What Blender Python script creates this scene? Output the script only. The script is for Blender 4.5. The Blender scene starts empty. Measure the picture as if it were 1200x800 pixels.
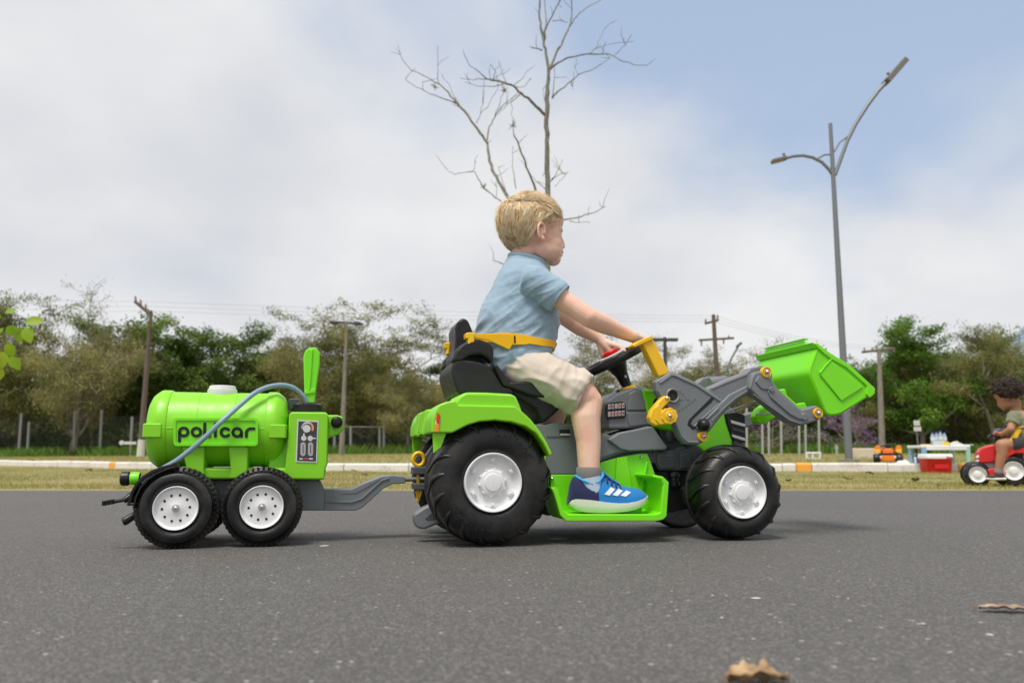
import bpy, bmesh, math, random
import numpy as np
from mathutils import Vector, Matrix, noise as mnoise
R = math.radians
sc = bpy.context.scene
random.seed(7)

# ------------------------------------------------------------------ camera
CAM = Vector((0.0, -2.15, 0.2136)); PITCH = R(8.17); FPX = 933.0
cd = bpy.data.cameras.new('camera'); cam = bpy.data.objects.new('camera', cd); sc.collection.objects.link(cam)
cam.location = CAM; cam.rotation_euler = (R(90) + PITCH, 0, 0)
cd.sensor_width = 36; cd.lens = 36 * FPX / 1200; cd.clip_start = 0.05; cd.clip_end = 5000
cd.dof.use_dof = True; cd.dof.focus_distance = 2.02; cd.dof.aperture_fstop = 5.0
sc.camera = cam

# ------------------------------------------------------------------ sky and sun
SUN_EL, SUN_AZ = R(66), R(208)          # azimuth clockwise from +Y (the view direction)
world = bpy.data.worlds.new('World'); sc.world = world; world.use_nodes = True
nt = world.node_tree; nt.nodes.clear()
def N(t, **kw):
    n = nt.nodes.new(t)
    for k, v in kw.items():
        setattr(n, k, v)
    return n
wout = N('ShaderNodeOutputWorld'); bg = N('ShaderNodeBackground'); bg.inputs['Strength'].default_value = 0.12
sky = N('ShaderNodeTexSky', sky_type='NISHITA', sun_disc=False); sky.sun_elevation = SUN_EL; sky.sun_rotation = SUN_AZ
sky.air_density = 1.0; sky.dust_density = 1.6; sky.ozone_density = 1.5
L_ = nt.links.new
tc = N('ShaderNodeTexCoord'); sep = N('ShaderNodeSeparateXYZ'); L_(tc.outputs['Generated'], sep.inputs[0])
def M_(op, a, b=None, c=None, clamp=False):
    n = N('ShaderNodeMath', operation=op); n.use_clamp = clamp
    for i, q in enumerate((a, b, c)):
        if q is None: continue
        if isinstance(q, (int, float)): n.inputs[i].default_value = q
        else: L_(q, n.inputs[i])
    return n.outputs[0]
zz = M_('ADD', M_('MAXIMUM', sep.outputs[2], 0.0), 0.42)
cx_, cy_ = M_('DIVIDE', sep.outputs[0], zz), M_('DIVIDE', sep.outputs[1], zz)
comb = N('ShaderNodeCombineXYZ'); L_(cx_, comb.inputs[0]); L_(cy_, comb.inputs[1])
n1 = N('ShaderNodeTexNoise'); n1.inputs['Scale'].default_value = 1.75; n1.inputs['Detail'].default_value = 6; n1.inputs['Roughness'].default_value = 0.50
n1.inputs['Distortion'].default_value = 0.25
mp = N('ShaderNodeMapping'); mp.inputs['Location'].default_value = (3.35, 1.2, 0); L_(comb.outputs[0], mp.inputs[0]); L_(mp.outputs[0], n1.inputs['Vector'])
n2 = N('ShaderNodeTexNoise'); n2.inputs['Scale'].default_value = 1.9; n2.inputs['Detail'].default_value = 5
mp2 = N('ShaderNodeMapping'); mp2.inputs['Location'].default_value = (9.1, 4.2, 2); L_(comb.outputs[0], mp2.inputs[0]); L_(mp2.outputs[0], n2.inputs['Vector'])
# the cloud sheet opens towards the upper right and far overhead
def blob(d, wdt):
    vd = N('ShaderNodeVectorMath', operation='DOT_PRODUCT'); L_(tc.outputs['Generated'], vd.inputs[0]); vd.inputs[1].default_value = Vector(d).normalized()
    return M_('MULTIPLY_ADD', M_('SUBTRACT', vd.outputs['Value'], 1.0), wdt, 1.0, clamp=True)
open1 = blob((0.46, 0.93, 0.62), 12.0)
open2 = blob((-0.02, 0.90, 0.62), 26.0)
sheet = M_('ADD', M_('MULTIPLY', n1.outputs[0], 1.45), M_('SUBTRACT', 0.13, M_('ADD', M_('MULTIPLY', open1, 0.60), M_('MULTIPLY', open2, 0.22))))
cov = N('ShaderNodeMapRange', interpolation_type='SMOOTHSTEP'); L_(sheet, cov.inputs[0])
cov.inputs[1].default_value = 0.25; cov.inputs[2].default_value = 0.74; cov.inputs[3].default_value = 0.10; cov.inputs[4].default_value = 1.0
cloudc = N('ShaderNodeMix', data_type='RGBA')
cloudc.inputs['A'].default_value = (4.75, 4.92, 5.3, 1); cloudc.inputs['B'].default_value = (6.35, 6.36, 6.42, 1)
cr = N('ShaderNodeMapRange'); L_(n2.outputs[0], cr.inputs[0]); cr.inputs[1].default_value = 0.28; cr.inputs[2].default_value = 0.62
L_(cr.outputs[0], cloudc.inputs['Factor'])
mixs = N('ShaderNodeMix', data_type='RGBA'); L_(cov.outputs[0], mixs.inputs['Factor'])
thin = N('ShaderNodeMix', data_type='RGBA'); thin.inputs['Factor'].default_value = 0.62; L_(sky.outputs[0], thin.inputs['A']); thin.inputs['B'].default_value = (3.75, 4.75, 6.35, 1)
L_(thin.outputs['Result'], mixs.inputs['A']); L_(cloudc.outputs['Result'], mixs.inputs['B'])
L_(mixs.outputs['Result'], bg.inputs['Color']); L_(bg.outputs[0], wout.inputs[0])

sl = bpy.data.lights.new('sun', 'SUN'); sl.energy = 2.9; sl.angle = R(21); sl.color = (1.0, 0.955, 0.89)
sun = bpy.data.objects.new('sun', sl); sc.collection.objects.link(sun)
sdir = Vector((math.sin(SUN_AZ) * math.cos(SUN_EL), math.cos(SUN_AZ) * math.cos(SUN_EL), math.sin(SUN_EL)))
sun.rotation_euler = sdir.to_track_quat('Z', 'Y').to_euler(); sun.location = (0, 0, 8)
vs = sc.view_settings; vs.view_transform = 'Standard'; vs.look = 'None'; vs.exposure = 0.18; vs.gamma = 1.0; vs.use_curve_mapping = False

# ------------------------------------------------------------------ projection helpers (pixels of the 1200 x 800 photograph)
def ray(px, py):
    u = (px - 600) / FPX; v = (400 - py) / FPX
    return Vector((u, math.cos(PITCH) - v * math.sin(PITCH), v * math.cos(PITCH) + math.sin(PITCH)))
class Frame:
    def __init__(s, ox=0, oy=0, yaw=0.0):
        s.o = Vector((ox, oy, 0)); s.yaw = yaw; s.inv = Matrix.Rotation(-yaw, 3, 'Z')
    def at(s, px, py, y):                       # point of the local plane y seen at this pixel, in local coordinates
        d = s.inv @ ray(px, py); o = s.inv @ (CAM - s.o)
        return o + d * ((y - o.y) / d.y)
W0 = Frame()
def wat(px, py, dist): return W0.at(px, py, dist + CAM.y)          # distance from the camera's plane
def gnd(px, py, z=0.0):
    d = ray(px, py); return CAM + d * ((z - CAM.z) / d.z)

# ------------------------------------------------------------------ object helpers
def link(o, parent=None):
    sc.collection.objects.link(o)
    if parent is not None: o.parent = parent
    return o
def tag(o, label=None, cat=None, group=None, kind=None):
    for k, v in (('label', label), ('category', cat), ('group', group), ('kind', kind)):
        if v: o[k] = v
    return o
def empty(name, loc=(0, 0, 0), rz=0.0, label=None, cat=None, group=None):
    o = bpy.data.objects.new(name, None); o.empty_display_size = 0.1; link(o); o.location = loc; o.rotation_euler = (0, 0, rz)
    return tag(o, label, cat, group)
def copy_tree(o, parent=None):
    c = o.copy(); sc.collection.objects.link(c)
    if parent is not None: c.parent = parent
    for ch in list(o.children): copy_tree(ch, c)
    return c

class MB:
    def __init__(s): s.v = []; s.f = []; s.mi = []
    def add(s, vs_, fs, mi=0):
        b = len(s.v); s.v += [tuple(q) for q in vs_]; s.f += [tuple(b + i for i in f) for f in fs]; s.mi += [mi] * len(fs); return s
    def box(s, c, size, rot=None, mi=0):
        m = rot if rot is not None else Matrix.Identity(3); c = Vector(c)
        vs_ = [c + m @ Vector((sx * size[0] / 2, sy * size[1] / 2, sz * size[2] / 2)) for sx in (-1, 1) for sy in (-1, 1) for sz in (-1, 1)]
        return s.add(vs_, [(0, 1, 3, 2), (4, 6, 7, 5), (0, 4, 5, 1), (2, 3, 7, 6), (0, 2, 6, 4), (1, 5, 7, 3)], mi)
    def prism(s, loop, off, mi=0):              # loop of 3-D points swept by off
        n = len(loop); off = Vector(off); a = [Vector(p) for p in loop]
        return s.add(a + [p + off for p in a], [tuple(range(n))[::-1], tuple(range(n, 2 * n))] + [(i, (i + 1) % n, n + (i + 1) % n, n + i) for i in range(n)], mi)
    def prof(s, F, px, y0, y1, mi=0):           # outline at local plane y0, given real thickness y1 - y0
        return s.prism([F.at(x, y, y0) for x, y in px], (0, y1 - y0, 0), mi)
    def loft(s, rings, cap=True, mi=0, close=True):
        n = len(rings[0]); vs_ = [p for r_ in rings for p in r_]; fs = []
        for k in range(len(rings) - 1):
            for i in range(n if close else n - 1):
                j = (i + 1) % n; fs.append((k * n + i, k * n + j, (k + 1) * n + j, (k + 1) * n + i))
        if cap:
            fs.append(tuple(range(n))[::-1]); fs.append(tuple(range((len(rings) - 1) * n, len(rings) * n)))
        return s.add(vs_, fs, mi)
    def tube(s, path, rad, n=8, mi=0, cap=True, ry=None, up=None):
        P = [Vector(p) for p in path]; m = len(P)
        if not hasattr(rad, '__len__'): rad = [rad] * m
        if ry is None: ry = rad
        elif not hasattr(ry, '__len__'): ry = [ry] * m
        rings = []; prev = None
        for i in range(m):
            t = (P[min(i + 1, m - 1)] - P[max(i - 1, 0)])
            t = t.normalized() if t.length > 1e-9 else Vector((0, 0, 1))
            ref = prev if prev is not None else (Vector(up) if up is not None else (Vector((0, 0, 1)) if abs(t.z) < 0.9 else Vector((1, 0, 0))))
            a = ref - t * ref.dot(t)
            if a.length < 1e-6: a = t.orthogonal()
            a.normalize(); b = t.cross(a); prev = a
            rings.append([P[i] + a * (math.cos(2 * math.pi * k / n) * rad[i]) + b * (math.sin(2 * math.pi * k / n) * ry[i]) for k in range(n)])
        return s.loft(rings, cap, mi)
    def lathe(s, prof_, c, n=48, axis='y', sgn=1, mi=0, capends=False):   # prof_: (radius, along axis)
        c = Vector(c); rings = []
        for r_, h in prof_:
            ring = []
            for k in range(n):
                a = 2 * math.pi * k / n; ca, sa = math.cos(a) * r_, math.sin(a) * r_
                ring.append(c + (Vector((ca, h * sgn, sa)) if axis == 'y' else Vector((ca, sa, h)) if axis == 'z' else Vector((h, ca, sa))))
            rings.append(ring)
        return s.loft(rings, capends, mi)
    def ell(s, c, r_, rot=None, n=16, mi=0):
        c = Vector(c); m = rot if rot is not None else Matrix.Identity(3); rings = []; k2 = max(6, n // 2)
        for j in range(k2 + 1):
            ph = math.pi * (j / k2); ph = min(max(ph, 0.02), math.pi - 0.02)
            rings.append([c + m @ Vector((r_[0] * math.sin(ph) * math.cos(2 * math.pi * i / n), r_[1] * math.sin(ph) * math.sin(2 * math.pi * i / n), r_[2] * math.cos(ph))) for i in range(n)])
        return s.loft(rings, True, mi)
    def capsule(s, p0, p1, r0, r1, n=14):
        p0, p1 = Vector(p0), Vector(p1); d = p1 - p0; L = d.length; t = d.normalized() if L > 1e-9 else Vector((0, 0, 1))
        path, rad = [], []
        for q in (80, 60, 35, 12): path.append(p0 - t * r0 * math.sin(R(q))); rad.append(r0 * math.cos(R(q)))
        for q in (0, .5, 1): path.append(p0 + d * q); rad.append(r0 + (r1 - r0) * q)
        for q in (12, 35, 60, 80): path.append(p1 + t * r1 * math.sin(R(q))); rad.append(r1 * math.cos(R(q)))
        return s.tube(path, rad, n)
    def chain(s, pts, radii, n=14):
        for i in range(len(pts) - 1): s.capsule(pts[i], pts[i + 1], radii[i], radii[i + 1], n)
        return s
    def mesh(s, name='mesh', sharp=40, fix=False):
        me = bpy.data.meshes.new(name); me.from_pydata(s.v, [], s.f); me.update()
        if fix:
            bm = bmesh.new(); bm.from_mesh(me); bmesh.ops.recalc_face_normals(bm, faces=bm.faces); bm.to_mesh(me); bm.free()
        if sharp is not None:
            me.shade_smooth(); me.set_sharp_from_angle(angle=R(sharp))
        return me
    def build(s, name, mat, parent=None, bevel=0.0, seg=2, sharp=40, kind=None, fix=True, sub=0):
        me = s.mesh(name, None if bevel else sharp, fix)
        mats = mat if isinstance(mat, (list, tuple)) else [mat]
        for m in mats: me.materials.append(m)
        if len(mats) > 1: me.polygons.foreach_set('material_index', s.mi)
        o = bpy.data.objects.new(name, me); link(o, parent)
        if bevel:
            me.shade_smooth(); b = o.modifiers.new('bevel', 'BEVEL'); b.width = bevel; b.segments = seg; b.limit_method = 'ANGLE'; b.angle_limit = R(28); b.harden_normals = True
        if sub:
            q = o.modifiers.new('sub', 'SUBSURF'); q.levels = sub; q.render_levels = sub
        if kind: o['kind'] = kind
        return o

def fuse(mb, voxel, smooth=6, fac=0.5):
    """merge overlapping closed shapes into one continuous skin"""
    me = mb.mesh('tmp', None, True); o = bpy.data.objects.new('tmp', me); link(o)
    m = o.modifiers.new('r', 'REMESH'); m.mode = 'VOXEL'; m.voxel_size = voxel; m.use_smooth_shade = True
    if smooth:
        q = o.modifiers.new('s', 'SMOOTH'); q.iterations = smooth; q.factor = fac
    dg = bpy.context.evaluated_depsgraph_get(); dg.update()
    out = bpy.data.meshes.new_from_object(o.evaluated_get(dg)); bpy.data.objects.remove(o); bpy.data.meshes.remove(me)
    return out
def displace(me, fn):
    n = len(me.vertices); co = np.empty(n * 3); me.vertices.foreach_get('co', co); nr = np.empty(n * 3); me.vertices.foreach_get('normal', nr)
    co = co.reshape(-1, 3); nr = nr.reshape(-1, 3)
    for i in range(n): co[i] += nr[i] * fn(Vector(co[i]))
    me.vertices.foreach_set('co', co.ravel()); me.update()
def mesh_obj(name, me, mat, parent=None):
    me.materials.clear(); me.materials.append(mat); me.shade_smooth()
    return link(bpy.data.objects.new(name, me), parent)
def quads_mesh(name, verts):                    # verts: (n, 4, 3) array of separate quads
    n = len(verts); me = bpy.data.meshes.new(name); me.vertices.add(n * 4); me.vertices.foreach_set('co', np.ascontiguousarray(verts, dtype=np.float32).ravel())
    me.loops.add(n * 4); me.loops.foreach_set('vertex_index', np.arange(n * 4, dtype=np.int32))
    me.polygons.add(n); me.polygons.foreach_set('loop_start', np.arange(0, n * 4, 4, dtype=np.int32)); me.update(calc_edges=True); return me

# ------------------------------------------------------------------ materials
def srgb(r, g, b):
    f = lambda c: (c / 255 / 12.92) if c / 255 <= 0.04045 else ((c / 255 + 0.055) / 1.055) ** 2.4
    return (f(r), f(g), f(b))
class Mat:
    def __init__(s, name, col=(.5, .5, .5), rough=.5, **kw):
        s.m = bpy.data.materials.new(name); s.m.use_nodes = True; s.t = s.m.node_tree; s.b = s.t.nodes['Principled BSDF']; s.o = s.t.nodes['Material Output']
        s.b.inputs['Base Color'].default_value = (*col, 1); s.b.inputs['Roughness'].default_value = rough
        for k, v in kw.items(): s.b.inputs[k.replace('_', ' ')].default_value = v
    def n(s, t, ins=None, **kw):
        q = s.t.nodes.new(t)
        for k, v in kw.items(): setattr(q, k, v)
        for k, v in (ins or {}).items():
            if hasattr(v, 'is_linked'): s.t.links.new(v, q.inputs[k])
            else: q.inputs[k].default_value = v
        return q
    def l(s, a, b): s.t.links.new(a, b)
    def obj(s): return s.n('ShaderNodeTexCoord').outputs['Object']
    def pos(s): return s.n('ShaderNodeNewGeometry').outputs['Position']
    def noise(s, scale, detail=4, rough=.5, vec=None, stretch=None):
        v = vec if vec is not None else s.pos()
        if stretch: v = s.n('ShaderNodeMapping', {0: v, 'Scale': stretch}).outputs[0]
        return s.n('ShaderNodeTexNoise', {'Vector': v, 'Scale': scale, 'Detail': detail, 'Roughness': rough}).outputs[0]
    def ramp(s, fac, stops):
        q = s.n('ShaderNodeValToRGB', {0: fac}); e = q.color_ramp.elements
        while len(e) < len(stops): e.new(0.5)
        for i, (p, c) in enumerate(stops): e[i].position = p; e[i].color = (*c, 1) if len(c) == 3 else c
        return q.outputs[0]
    def rng(s, v, a, b, c, d): return s.n('ShaderNodeMapRange', {0: v, 1: a, 2: b, 3: c, 4: d}).outputs[0]
    def mix(s, f, a, b, mode='MIX'):
        q = s.n('ShaderNodeMix', data_type='RGBA', blend_type=mode)
        for k, v in (('Factor', f), ('A', a), ('B', b)):
            i = [x for x in q.inputs if x.name == k and (x.type == ('VALUE' if k == 'Factor' else 'RGBA'))][0]
            if hasattr(v, 'is_linked'): s.l(v, i)
            else: i.default_value = v if k == 'Factor' else (*v, 1)
        return [x for x in q.outputs if x.type == 'RGBA'][0]
    def bump(s, h, strength=.3, dist=.002):
        q = s.n('ShaderNodeBump', {'Height': h, 'Strength': strength, 'Distance': dist}); s.l(q.outputs[0], s.b.inputs['Normal']); return q
def plastic(name, col, rough=.38, dust=.10, bump=.12, spec=.5, scale=60, coat=0):
    m = Mat(name, col, rough); n = m.noise(9, 5, .6); fine = m.noise(900, 2, .6); mid = m.noise(scale, 3, .5)
    m.b.inputs['Specular IOR Level'].default_value = spec
    m.l(m.mix(m.rng(n, .45, .85, 0, dust), col, (.30, .27, .23)), m.b.inputs['Base Color'])
    m.l(m.rng(mid, .3, .7, rough - .06, rough + .09), m.b.inputs['Roughness'])
    m.bump(m.n('ShaderNodeMath', {0: fine, 1: m.rng(mid, 0, 1, 0, 1.2)}, operation='ADD').outputs[0], bump, .0012)
    if coat: m.b.inputs['Coat Weight'].default_value = coat
    return m.m
GREEN = plastic('green_plastic', (.23, .64, .012), .37, .03)
GREEN2 = plastic('bright_green_plastic', (.19, .74, .005), .33, .02)
GREY = plastic('grey_plastic', (.165, .180, .192), .42, .14, .16)
DGREY = plastic('dark_grey_plastic', (.062, .070, .078), .5, .10, .2)
BLACK = plastic('black_plastic', (.007, .007, .0075), .34, .05, spec=.4)
TYRE = plastic('black_tyre_plastic', (.0065, .0068, .0075), .31, .20, .3, spec=.42)
SEATM = plastic('seat_plastic', (.010, .010, .0115), .42, .05, .4, spec=.4)
WHITE = plastic('white_plastic', (.74, .75, .76), .38, .08)
RIMW = plastic('white_rim_plastic', (.78, .785, .79), .5, .05, .2)
YEL = plastic('yellow_plastic', (.86, .50, .008), .36, .04)
RED = plastic('red_plastic', (.62, .008, .010), .32, .03)
HOSE = Mat('clear_blue_hose', (.30, .42, .52), .22, Transmission_Weight=.25, IOR=1.35).m
STEEL = Mat('zinc_steel', (.62, .62, .63), .28, Metallic=1.0).m
RECESS_SHADE = Mat('painted_recess_shade', (.01, .01, .01), .7).m  # near-black colour painted in for the shade inside holes, slots and grooves
# ================================================================== THE SETTING
# kerb line: pixels of its foot, on the ground plane
KP = [gnd(x, y) for x, y in ((0, 545.3), (130, 549.2), (300, 551.8), (450, 553.0), (700, 553.4), (940, 553.4), (1110, 553.4), (1200, 553.2))]
KP = [KP[0] + (KP[0] - KP[1]) * 6] + KP + [KP[-1] + (KP[-1] - KP[-2]) * 10]
KX = np.array([p.x for p in KP]); KY = np.array([p.y for p in KP])
def yk(x): return float(np.interp(x, KX, KY))
def gz(x, y):
    k = yk(x) + 0.14
    if y < k: return 0.006 + 0.012 * mnoise.noise(Vector((x * .7, y * .7, 0))) * min(1, max(0, (y - 3.2) / 1.5))
    d = y - k
    return 0.09 + min(d, 45) * 0.0085 + 0.05 * mnoise.noise(Vector((x * .13, y * .13, 3))) * min(1, d / 6)
ROAD_FAR = 2.96
# --- asphalt
m = Mat('asphalt', (.06, .06, .06), .8)
P = m.pos()
fine = m.n('ShaderNodeTexVoronoi', {'Vector': P, 'Scale': 330.0, 'Randomness': 1.0})
fine2 = m.n('ShaderNodeTexVoronoi', {'Vector': P, 'Scale': 150.0})
wn = m.n('ShaderNodeTexVoronoi', {'Vector': P, 'Scale': 95.0})
big = m.noise(.9, 5, .6); mid = m.noise(14, 4, .6)
grain = m.noise(260, 3, .7)
base = m.ramp(big, [(.3, (.092, .088, .085)), (.7, (.121, .116, .112))])
base = m.mix(m.rng(mid, .35, .7, 0, .35), base, (.078, .075, .074))
stone = m.ramp(m.n('ShaderNodeSeparateColor', {0: fine.outputs['Color']}).outputs[0], [(.0, (.044, .041, .039)), (.55, (.088, .083, .079)), (.86, (.16, .15, .14)), (.97, (.30, .285, .265))])
col = m.mix(.52, base, stone)
sp = m.n('ShaderNodeMath', {0: m.n('ShaderNodeSeparateColor', {0: wn.outputs['Color']}).outputs[1], 1: .975}, operation='GREATER_THAN').outputs[0]
core = m.n('ShaderNodeMath', {0: wn.outputs['Distance'], 1: .28}, operation='LESS_THAN').outputs[0]
spm = m.n('ShaderNodeMath', {0: sp, 1: core}, operation='MULTIPLY').outputs[0]
col = m.mix(m.rng(spm, 0, 1, 0, .8), col, (.46, .44, .42))
m.l(col, m.b.inputs['Base Color']); m.l(m.rng(grain, .3, .7, .62, .92), m.b.inputs['Roughness'])
h = m.n('ShaderNodeMath', {0: m.rng(fine.outputs['Distance'], 0, .8, 1, 0), 1: m.rng(fine2.outputs['Distance'], 0, .8, .8, 0)}, operation='ADD').outputs[0]
h = m.n('ShaderNodeMath', {0: h, 1: m.rng(grain, 0, 1, 0, .8)}, operation='ADD').outputs[0]
m.bump(h, .7, .0024)
ASPH = m.m
mb = MB(); xs = np.concatenate([[-60, -30], np.arange(-12, 12.01, .08), [30, 60]])
far = [(float(x), ROAD_FAR + .05 * mnoise.noise(Vector((float(x) * 1.7, 0, 0))) + .035 * mnoise.noise(Vector((float(x) * 9, 4, 0)))) for x in xs]
n_ = len(far); mb.add([(x, -14, 0) for x, _ in far] + [(x, 1.5, 0) for x, _ in far] + [(x, y, 0) for x, y in far] + [(x, y + .01, -.03) for x, y in far],
    [(r_ * n_ + i, r_ * n_ + i + 1, (r_ + 1) * n_ + i + 1, (r_ + 1) * n_ + i) for r_ in range(3) for i in range(n_ - 1)])
tag(mb.build('asphalt_road', ASPH, sharp=None, fix=False), kind='structure')
# --- coarse loose aggregate lying on the nearest asphalt (relief that catches light)
rg = np.random.default_rng(5)
# --- ground sheet to the horizon
m = Mat('dry_grass_ground', (.1, .1, .04), .95)
a = m.noise(3.0, 6, .65); b_ = m.noise(.35, 4, .5); c_ = m.noise(40, 4, .7)
col = m.ramp(a, [(.32, (.33, .25, .125)), (.5, (.29, .25, .085)), (.68, (.17, .20, .045))])
col = m.mix(m.rng(c_, .35, .7, 0, .55), col, (.30, .24, .13)); col = m.mix(m.rng(b_, .4, .7, 0, .35), col, (.09, .125, .03))
m.l(col, m.b.inputs['Base Color']); m.bump(c_, .6, .02)
GROUNDM = m.m
gxs = np.concatenate([[-1600, -700, -300, -140], np.arange(-70, 70.1, 1.4), [140, 300, 700, 1600]]); rows = []
def rowv(fn): rows.append([(float(x), fn(float(x)), 0) for x in gxs])
rowv(lambda x: -1500.); rowv(lambda x: -30.); rowv(lambda x: 2.3)
rows[0] = [(x, y, -.06) for x, y, _ in rows[0]]; rows[1] = [(x, y, -.06) for x, y, _ in rows[1]]; rows[2] = [(x, y, -.05) for x, y, _ in rows[2]]
rows.append([(float(x), ROAD_FAR - .02, .004) for x in gxs])
for t in (.1, .25, .45, .7, .9, 1.0): rows.append([(float(x), ROAD_FAR + (yk(float(x)) + .05 - ROAD_FAR) * t, gz(float(x), ROAD_FAR + (yk(float(x)) - ROAD_FAR) * t)) for x in gxs])
for d in (.16, .5, 1, 2, 3.5, 5, 8, 12, 17, 23, 30, 38, 46): rows.append([(float(x), yk(float(x)) + d, gz(float(x), yk(float(x)) + d)) for x in gxs])
for yy in (90, 160, 300, 700, 2500): rows.append([(float(x), float(yy), .5) for x in gxs])
nn = len(gxs); gm = MB(); gm.add([p for r_ in rows for p in r_], [(k * nn + i, k * nn + i + 1, (k + 1) * nn + i + 1, (k + 1) * nn + i) for k in range(len(rows) - 1) for i in range(nn - 1)])
tag(gm.build('ground', GROUNDM, sharp=180, fix=False), kind='structure')
# --- kerb of painted blocks along the line
def painted(name, col, dirt=(.16, .13, .10)):
    m = Mat(name, col, .75); n = m.noise(5, 6, .7); f = m.noise(45, 4, .7); g = m.noise(1.3, 4, .6)
    z = m.n('ShaderNodeSeparateXYZ', {0: m.pos()}).outputs[2]
    c = m.mix(m.rng(n, .52, .72, 0, .55), col, dirt); c = m.mix(m.rng(f, .5, .75, 0, .4), c, dirt)
    c = m.mix(m.rng(g, .4, .7, 0, .22), c, (.45, .36, .27))
    m.l(c, m.b.inputs['Base Color']); m.bump(f, .5, .006); return m.m
KWHITE = painted('worn_white_kerb_paint', (.72, .69, .64)); KORANGE = painted('orange_kerb_paint', (.90, .36, .01), (.55, .26, .06))
# arc length along kerb
seg = [(Vector((float(KX[i]), float(KY[i]), 0)), Vector((float(KX[i + 1]), float(KY[i + 1]), 0))) for i in range(len(KX) - 1)]
def kpath(step=.05):
    pts = []; acc = 0
    for a, b in seg:
        L = (b - a).length; n = max(1, int(L / step))
        for i in range(n): pts.append(a + (b - a) * (i / n))
    return pts
KPTS = [p for p in kpath() if -30 < p.x < 32]
S = [0]
for i in range(1, len(KPTS)): S.append(S[-1] + (KPTS[i] - KPTS[i - 1]).length)
S = np.array(S); KA = np.array([(p.x, p.y) for p in KPTS])
def kat(s): return Vector((float(np.interp(s, S, KA[:, 0])), float(np.interp(s, S, KA[:, 1])), 0))
kx_of = lambda px: gnd(px, 552.5).x
orange = []
for px in (130, 941, 1131):
    g = gnd(px, 549.2 if px < 200 else 553.3); orange.append(float(np.interp(g.x, KA[:, 0], S)))
marks = sorted([(s - .10, s + .10, 1) for s in orange])
kerb = bpy.data.objects.new('kerb', None); link(kerb); tag(kerb, kind='structure')
def kblock(s0, s1, mat, mi):
    s0 += .006; s1 -= .006; n = max(2, int((s1 - s0) / .25) + 1); h = .118 + .006 * math.sin(mi * 5.1); rings = []
    for i in range(n):
        p = kat(s0 + (s1 - s0) * i / (n - 1)); q = kat(s0 + (s1 - s0) * i / (n - 1) + .05); t = (q - p).normalized(); nn_ = Vector((-t.y, t.x, 0))
        pr = [(-.004, -.03), (0.004, h - .022), (.026, h), (.135, h + .002), (.15, h - .012), (.15, -.03)]
        rings.append([p + nn_ * a + Vector((0, 0, z)) for a, z in pr])
    MB().loft(rings).build('kerb_stone', mat, kerb, sharp=35)
s = 0.0; mi = 0
cuts = []
while s < S[-1] - 1:
    L = .98 + .05 * math.sin(mi * 2.3); e = s + L; nxt = [q for q in marks if s - 1e-6 <= q[0] < e]
    if nxt:
        q = nxt[0]
        if q[0] - s > .05: cuts.append((s, q[0], 0))
        cuts.append((q[0], q[1], 1)); s = q[1]
    else: cuts.append((s, e, 0)); s = e
    mi += 1
for i, (a, b, o_) in enumerate(cuts): kblock(a, b, KORANGE if o_ else KWHITE, i)

# --- grass blades (uncountable): one triangle-like quad each
def leaf_mat(name, stops, trans=.35, rough=.6, clump=None):
    m = Mat(name, (.1, .1, .1), rough); rnd = m.n('ShaderNodeNewGeometry').outputs['Random Per Island']
    big = m.noise(clump or .5, 3, .5)
    f = m.n('ShaderNodeMath', {0: m.rng(rnd, 0, 1, -.28, .28), 1: m.rng(big, .25, .75, 0, 1)}, operation='ADD').outputs[0]
    c = m.ramp(f, stops); m.l(c, m.b.inputs['Base Color']); m.b.inputs['Specular IOR Level'].default_value = .25
    tr = m.n('ShaderNodeBsdfTranslucent', {'Color': c}); mx = m.n('ShaderNodeMixShader', {0: trans}); m.l(m.b.outputs[0], mx.inputs[1]); m.l(tr.outputs[0], mx.inputs[2]); m.l(mx.outputs[0], m.o.inputs[0])
    return m.m
GRASSM = leaf_mat('short_dry_grass', [(0, (.44, .34, .17)), (.35, (.40, .34, .13)), (.6, (.29, .29, .075)), (1, (.17, .24, .04))], .3, .6, 1.1)
WEEDM = leaf_mat('green_weeds', [(0, (.13, .18, .04)), (.5, (.11, .22, .028)), (1, (.18, .31, .05))], .4, .6, .8)
def blades(name, pts, hmin, hmax, w, mat, kind_label=None):
    n = len(pts); h = rg.uniform(hmin, hmax, n); a = rg.uniform(0, 2 * np.pi, n); tilt = rg.normal(0, .45, (n, 2))
    d = np.stack([np.cos(a), np.sin(a), np.zeros(n)], 1) * (w * rg.uniform(.6, 1.4, n))[:, None]
    top = pts + np.stack([tilt[:, 0] * h, tilt[:, 1] * h, h], 1)
    q = np.stack([pts - d, pts + d, top + d * .12, top - d * .12], 1)
    me = quads_mesh(name, q); me.materials.append(mat); o = link(bpy.data.objects.new(name, me)); tag(o, kind='stuff'); return o
n = 210000; X = rg.uniform(-9, 9.5, n); T = rg.uniform(0, 1, n) ** 1.25
YK = np.interp(X, KX, KY); Y = ROAD_FAR + .0 + (YK - ROAD_FAR - .02) * T
keep = np.abs(X) < (Y + 2.15) * .78 + .5; X, Y = X[keep], Y[keep]
dens = np.array([mnoise.noise(Vector((x * 1.3, y * 1.3, 0))) for x, y in zip(X, Y)]); keep = dens + rg.uniform(-.5, .75, len(X)) > 0; X, Y = X[keep], Y[keep]
Z = np.array([gz(x, y) for x, y in zip(X, Y)]) - .003
tag(blades('grass', np.stack([X, Y, Z], 1), .008, .030, .0022, GRASSM), 'short dry yellow green grass between the asphalt and the kerb', 'grass')
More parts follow.
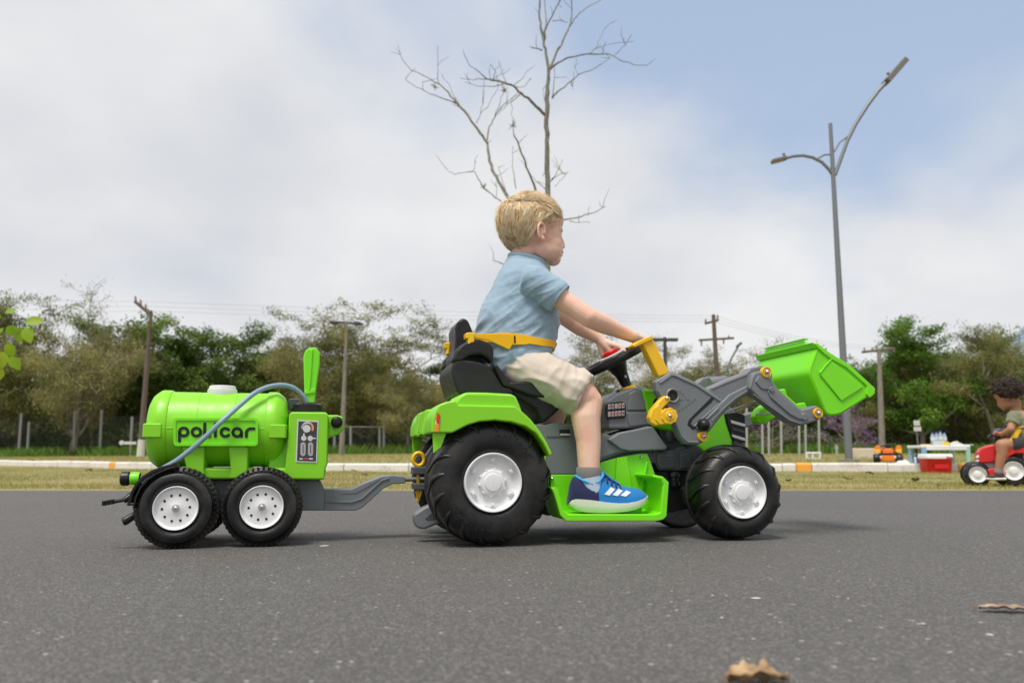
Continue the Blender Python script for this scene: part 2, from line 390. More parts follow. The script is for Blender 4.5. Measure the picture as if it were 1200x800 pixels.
# verge behind the kerb
n = 60000; X = rg.uniform(-24, 22, n); D = rg.uniform(.17, 1, n) ** 1.6 * 24; Y = np.interp(X, KX, KY) + D
Z = np.array([gz(x, y) for x, y in zip(X, Y)]) - .004
tag(blades('verge_grass', np.stack([X, Y, Z], 1), .02, .07, .006, GRASSM), 'patchy grass on the verge behind the kerb', 'grass')
# ================================================================== TREES AND BACKGROUND
def bark(name, c1, c2, sc_=6):
    m = Mat(name, c1, .9); n = m.noise(sc_, 6, .7, stretch=(1, 1, .35)); f = m.noise(sc_ * 6, 3, .6)
    m.l(m.mix(m.rng(f, .4, .7, 0, .35), m.ramp(n, [(.35, c1), (.62, c2)]), (.28, .27, .22)), m.b.inputs['Base Color']); m.bump(n, .6, .03); return m.m
BARK = bark('brown_bark', (.11, .088, .065), (.22, .185, .14)); BARKG = bark('grey_bark', (.20, .185, .15), (.33, .31, .26))
BARKL = bark('lichen_bark', (.075, .062, .048), (.27, .26, .21), 22)
LF = {
 'olive': leaf_mat('olive_leaves', [(0, (0.090, 0.100, 0.033)), (.45, (0.173, 0.192, 0.054)), (.75, (0.275, 0.275, 0.083)), (1, (0.371, 0.333, 0.128))], .3, .6, .35),
 'green': leaf_mat('green_leaves', [(0, (0.051, 0.090, 0.023)), (.45, (0.105, 0.173, 0.033)), (.8, (0.192, 0.275, 0.051)), (1, (0.282, 0.358, 0.077))], .3, .55, .45),
 'bright': leaf_mat('bright_leaves', [(0, (0.070, 0.134, 0.020)), (.5, (0.128, 0.243, 0.028)), (1, (0.230, 0.384, 0.051))], .38, .55, .5),
 'brown': leaf_mat('mossy_brown_foliage', [(0, (0.115, 0.115, 0.051)), (.4, (0.211, 0.211, 0.077)), (.7, (0.320, 0.301, 0.109)), (1, (0.435, 0.384, 0.166))], .25, .7, .4),
 'dark': leaf_mat('dark_understorey_leaves', [(0, (0.033, 0.054, 0.018)), (.5, (0.070, 0.105, 0.028)), (.85, (0.128, 0.166, 0.049)), (1, (0.218, 0.192, 0.077))], .25, .6, .3),
 'mixed': leaf_mat('mixed_canopy_leaves', [(0, (0.058, 0.083, 0.026)), (.35, (0.128, 0.166, 0.038)), (.6, (0.218, 0.218, 0.070)), (.8, (0.179, 0.256, 0.051)), (1, (0.320, 0.307, 0.115))], .3, .6, .55),
 'purple': leaf_mat('purple_blossom', [(0, (0.128, 0.077, 0.154)), (.5, (0.346, 0.166, 0.435)), (1, (0.512, 0.307, 0.614))], .35, .6, .8),
}
def skeleton(seed, H, spread, levels=4, trunk_r=.2, first=.22, nlimb=6, up=.5, wander=.35, fork=3, trunks=1):
    rnd = random.Random(seed); segs = []; tips = []
    def br(p, d, L, r, lvl):
        ns = 5 if lvl == 0 else 4; kids = []
        for i in range(ns):
            d2 = (d + Vector((rnd.gauss(0, 1), rnd.gauss(0, 1), rnd.gauss(0, .6))) * wander * (.25 if lvl == 0 else .5)).normalized()
            q = p + d2 * (L / ns); r2 = r * (1 - .55 * (i + 1) / ns) if lvl else r * (1 - .6 * (i + 1) / ns)
            segs.append((p, q, r * (1 - .55 * i / ns) if lvl else r * (1 - .6 * i / ns), r2)); kids.append((q, d2, r2)); p = q; d = (d2 * .8 + d * .2)
            if lvl >= 2: tips.append((q, lvl))
        if lvl < levels:
            for j in range(nlimb if lvl == 0 else fork):
                k = kids[rnd.randrange(1 if lvl == 0 else 1, ns)] if j else kids[-1]
                if lvl == 0: k = kids[min(ns - 1, int(first * ns) + int(j * (ns - first * ns) / nlimb))]
                a = rnd.uniform(0, 2 * math.pi); s_ = Vector((math.cos(a), math.sin(a), rnd.uniform(-.2, .9) * up * 1.6)).normalized()
                nd = (k[1] * .45 + s_ * .85).normalized()
                LL = (H * spread * rnd.uniform(.7, 1.15)) if lvl == 0 else L * rnd.uniform(.5, .75)
                br(k[0], nd, LL, k[2] * rnd.uniform(.5, .75), lvl + 1)
    for t in range(trunks):
        a = rnd.uniform(0, 6.28); off = Vector((math.cos(a), math.sin(a), 0)) * (.0 if trunks == 1 else .35)
        br(off, (Vector((0, 0, 1)) + off * .5).normalized(), H * .72, trunk_r, 0)
    return segs, tips
def seg_mesh(segs, name, mat, rmin=.012):
    mb = MB()
    for p, q, r0, r1 in segs:
        r0 = max(r0, rmin); r1 = max(r1, rmin); mb.tube([p, q], [r0, r1], 6 if r0 > .06 else 4 if r0 > .025 else 3, cap=False)
    me = mb.mesh(name, 70); me.materials.append(mat); return me
def leaf_quads(tips, per, sig, size, seed, hang=0.0, lift=0.0, aspect=.5):
    g = np.random.default_rng(seed); T = np.array([tuple(p) for p, _ in tips]); idx = np.repeat(np.arange(len(T)), per); n = len(idx)
    keepc = g.uniform(0, 1, len(T)) > .12; idx = idx[keepc[idx]]; n = len(idx)
    c = T[idx] + g.normal(0, 1, (n, 3)) * np.array([sig, sig, sig * .65]) + np.array([0, 0, lift])
    if hang: c[:, 2] -= np.abs(g.normal(0, hang, n))
    a = g.normal(0, 1, (n, 3)); 
    if hang: a[:, 2] *= 2.5
    a /= np.linalg.norm(a, axis=1)[:, None]; b = np.cross(a, g.normal(0, 1, (n, 3))); b /= np.linalg.norm(b, axis=1)[:, None]
    s_ = (size * g.uniform(.55, 1.35, n))[:, None]; a = a * s_; b = b * s_ * aspect
    return np.stack([c - a, c - b, c + a, c + b], 1)
KINDS_T = {}
def tree_kind(key, seed, H, spread, leaf, per, sig, size, bk=BARK, hang=0.0, aspect=.5, **kw):
    segs, tips = skeleton(seed, H, spread, **kw)
    tm = seg_mesh(segs, 'trunk', bk); q = leaf_quads(tips, per, sig, size, seed, hang, aspect=aspect)
    q = q[q[:, :, 2].min(1) > .05]
    cm = quads_mesh('crown', q); cm.materials.append(LF[leaf])
    top = float(np.percentile(q[:, :, 2], 99.6)) if len(q) else H
    KINDS_T[key] = (tm, cm, top)
tree_kind('mossy', 11, 9, .40, 'olive', 54, .24, .088, levels=3, nlimb=10, first=.1, fork=4, hang=.25, aspect=.35, trunk_r=.26)
tree_kind('mossy2', 12, 9, .42, 'brown', 52, .26, .085, levels=3, nlimb=10, first=.1, fork=4, hang=.45, aspect=.28, trunk_r=.22)
tree_kind('green', 13, 9, .38, 'green', 64, .28, .098, levels=3, nlimb=12, first=.05, fork=4, trunk_r=.24, up=.6)
tree_kind('green2', 14, 8, .45, 'green', 64, .29, .098, levels=3, nlimb=11, first=.05, fork=4, trunk_r=.2, up=.4)
tree_kind('bright', 15, 9, .30, 'bright', 42, .25, .09, levels=3, nlimb=11, first=.15, fork=4, trunk_r=.17, up=.8)
tree_kind('feather', 16, 9, .50, 'olive', 24, .20, .066, levels=4, nlimb=7, first=.45, fork=3, trunk_r=.2, up=.55)
tree_kind('sparse', 17, 8, .36, 'brown', 13, .19, .06, levels=4, nlimb=8, first=.2, fork=3, trunk_r=.15, up=.8)
tree_kind('bush', 18, 4, .5, 'dark', 26, .35, .12, levels=2, nlimb=12, first=.0, fork=5, trunk_r=.1, up=.3)
tree_kind('blossom', 19, 4, .42, 'purple', 2, .28, .08, levels=3, nlimb=8, first=.1, fork=3, trunk_r=.1, up=.6)
tree_kind('bare', 27, 9, .34, 'brown', 2, .22, .06, levels=4, nlimb=7, first=.3, fork=3, trunk_r=.14, up=.9)
def put_tree(kind, px, dist, top_py, rz, label, group='trees beyond the fence', wide=1.0, name='tree'):
    tm, cm, top = KINDS_T[kind]; p = wat(px, 530, dist); z0 = gz(p.x, p.y) - .05
    ztop = wat(px, top_py, dist).z; s = (ztop - z0) / top
    e = empty(name, (p.x, p.y, z0), R(rz), label, 'tree', group); e.scale = (s * wide, s * wide, s)
    for nme, me in (('trunk', tm), ('crown', cm)): link(bpy.data.objects.new(nme, me), e)
    return e
TR = [
 ('mossy', -45, 42, 345, 10, 'olive tree cut by the left edge of the photo', 1.2),
 ('mossy', 22, 44, 350, 80, 'tall mossy olive tree at the far left behind the yellow green sprig', 1.15),
 ('mossy2', 84, 41, 380, 200, 'brown mossy tree with bare branches on top, left of the dark leaning pole', 1.25),
 ('bare', 108, 44, 326, 20, 'leafless branching treetop showing above the brown tree at left', 1.1),
 ('green', 150, 50, 376, 130, 'dark green tree right behind the dark leaning utility pole', 1.1),
 ('green2', 212, 49, 378, 60, 'round green tree above the left end of the green tank', 1.2),
 ('green', 268, 52, 392, 250, 'dense green tree above the white cap of the tank', 1.4),
 ('green2', 325, 50, 408, 310, 'green tree between the tank and the raised green lid', 1.2),
 ('mossy2', 372, 45, 398, 15, 'brown mossy tree between the raised lid and the concrete pole', 1.15),
 ('mossy', 432, 44, 384, 100, 'olive brown tree at the right side of the concrete pole', 1.2),
 ('feather', 484, 45, 362, 110, 'feathery wide crowned tree rising behind the black toy seat', 1.5),
 ('mossy2', 505, 41, 430, 290, 'low brown mossy tree left of the rear green fender', 1.3),
 ('green2', 575, 50, 418, 35, 'green tree hidden mostly behind the boy', 1.2),
 ('sparse', 668, 46, 388, 220, 'thin brown tree seen under the boys arms', 1.2),
 ('mossy', 640, 52, 424, 20, 'olive tree behind the boys lap', 1.2),
 ('sparse', 712, 48, 406, 300, 'sparse tree behind the toy steering wheel', 1.2),
 ('sparse', 792, 47, 404, 75, 'sparse tree behind the yellow lever, left of the wooden cross pole', 1.3),
 ('mossy2', 752, 52, 432, 170, 'brown tree behind the toy dashboard', 1.3),
 ('sparse', 862, 48, 404, 155, 'bare twiggy tree between the wooden cross pole and the bucket', 1.2),
 ('mossy', 838, 53, 438, 255, 'low olive tree at the foot of the wooden cross pole', 1.3),
 ('green', 925, 50, 452, 33, 'dark green tree hidden behind the bucket', 1.4),
 ('green2', 1002, 47, 428, 66, 'green tree touching the right rim of the bucket', 1.15),
 ('mossy', 1048, 44, 418, 190, 'olive tree behind the concrete pole at right', 1.1),
 ('bright', 1082, 42, 374, 45, 'tall bright green tree above the toy table', 1.1),
 ('mossy2', 1118, 45, 392, 120, 'brown green tree just right of the tall bright one', 1.2),
 ('green', 1150, 47, 400, 215, 'dark tree right of the toy table', 1.1),
 ('mossy', 1172, 41, 384, 335, 'olive tree above the curly haired child', 1.15),
 ('feather', 1235, 43, 378, 5, 'feathery tree leaving the photo at the right edge', 1.0),
 ('mossy2', 1290, 45, 390, 95, 'brown tree just outside the right edge', 1.2),
]
for k, px, d, ty, rz, lab, w in TR: put_tree(k, px, d, ty, rz, lab, wide=w)
for px, d, ty, rz, lab in ((905, 38, 468, 10, 'purple flowering shrub behind the white fence posts'), (992, 39, 466, 140, 'purple flowering shrub at the right side of the street lamp post'), (1004, 40, 482, 300, 'low purple flowering shrub behind the cream wall')):
    put_tree('blossom', px, d, ty, rz, lab, 'purple flowering shrubs', 1.1, 'flowering_shrub')
# dark understorey and the far wood that reads as one mass
def foliage_band(name, n, x0, x1, y0, y1, hfn, size, mat, seed, label, asp=.55):
    g = np.random.default_rng(seed); X = g.uniform(x0, x1, n); Y = g.uniform(y0, y1, n)
    H = np.array([hfn(x, y) for x, y in zip(X, Y)]); H = H * np.clip((x1 - np.abs(X)) / 14, 0, 1) ** .6; Z = .25 + H * g.uniform(0, 1, n) ** .8
    c = np.stack([X, Y, Z], 1); a = g.normal(0, 1, (n, 3)); a /= np.linalg.norm(a, axis=1)[:, None]; b = np.cross(a, g.normal(0, 1, (n, 3))); b /= np.linalg.norm(b, axis=1)[:, None]
    s_ = (size * g.uniform(.5, 1.4, n))[:, None]
    me = quads_mesh(name, np.stack([c - a * s_, c - b * s_ * asp, c + a * s_, c + b * s_ * asp], 1)); me.materials.append(mat)
    return tag(link(bpy.data.objects.new(name, me)), label, 'woodland', kind='stuff')
foliage_band('far_woodland', 230000, -115, 115, 52, 62, lambda x, y: 4.3 + 2.2 * mnoise.noise(Vector((x * .16, y * .1, 0))) + 1.2 * mnoise.noise(Vector((x * .6, y * .3, 5))) + (.9 if x < -8 else 0) + (1.6 if x > 22 else 0), .22, LF['dark'], 3, 'dark mass of woodland closing the view behind the single trees')
foliage_band('middle_woodland', 230000, -58, 58, 47.5, 53, lambda x, y: (6.3 if x < -9 else 4.5 if x < 19 else 5.6) + 1.7 * mnoise.noise(Vector((x * .22, y * .15, 4))) + 1.1 * mnoise.noise(Vector((x * .7, y * .4, 15))) + .5 * mnoise.noise(Vector((x * 2.1, y, 25))), .10, LF['mixed'], 7, 'lumpy olive green canopy filling the gaps between the single trees')
foliage_band('undergrowth', 60000, -40, 40, 41.0, 47, lambda x, y: 1.0 + 1.3 * abs(mnoise.noise(Vector((x * .5, y * .4, 9)))) , .11, LF['dark'], 4, 'tangled dark undergrowth along the foot of the trees')
n = 34000; X = rg.uniform(-34, 34, n); Y = rg.uniform(35.5, 40.6, n); cl = np.array([mnoise.noise(Vector((x * .8, y * .5, 2))) for x, y in zip(X, Y)]); k_ = cl > -.05; X, Y, cl = X[k_], Y[k_], cl[k_]
Z = np.array([gz(x, y) for x, y in zip(X, Y)])
tag(blades('weeds', np.stack([X, Y, Z], 1), .10, .55, .035, WEEDM), 'clumps of tall green weeds along the wire fence', 'weeds')
# distant hill
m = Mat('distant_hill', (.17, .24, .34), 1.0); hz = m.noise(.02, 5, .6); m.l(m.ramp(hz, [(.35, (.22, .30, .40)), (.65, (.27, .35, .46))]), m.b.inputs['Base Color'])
mb = MB(); rows_ = []
for j, fy in enumerate((0, .25, .5, .75, 1.0, 1.3)):
    rr = []
    for i in range(40):
        x = 300 + i * 28; prof = max(math.exp(-((x - 735) / 105) ** 2) * 205, math.exp(-((x - 930) / 190) ** 2) * 190)
        hh = prof * math.sin(min(fy, 1.0) * math.pi / 2) * (1 if fy <= 1 else .8) + 5 * mnoise.noise(Vector((x * .02, fy * 3, 0))) * min(1, fy * 3)
        rr.append((x, 800 + fy * 260, max(0, hh)))
    rows_.append(rr)
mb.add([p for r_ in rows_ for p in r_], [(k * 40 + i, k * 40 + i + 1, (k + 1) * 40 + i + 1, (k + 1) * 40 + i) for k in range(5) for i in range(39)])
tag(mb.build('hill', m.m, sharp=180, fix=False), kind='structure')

# --- bare tree behind the boy: real branches laid out in depth
def crop4(pts): return [(440 + x * .35, y * .35) for x, y in pts]
bt_d = 13.0
BR = [  # (crop pixels, radius at start px, at end px, depth drift in m)
 ([(575, 1480), (574, 1200), (576, 1000), (575, 800), (577, 640), (575, 500), (572, 400), (576, 310), (580, 230)], 22, 11, 0),
 ([(580, 230), (570, 180), (563, 140), (552, 90), (548, 50), (553, -60), (548, -180)], 10, 5, .2),
 ([(563, 140), (570, 100), (592, 55), (622, -10), (640, -90)], 7, 2, -.3), ([(568, 120), (572, 70), (566, 0), (570, -60)], 6, 2, .4),
 ([(592, 70), (620, 70), (645, 74)], 3, 1.5, .1), ([(558, 168), (540, 163), (520, 160)], 5, 2, -.2),
 ([(584, 228), (602, 185), (628, 135), (650, 88), (658, 30), (656, -60), (664, -150)], 9, 2.5, .5),
 ([(650, 88), (672, 58), (705, 28), (762, -4), (800, -40)], 5, 1.5, .4), ([(622, 25), (612, 15), (620, -20)], 3, 1, .2),
 ([(584, 232), (612, 210), (645, 193), (710, 181), (780, 181), (830, 207), (880, 219), (915, 216)], 7, 1.5, -.6),
 ([(716, 180), (735, 165), (770, 152), (865, 139)], 3.5, 1, .3), ([(735, 165), (752, 130), (768, 95)], 2.5, 1, .2), ([(800, 185), (838, 150), (858, 115)], 2, 1, -.2),
 ([(592, 328), (612, 305), (640, 284), (680, 250), (740, 226), (785, 196)], 7, 1.5, .5), ([(680, 250), (668, 230), (672, 195)], 2.5, 1, .2), ([(655, 272), (662, 300)], 3, 1, 0),
 ([(592, 328), (600, 260), (598, 215)], 3, 1, -.3), ([(568, 340), (560, 300)], 3, 1, .2),
 ([(570, 386), (545, 362), (520, 338), (488, 312), (462, 288), (430, 277), (395, 270), (372, 264)], 11, 4, -.5),
 ([(372, 264), (345, 240), (318, 222), (303, 196)], 4, 1.2, -.3), ([(372, 266), (330, 268), (285, 262)], 3.5, 1, .3), ([(430, 277), (400, 290), (350, 290), (300, 276)], 3.5, 1, .4),
 ([(440, 280), (425, 250), (412, 205)], 3.5, 1, .2), ([(395, 270), (402, 240), (385, 215)], 2.5, 1, -.2), ([(462, 288), (490, 265), (508, 238)], 3.5, 1, .2), ([(470, 290), (500, 290), (520, 262)], 2.5, 1, .3),
 ([(488, 310), (470, 330), (440, 350), (410, 385)], 3.5, 1.2, .4),
 ([(575, 1000), (540, 900), (500, 800), (468, 710), (440, 655), (410, 605), (390, 568), (380, 520), (374, 478)], 15, 9, .9),
 ([(374, 478), (350, 445), (322, 408), (298, 372), (276, 348)], 9, 7, .3), ([(276, 348), (245, 310), (212, 281), (170, 258), (120, 236), (90, 200), (75, 152)], 6, 1.5, .4),
 ([(268, 345), (225, 330), (180, 314), (135, 292), (100, 264)], 4, 1, -.4), ([(212, 281), (208, 220), (208, 153)], 3, 1, .1), ([(276, 348), (250, 290), (222, 250)], 3, 1, .2),
 ([(160, 305), (158, 275)], 2, 1, 0), ([(372, 475), (380, 425), (400, 392), (432, 348), (478, 314)], 6, 1.5, .4), ([(400, 392), (418, 345), (432, 295)], 3.5, 1, -.2), ([(338, 412), (352, 380), (362, 330), (364, 270)], 3, 1, .2), ([(352, 380), (380, 350), (412, 292)], 2.5, 1, .3),
 ([(575, 900), (552, 720), (530, 616), (512, 575), (497, 530), (478, 480), (463, 452)], 9, 4, -.5), ([(463, 452), (462, 400), (453, 345)], 3, 1, .1), ([(470, 630), (458, 560), (460, 490)], 4, 1, .3),
 ([(500, 780), (450, 700), (412, 668), (375, 640), (355, 620), (340, 590), (328, 573), (285, 580), (262, 583), (240, 568)], 6, 1.3, .5), ([(405, 660), (402, 610)], 2.5, 1, 0), ([(328, 573), (336, 540)], 2, 1, 0), ([(440, 650), (420, 590), (412, 560)], 3, 1, .2),
 ([(575, 800), (630, 736), (688, 726), (742, 708), (770, 690)], 6, 1.5, -.5), ([(650, 740), (682, 745), (718, 745)], 3, 1, .1), ([(710, 722), (718, 690)], 2, 1, .1),
 ([(576, 620), (600, 590), (615, 565), (626, 535)], 4, 1, .3), ([(590, 600), (615, 585), (645, 577)], 3, 1, -.2), ([(574, 640), (545, 612), (525, 590)], 4, 1.3, .2), ([(560, 590), (572, 570)], 3, 1, 0), ([(600, 625), (625, 600), (640, 578)], 2, 1, .1),
 ([(560, 1000), (480, 920), (430, 885), (395, 872)], 6, 2, -.3)]
bt_base = wat(641, 530, bt_d); bz = gz(bt_base.x, bt_base.y)
bt = empty('bare_tree', (bt_base.x, bt_base.y, bz), 0, 'tall leafless tree with lichen spotted trunk rising behind the boys head', 'tree')
mbt = MB(); mbb = MB(); rr_ = random.Random(4)
for bi, (pts, r0, r1, dr) in enumerate(BR):
    P_ = []; cp = crop4(pts); nseg = len(cp)
    dense = []; 
    for i in range(nseg - 1):
        sub = 3 if bi else 4
        for k in range(sub): 
            t = k / sub; dense.append((cp[i][0] + (cp[i + 1][0] - cp[i][0]) * t + (rr_.gauss(0, .55) if k else 0), cp[i][1] + (cp[i + 1][1] - cp[i][1]) * t + (rr_.gauss(0, .55) if k else 0), (i + t) / (nseg - 1)))
    dense.append((*cp[-1], 1.0)); rad = []
    for x, y, t in dense:
        q = wat(x, y, bt_d + dr * t * 1.4); q.z = max(q.z, bz - .1); P_.append(q - Vector((bt_base.x, bt_base.y, bz)))
        k = bt_d / FPX * .35; rad.append(max(.0045, (r0 + (r1 - r0) * t ** .7) * .58 * k * (1 + rr_.gauss(0, .07))))
    (mbt if bi == 0 else mbb).tube(P_, rad, 8 if bi == 0 else 5)
    if bi:      # side twigs
        for _ in range(2 if r0 > 4 else 1):
            j = rr_.randrange(len(P_) // 2, len(P_)); d = Vector((rr_.gauss(0, 1), rr_.gauss(0, 1), rr_.uniform(.2, 1.4))).normalized() * rr_.uniform(.12, .35)
            mbb.tube([P_[j], P_[j] + d * .5 + Vector((rr_.gauss(0, .02), 0, 0)), P_[j] + d], [.006, .004, .0025], 4)
mbt.build('trunk', BARKL, bt, sharp=70); mbb.build('branches', BARKL, bt, sharp=70)
mk = MB()
for x, y in ((272, 345), (360, 628), (432, 300), (460, 420), (200, 90 + 200)):
    q = wat(*crop4([(x, y)])[0], bt_d + .2) - Vector((bt_base.x, bt_base.y, bz))
    for _ in range(16):
        d = Vector((rr_.gauss(0, 1), rr_.gauss(0, 1), rr_.gauss(0, 1))).normalized() * rr_.uniform(.04, .11); mk.tube([q, q + d], [.008, .003], 3)
mk.build('air_plants', LF['brown'], bt, sharp=70, kind='stuff')

# --- street lamp
LAMPM = Mat('galvanised_lamp_pole', (.20, .215, .23), .5, Metallic=.5).m
HEADM = Mat('lamp_housing', (.16, .155, .14), .5).m; LENSM = Mat('lamp_lens', (.34, .32, .26), .3).m
ld = 14.2; lb = wat(995, 541, ld); lz = gz(lb.x, lb.y)
lamp = empty('street_lamp', (lb.x, lb.y, lz), 0, 'tall grey double armed street lamp standing behind the kerb at right', 'street lamp')
def lp(px, py, dd=0): return wat(px, py, ld + dd) - Vector((lb.x, lb.y, lz))
top = lp(973.5, 145); top.x *= .0; 
off = lp(973, 145).x
mb = MB(); mb.tube([(0, 0, -.1), (off * .5, 0, top.z * .5), (off, 0, top.z)], [.070, .052, .034], 14); mb.lathe([(.17, 0), (.17, .03), (.11, .05)], (0, 0, 0), 14, axis='z'); mb.build('pole', LAMPM, lamp)
for pts, rr0, name in (([(976.5, 206), (971, 198), (963, 190), (952, 184.5), (941, 182.3), (930, 183), (920, 185.5)], .03, 'arm'), ([(978.5, 205), (984, 190), (993, 165), (1003, 145), (1017, 123), (1029, 107), (1039, 96)], .036, 'arm')):
    MB().tube([lp(x, y) for x, y in pts], rr0, 10).build(name, LAMPM, lamp)
for pts in ([(974, 181), (966, 181.5), (956, 187)], [(977.5, 178), (984, 167), (995.5, 158)]): MB().tube([lp(x, y) for x, y in pts], .018, 8).build('brace', LAMPM, lamp)
for k, (a, b, w) in enumerate((((921, 185.5), (904.5, 189.5), .07), ((1038, 97), (1060, 71.5), .10))):
    A, B = lp(*a), lp(*b); d = (B - A).normalized(); up = Vector((-d.z, 0, d.x)) if d.x > 0 else Vector((d.z, 0, -d.x)); rot = Matrix((d, up.cross(d) * -1, up)).transposed(); c = (A + B) / 2
    hd = MB().box(c, ((B - A).length, w * 2.4, .055 + .05 * k), rot).box(A + d * .03, (.10, .06, .07), rot).build('lamp_head', HEADM, lamp, bevel=.012)
    MB().box(c + up * -.031 + d * .03, ((B - A).length * .7, w * 1.7, .012), rot).build('lens', LENSM, hd, bevel=.003)
    MB().tube([c + up * .02 - d * .12, c + up * .10 - d * .12], [.022, .026], 8).build('photocell', HEADM, hd)

# --- utility poles
WOOD = bark('weathered_pole_wood', (.060, .040, .032), (.13, .09, .07), 9); CONC = bark('speckled_concrete', (.13, .118, .10), (.26, .24, .21), 9); METD = Mat('dark_fitting', (.06, .06, .065), .6).m; PWHITE = painted('white_pole_paint', (.62, .62, .60)); INS = Mat('insulator', (.22, .16, .13), .35).m
def pole(name, base, topp, dist, w0, w1, mat, label, cat='utility pole', group=None):
    b = wat(base[0], base[1], dist); z = gz(b.x, b.y) - .05; e = empty(name, (b.x, b.y, z), 0, label, cat, group)
    t = wat(topp[0], topp[1], dist) - Vector((b.x, b.y, z)); k = dist / FPX / 2
    MB().tube([(0, 0, 0), t * .5, t], [w0 * k, (w0 + w1) / 2 * k, w1 * k], 12).build('post', mat, e)
    return e, (lambda px, py, dd=0: wat(px, py, dist + dd) - Vector((b.x, b.y, z))), k
e, q, k = pole('utility_pole', (164, 538), (177, 364), 30, 7.6, 4, WOOD, 'dark brown leaning wooden utility pole with white painted foot, left of the tank', group='utility poles')
MB().tube([q(164.2, 539) - Vector((0, .0, 0)), q(166.2, 515)], [8.8 * k, 8.2 * k], 12).build('painted_foot', PWHITE, e)
MB().tube([q(178, 370), q(158, 353)], .06, 6).build('crossarm', WOOD, e)
for x, y in ((159, 353), (165, 357), (171, 362)):
    MB().tube([q(x, y), q(x - .3, y - 6)], [.05, .03], 8).build('insulator', INS, e)
e, q, k = pole('utility_pole', (400, 541), (406.5, 376), 32, 6.8, 3.2, CONC, 'speckled concrete utility pole between the tank and the tractor', group='utility poles')
MB().tube([q(388, 377), q(425, 379.5)], .045, 6).build('crossarm', METD, e)
for x, y in ((391, 378), (419, 379)): MB().box(q(x, y), (.26, .3, .12)).build('lamp_head', METD, e, bevel=.02)
e, q, k = pole('floodlight_pole', (782, 541), (779, 395), 38, 6, 4, METD, 'thin floodlight pole with four lamps, just right of the yellow lever', 'light pole')
MB().tube([q(765, 397.5), q(794, 397.5)], .04, 6).build('crossarm', METD, e)
for x in (767, 774, 785, 791): MB().box(q(x, 398, -.2), (.26, .35, .13)).build('lamp_head', METD, e, bevel=.02)
e, q, k = pole('utility_pole', (846, 541), (836, 369), 34, 8, 4.5, WOOD, 'brown wooden cross pole with two crossarms behind the loader arm', group='utility poles')
MB().tube([q(826, 379), q(842, 375)], .05, 6).build('crossarm', WOOD, e); MB().tube([q(819, 398.5), q(860, 396)], .05, 6).build('crossarm', WOOD, e)
for x, y, y2 in ((827, 380, 374), (841, 375, 369), (836, 372, 368)): MB().tube([q(x, y), q(x, y2)], [.05, .035], 8).build('insulator', INS, e)
for x, y, y2 in ((822, 399, 405), (848, 397, 403), (854, 396.5, 393)): MB().tube([q(x, y), q(x, y2)], [.045, .03], 8).build('insulator', INS, e)
e, q, k = pole('utility_pole', (1034.5, 541), (1030, 409), 33, 7.6, 4.6, CONC, 'pale concrete utility pole with one crossarm behind the orange quad bike', group='utility poles')
MB().tube([q(1010, 412.5), q(1049, 408.5)], .05, 6).build('crossarm', WOOD, e)
for x in (1013, 1022, 1040, 1047): MB().tube([q(x, 412), q(x, 407)], [.045, .03], 8).build('insulator', INS, e)
e, q, k = pole('small_street_light', (848, 541), (851, 436), 36, 3.5, 2.2, LAMPM, 'small distant curved street light right of the wooden cross pole', 'street lamp')
MB().tube([q(851, 436), q(857, 420), (q(865, 406))], .045, 6).build('arm', LAMPM, e); MB().box(q(866, 404), (.30, .2, .10), Matrix.Rotation(-R(40), 3, 'Y')).build('lamp_head', METD, e, bevel=.02)
# power lines
WIRE = Mat('power_line', (.33, .34, .36), .6).m
def wire(a, b, sag, label):
    pts = [a + (b - a) * (i / 24) - Vector((0, 0, sag * 4 * (i / 24) * (1 - i / 24))) for i in range(25)]
    tag(MB().tube(pts, .005, 4).build('power_line', WIRE, None), label, 'power line', 'power lines')
for dy, lb_ in ((0, 'topmost'), (7, 'second'), (14, 'lowest')):
    wire(wat(165, 353 + dy * .8, 30), wat(838, 370 + dy * .5, 34), .10, f'{lb_} thin power line strung from the brown pole to the cross pole')
    wire(wat(838, 370 + dy * .5, 34), wat(1045, 407 + dy * .3, 33), .25, f'{lb_} thin power line strung from the cross pole to the right concrete pole')
    wire(wat(165, 353 + dy * .8, 30), wat(-200, 320 + dy, 26), .3, f'{lb_} thin power line leaving the photo left of the brown pole')

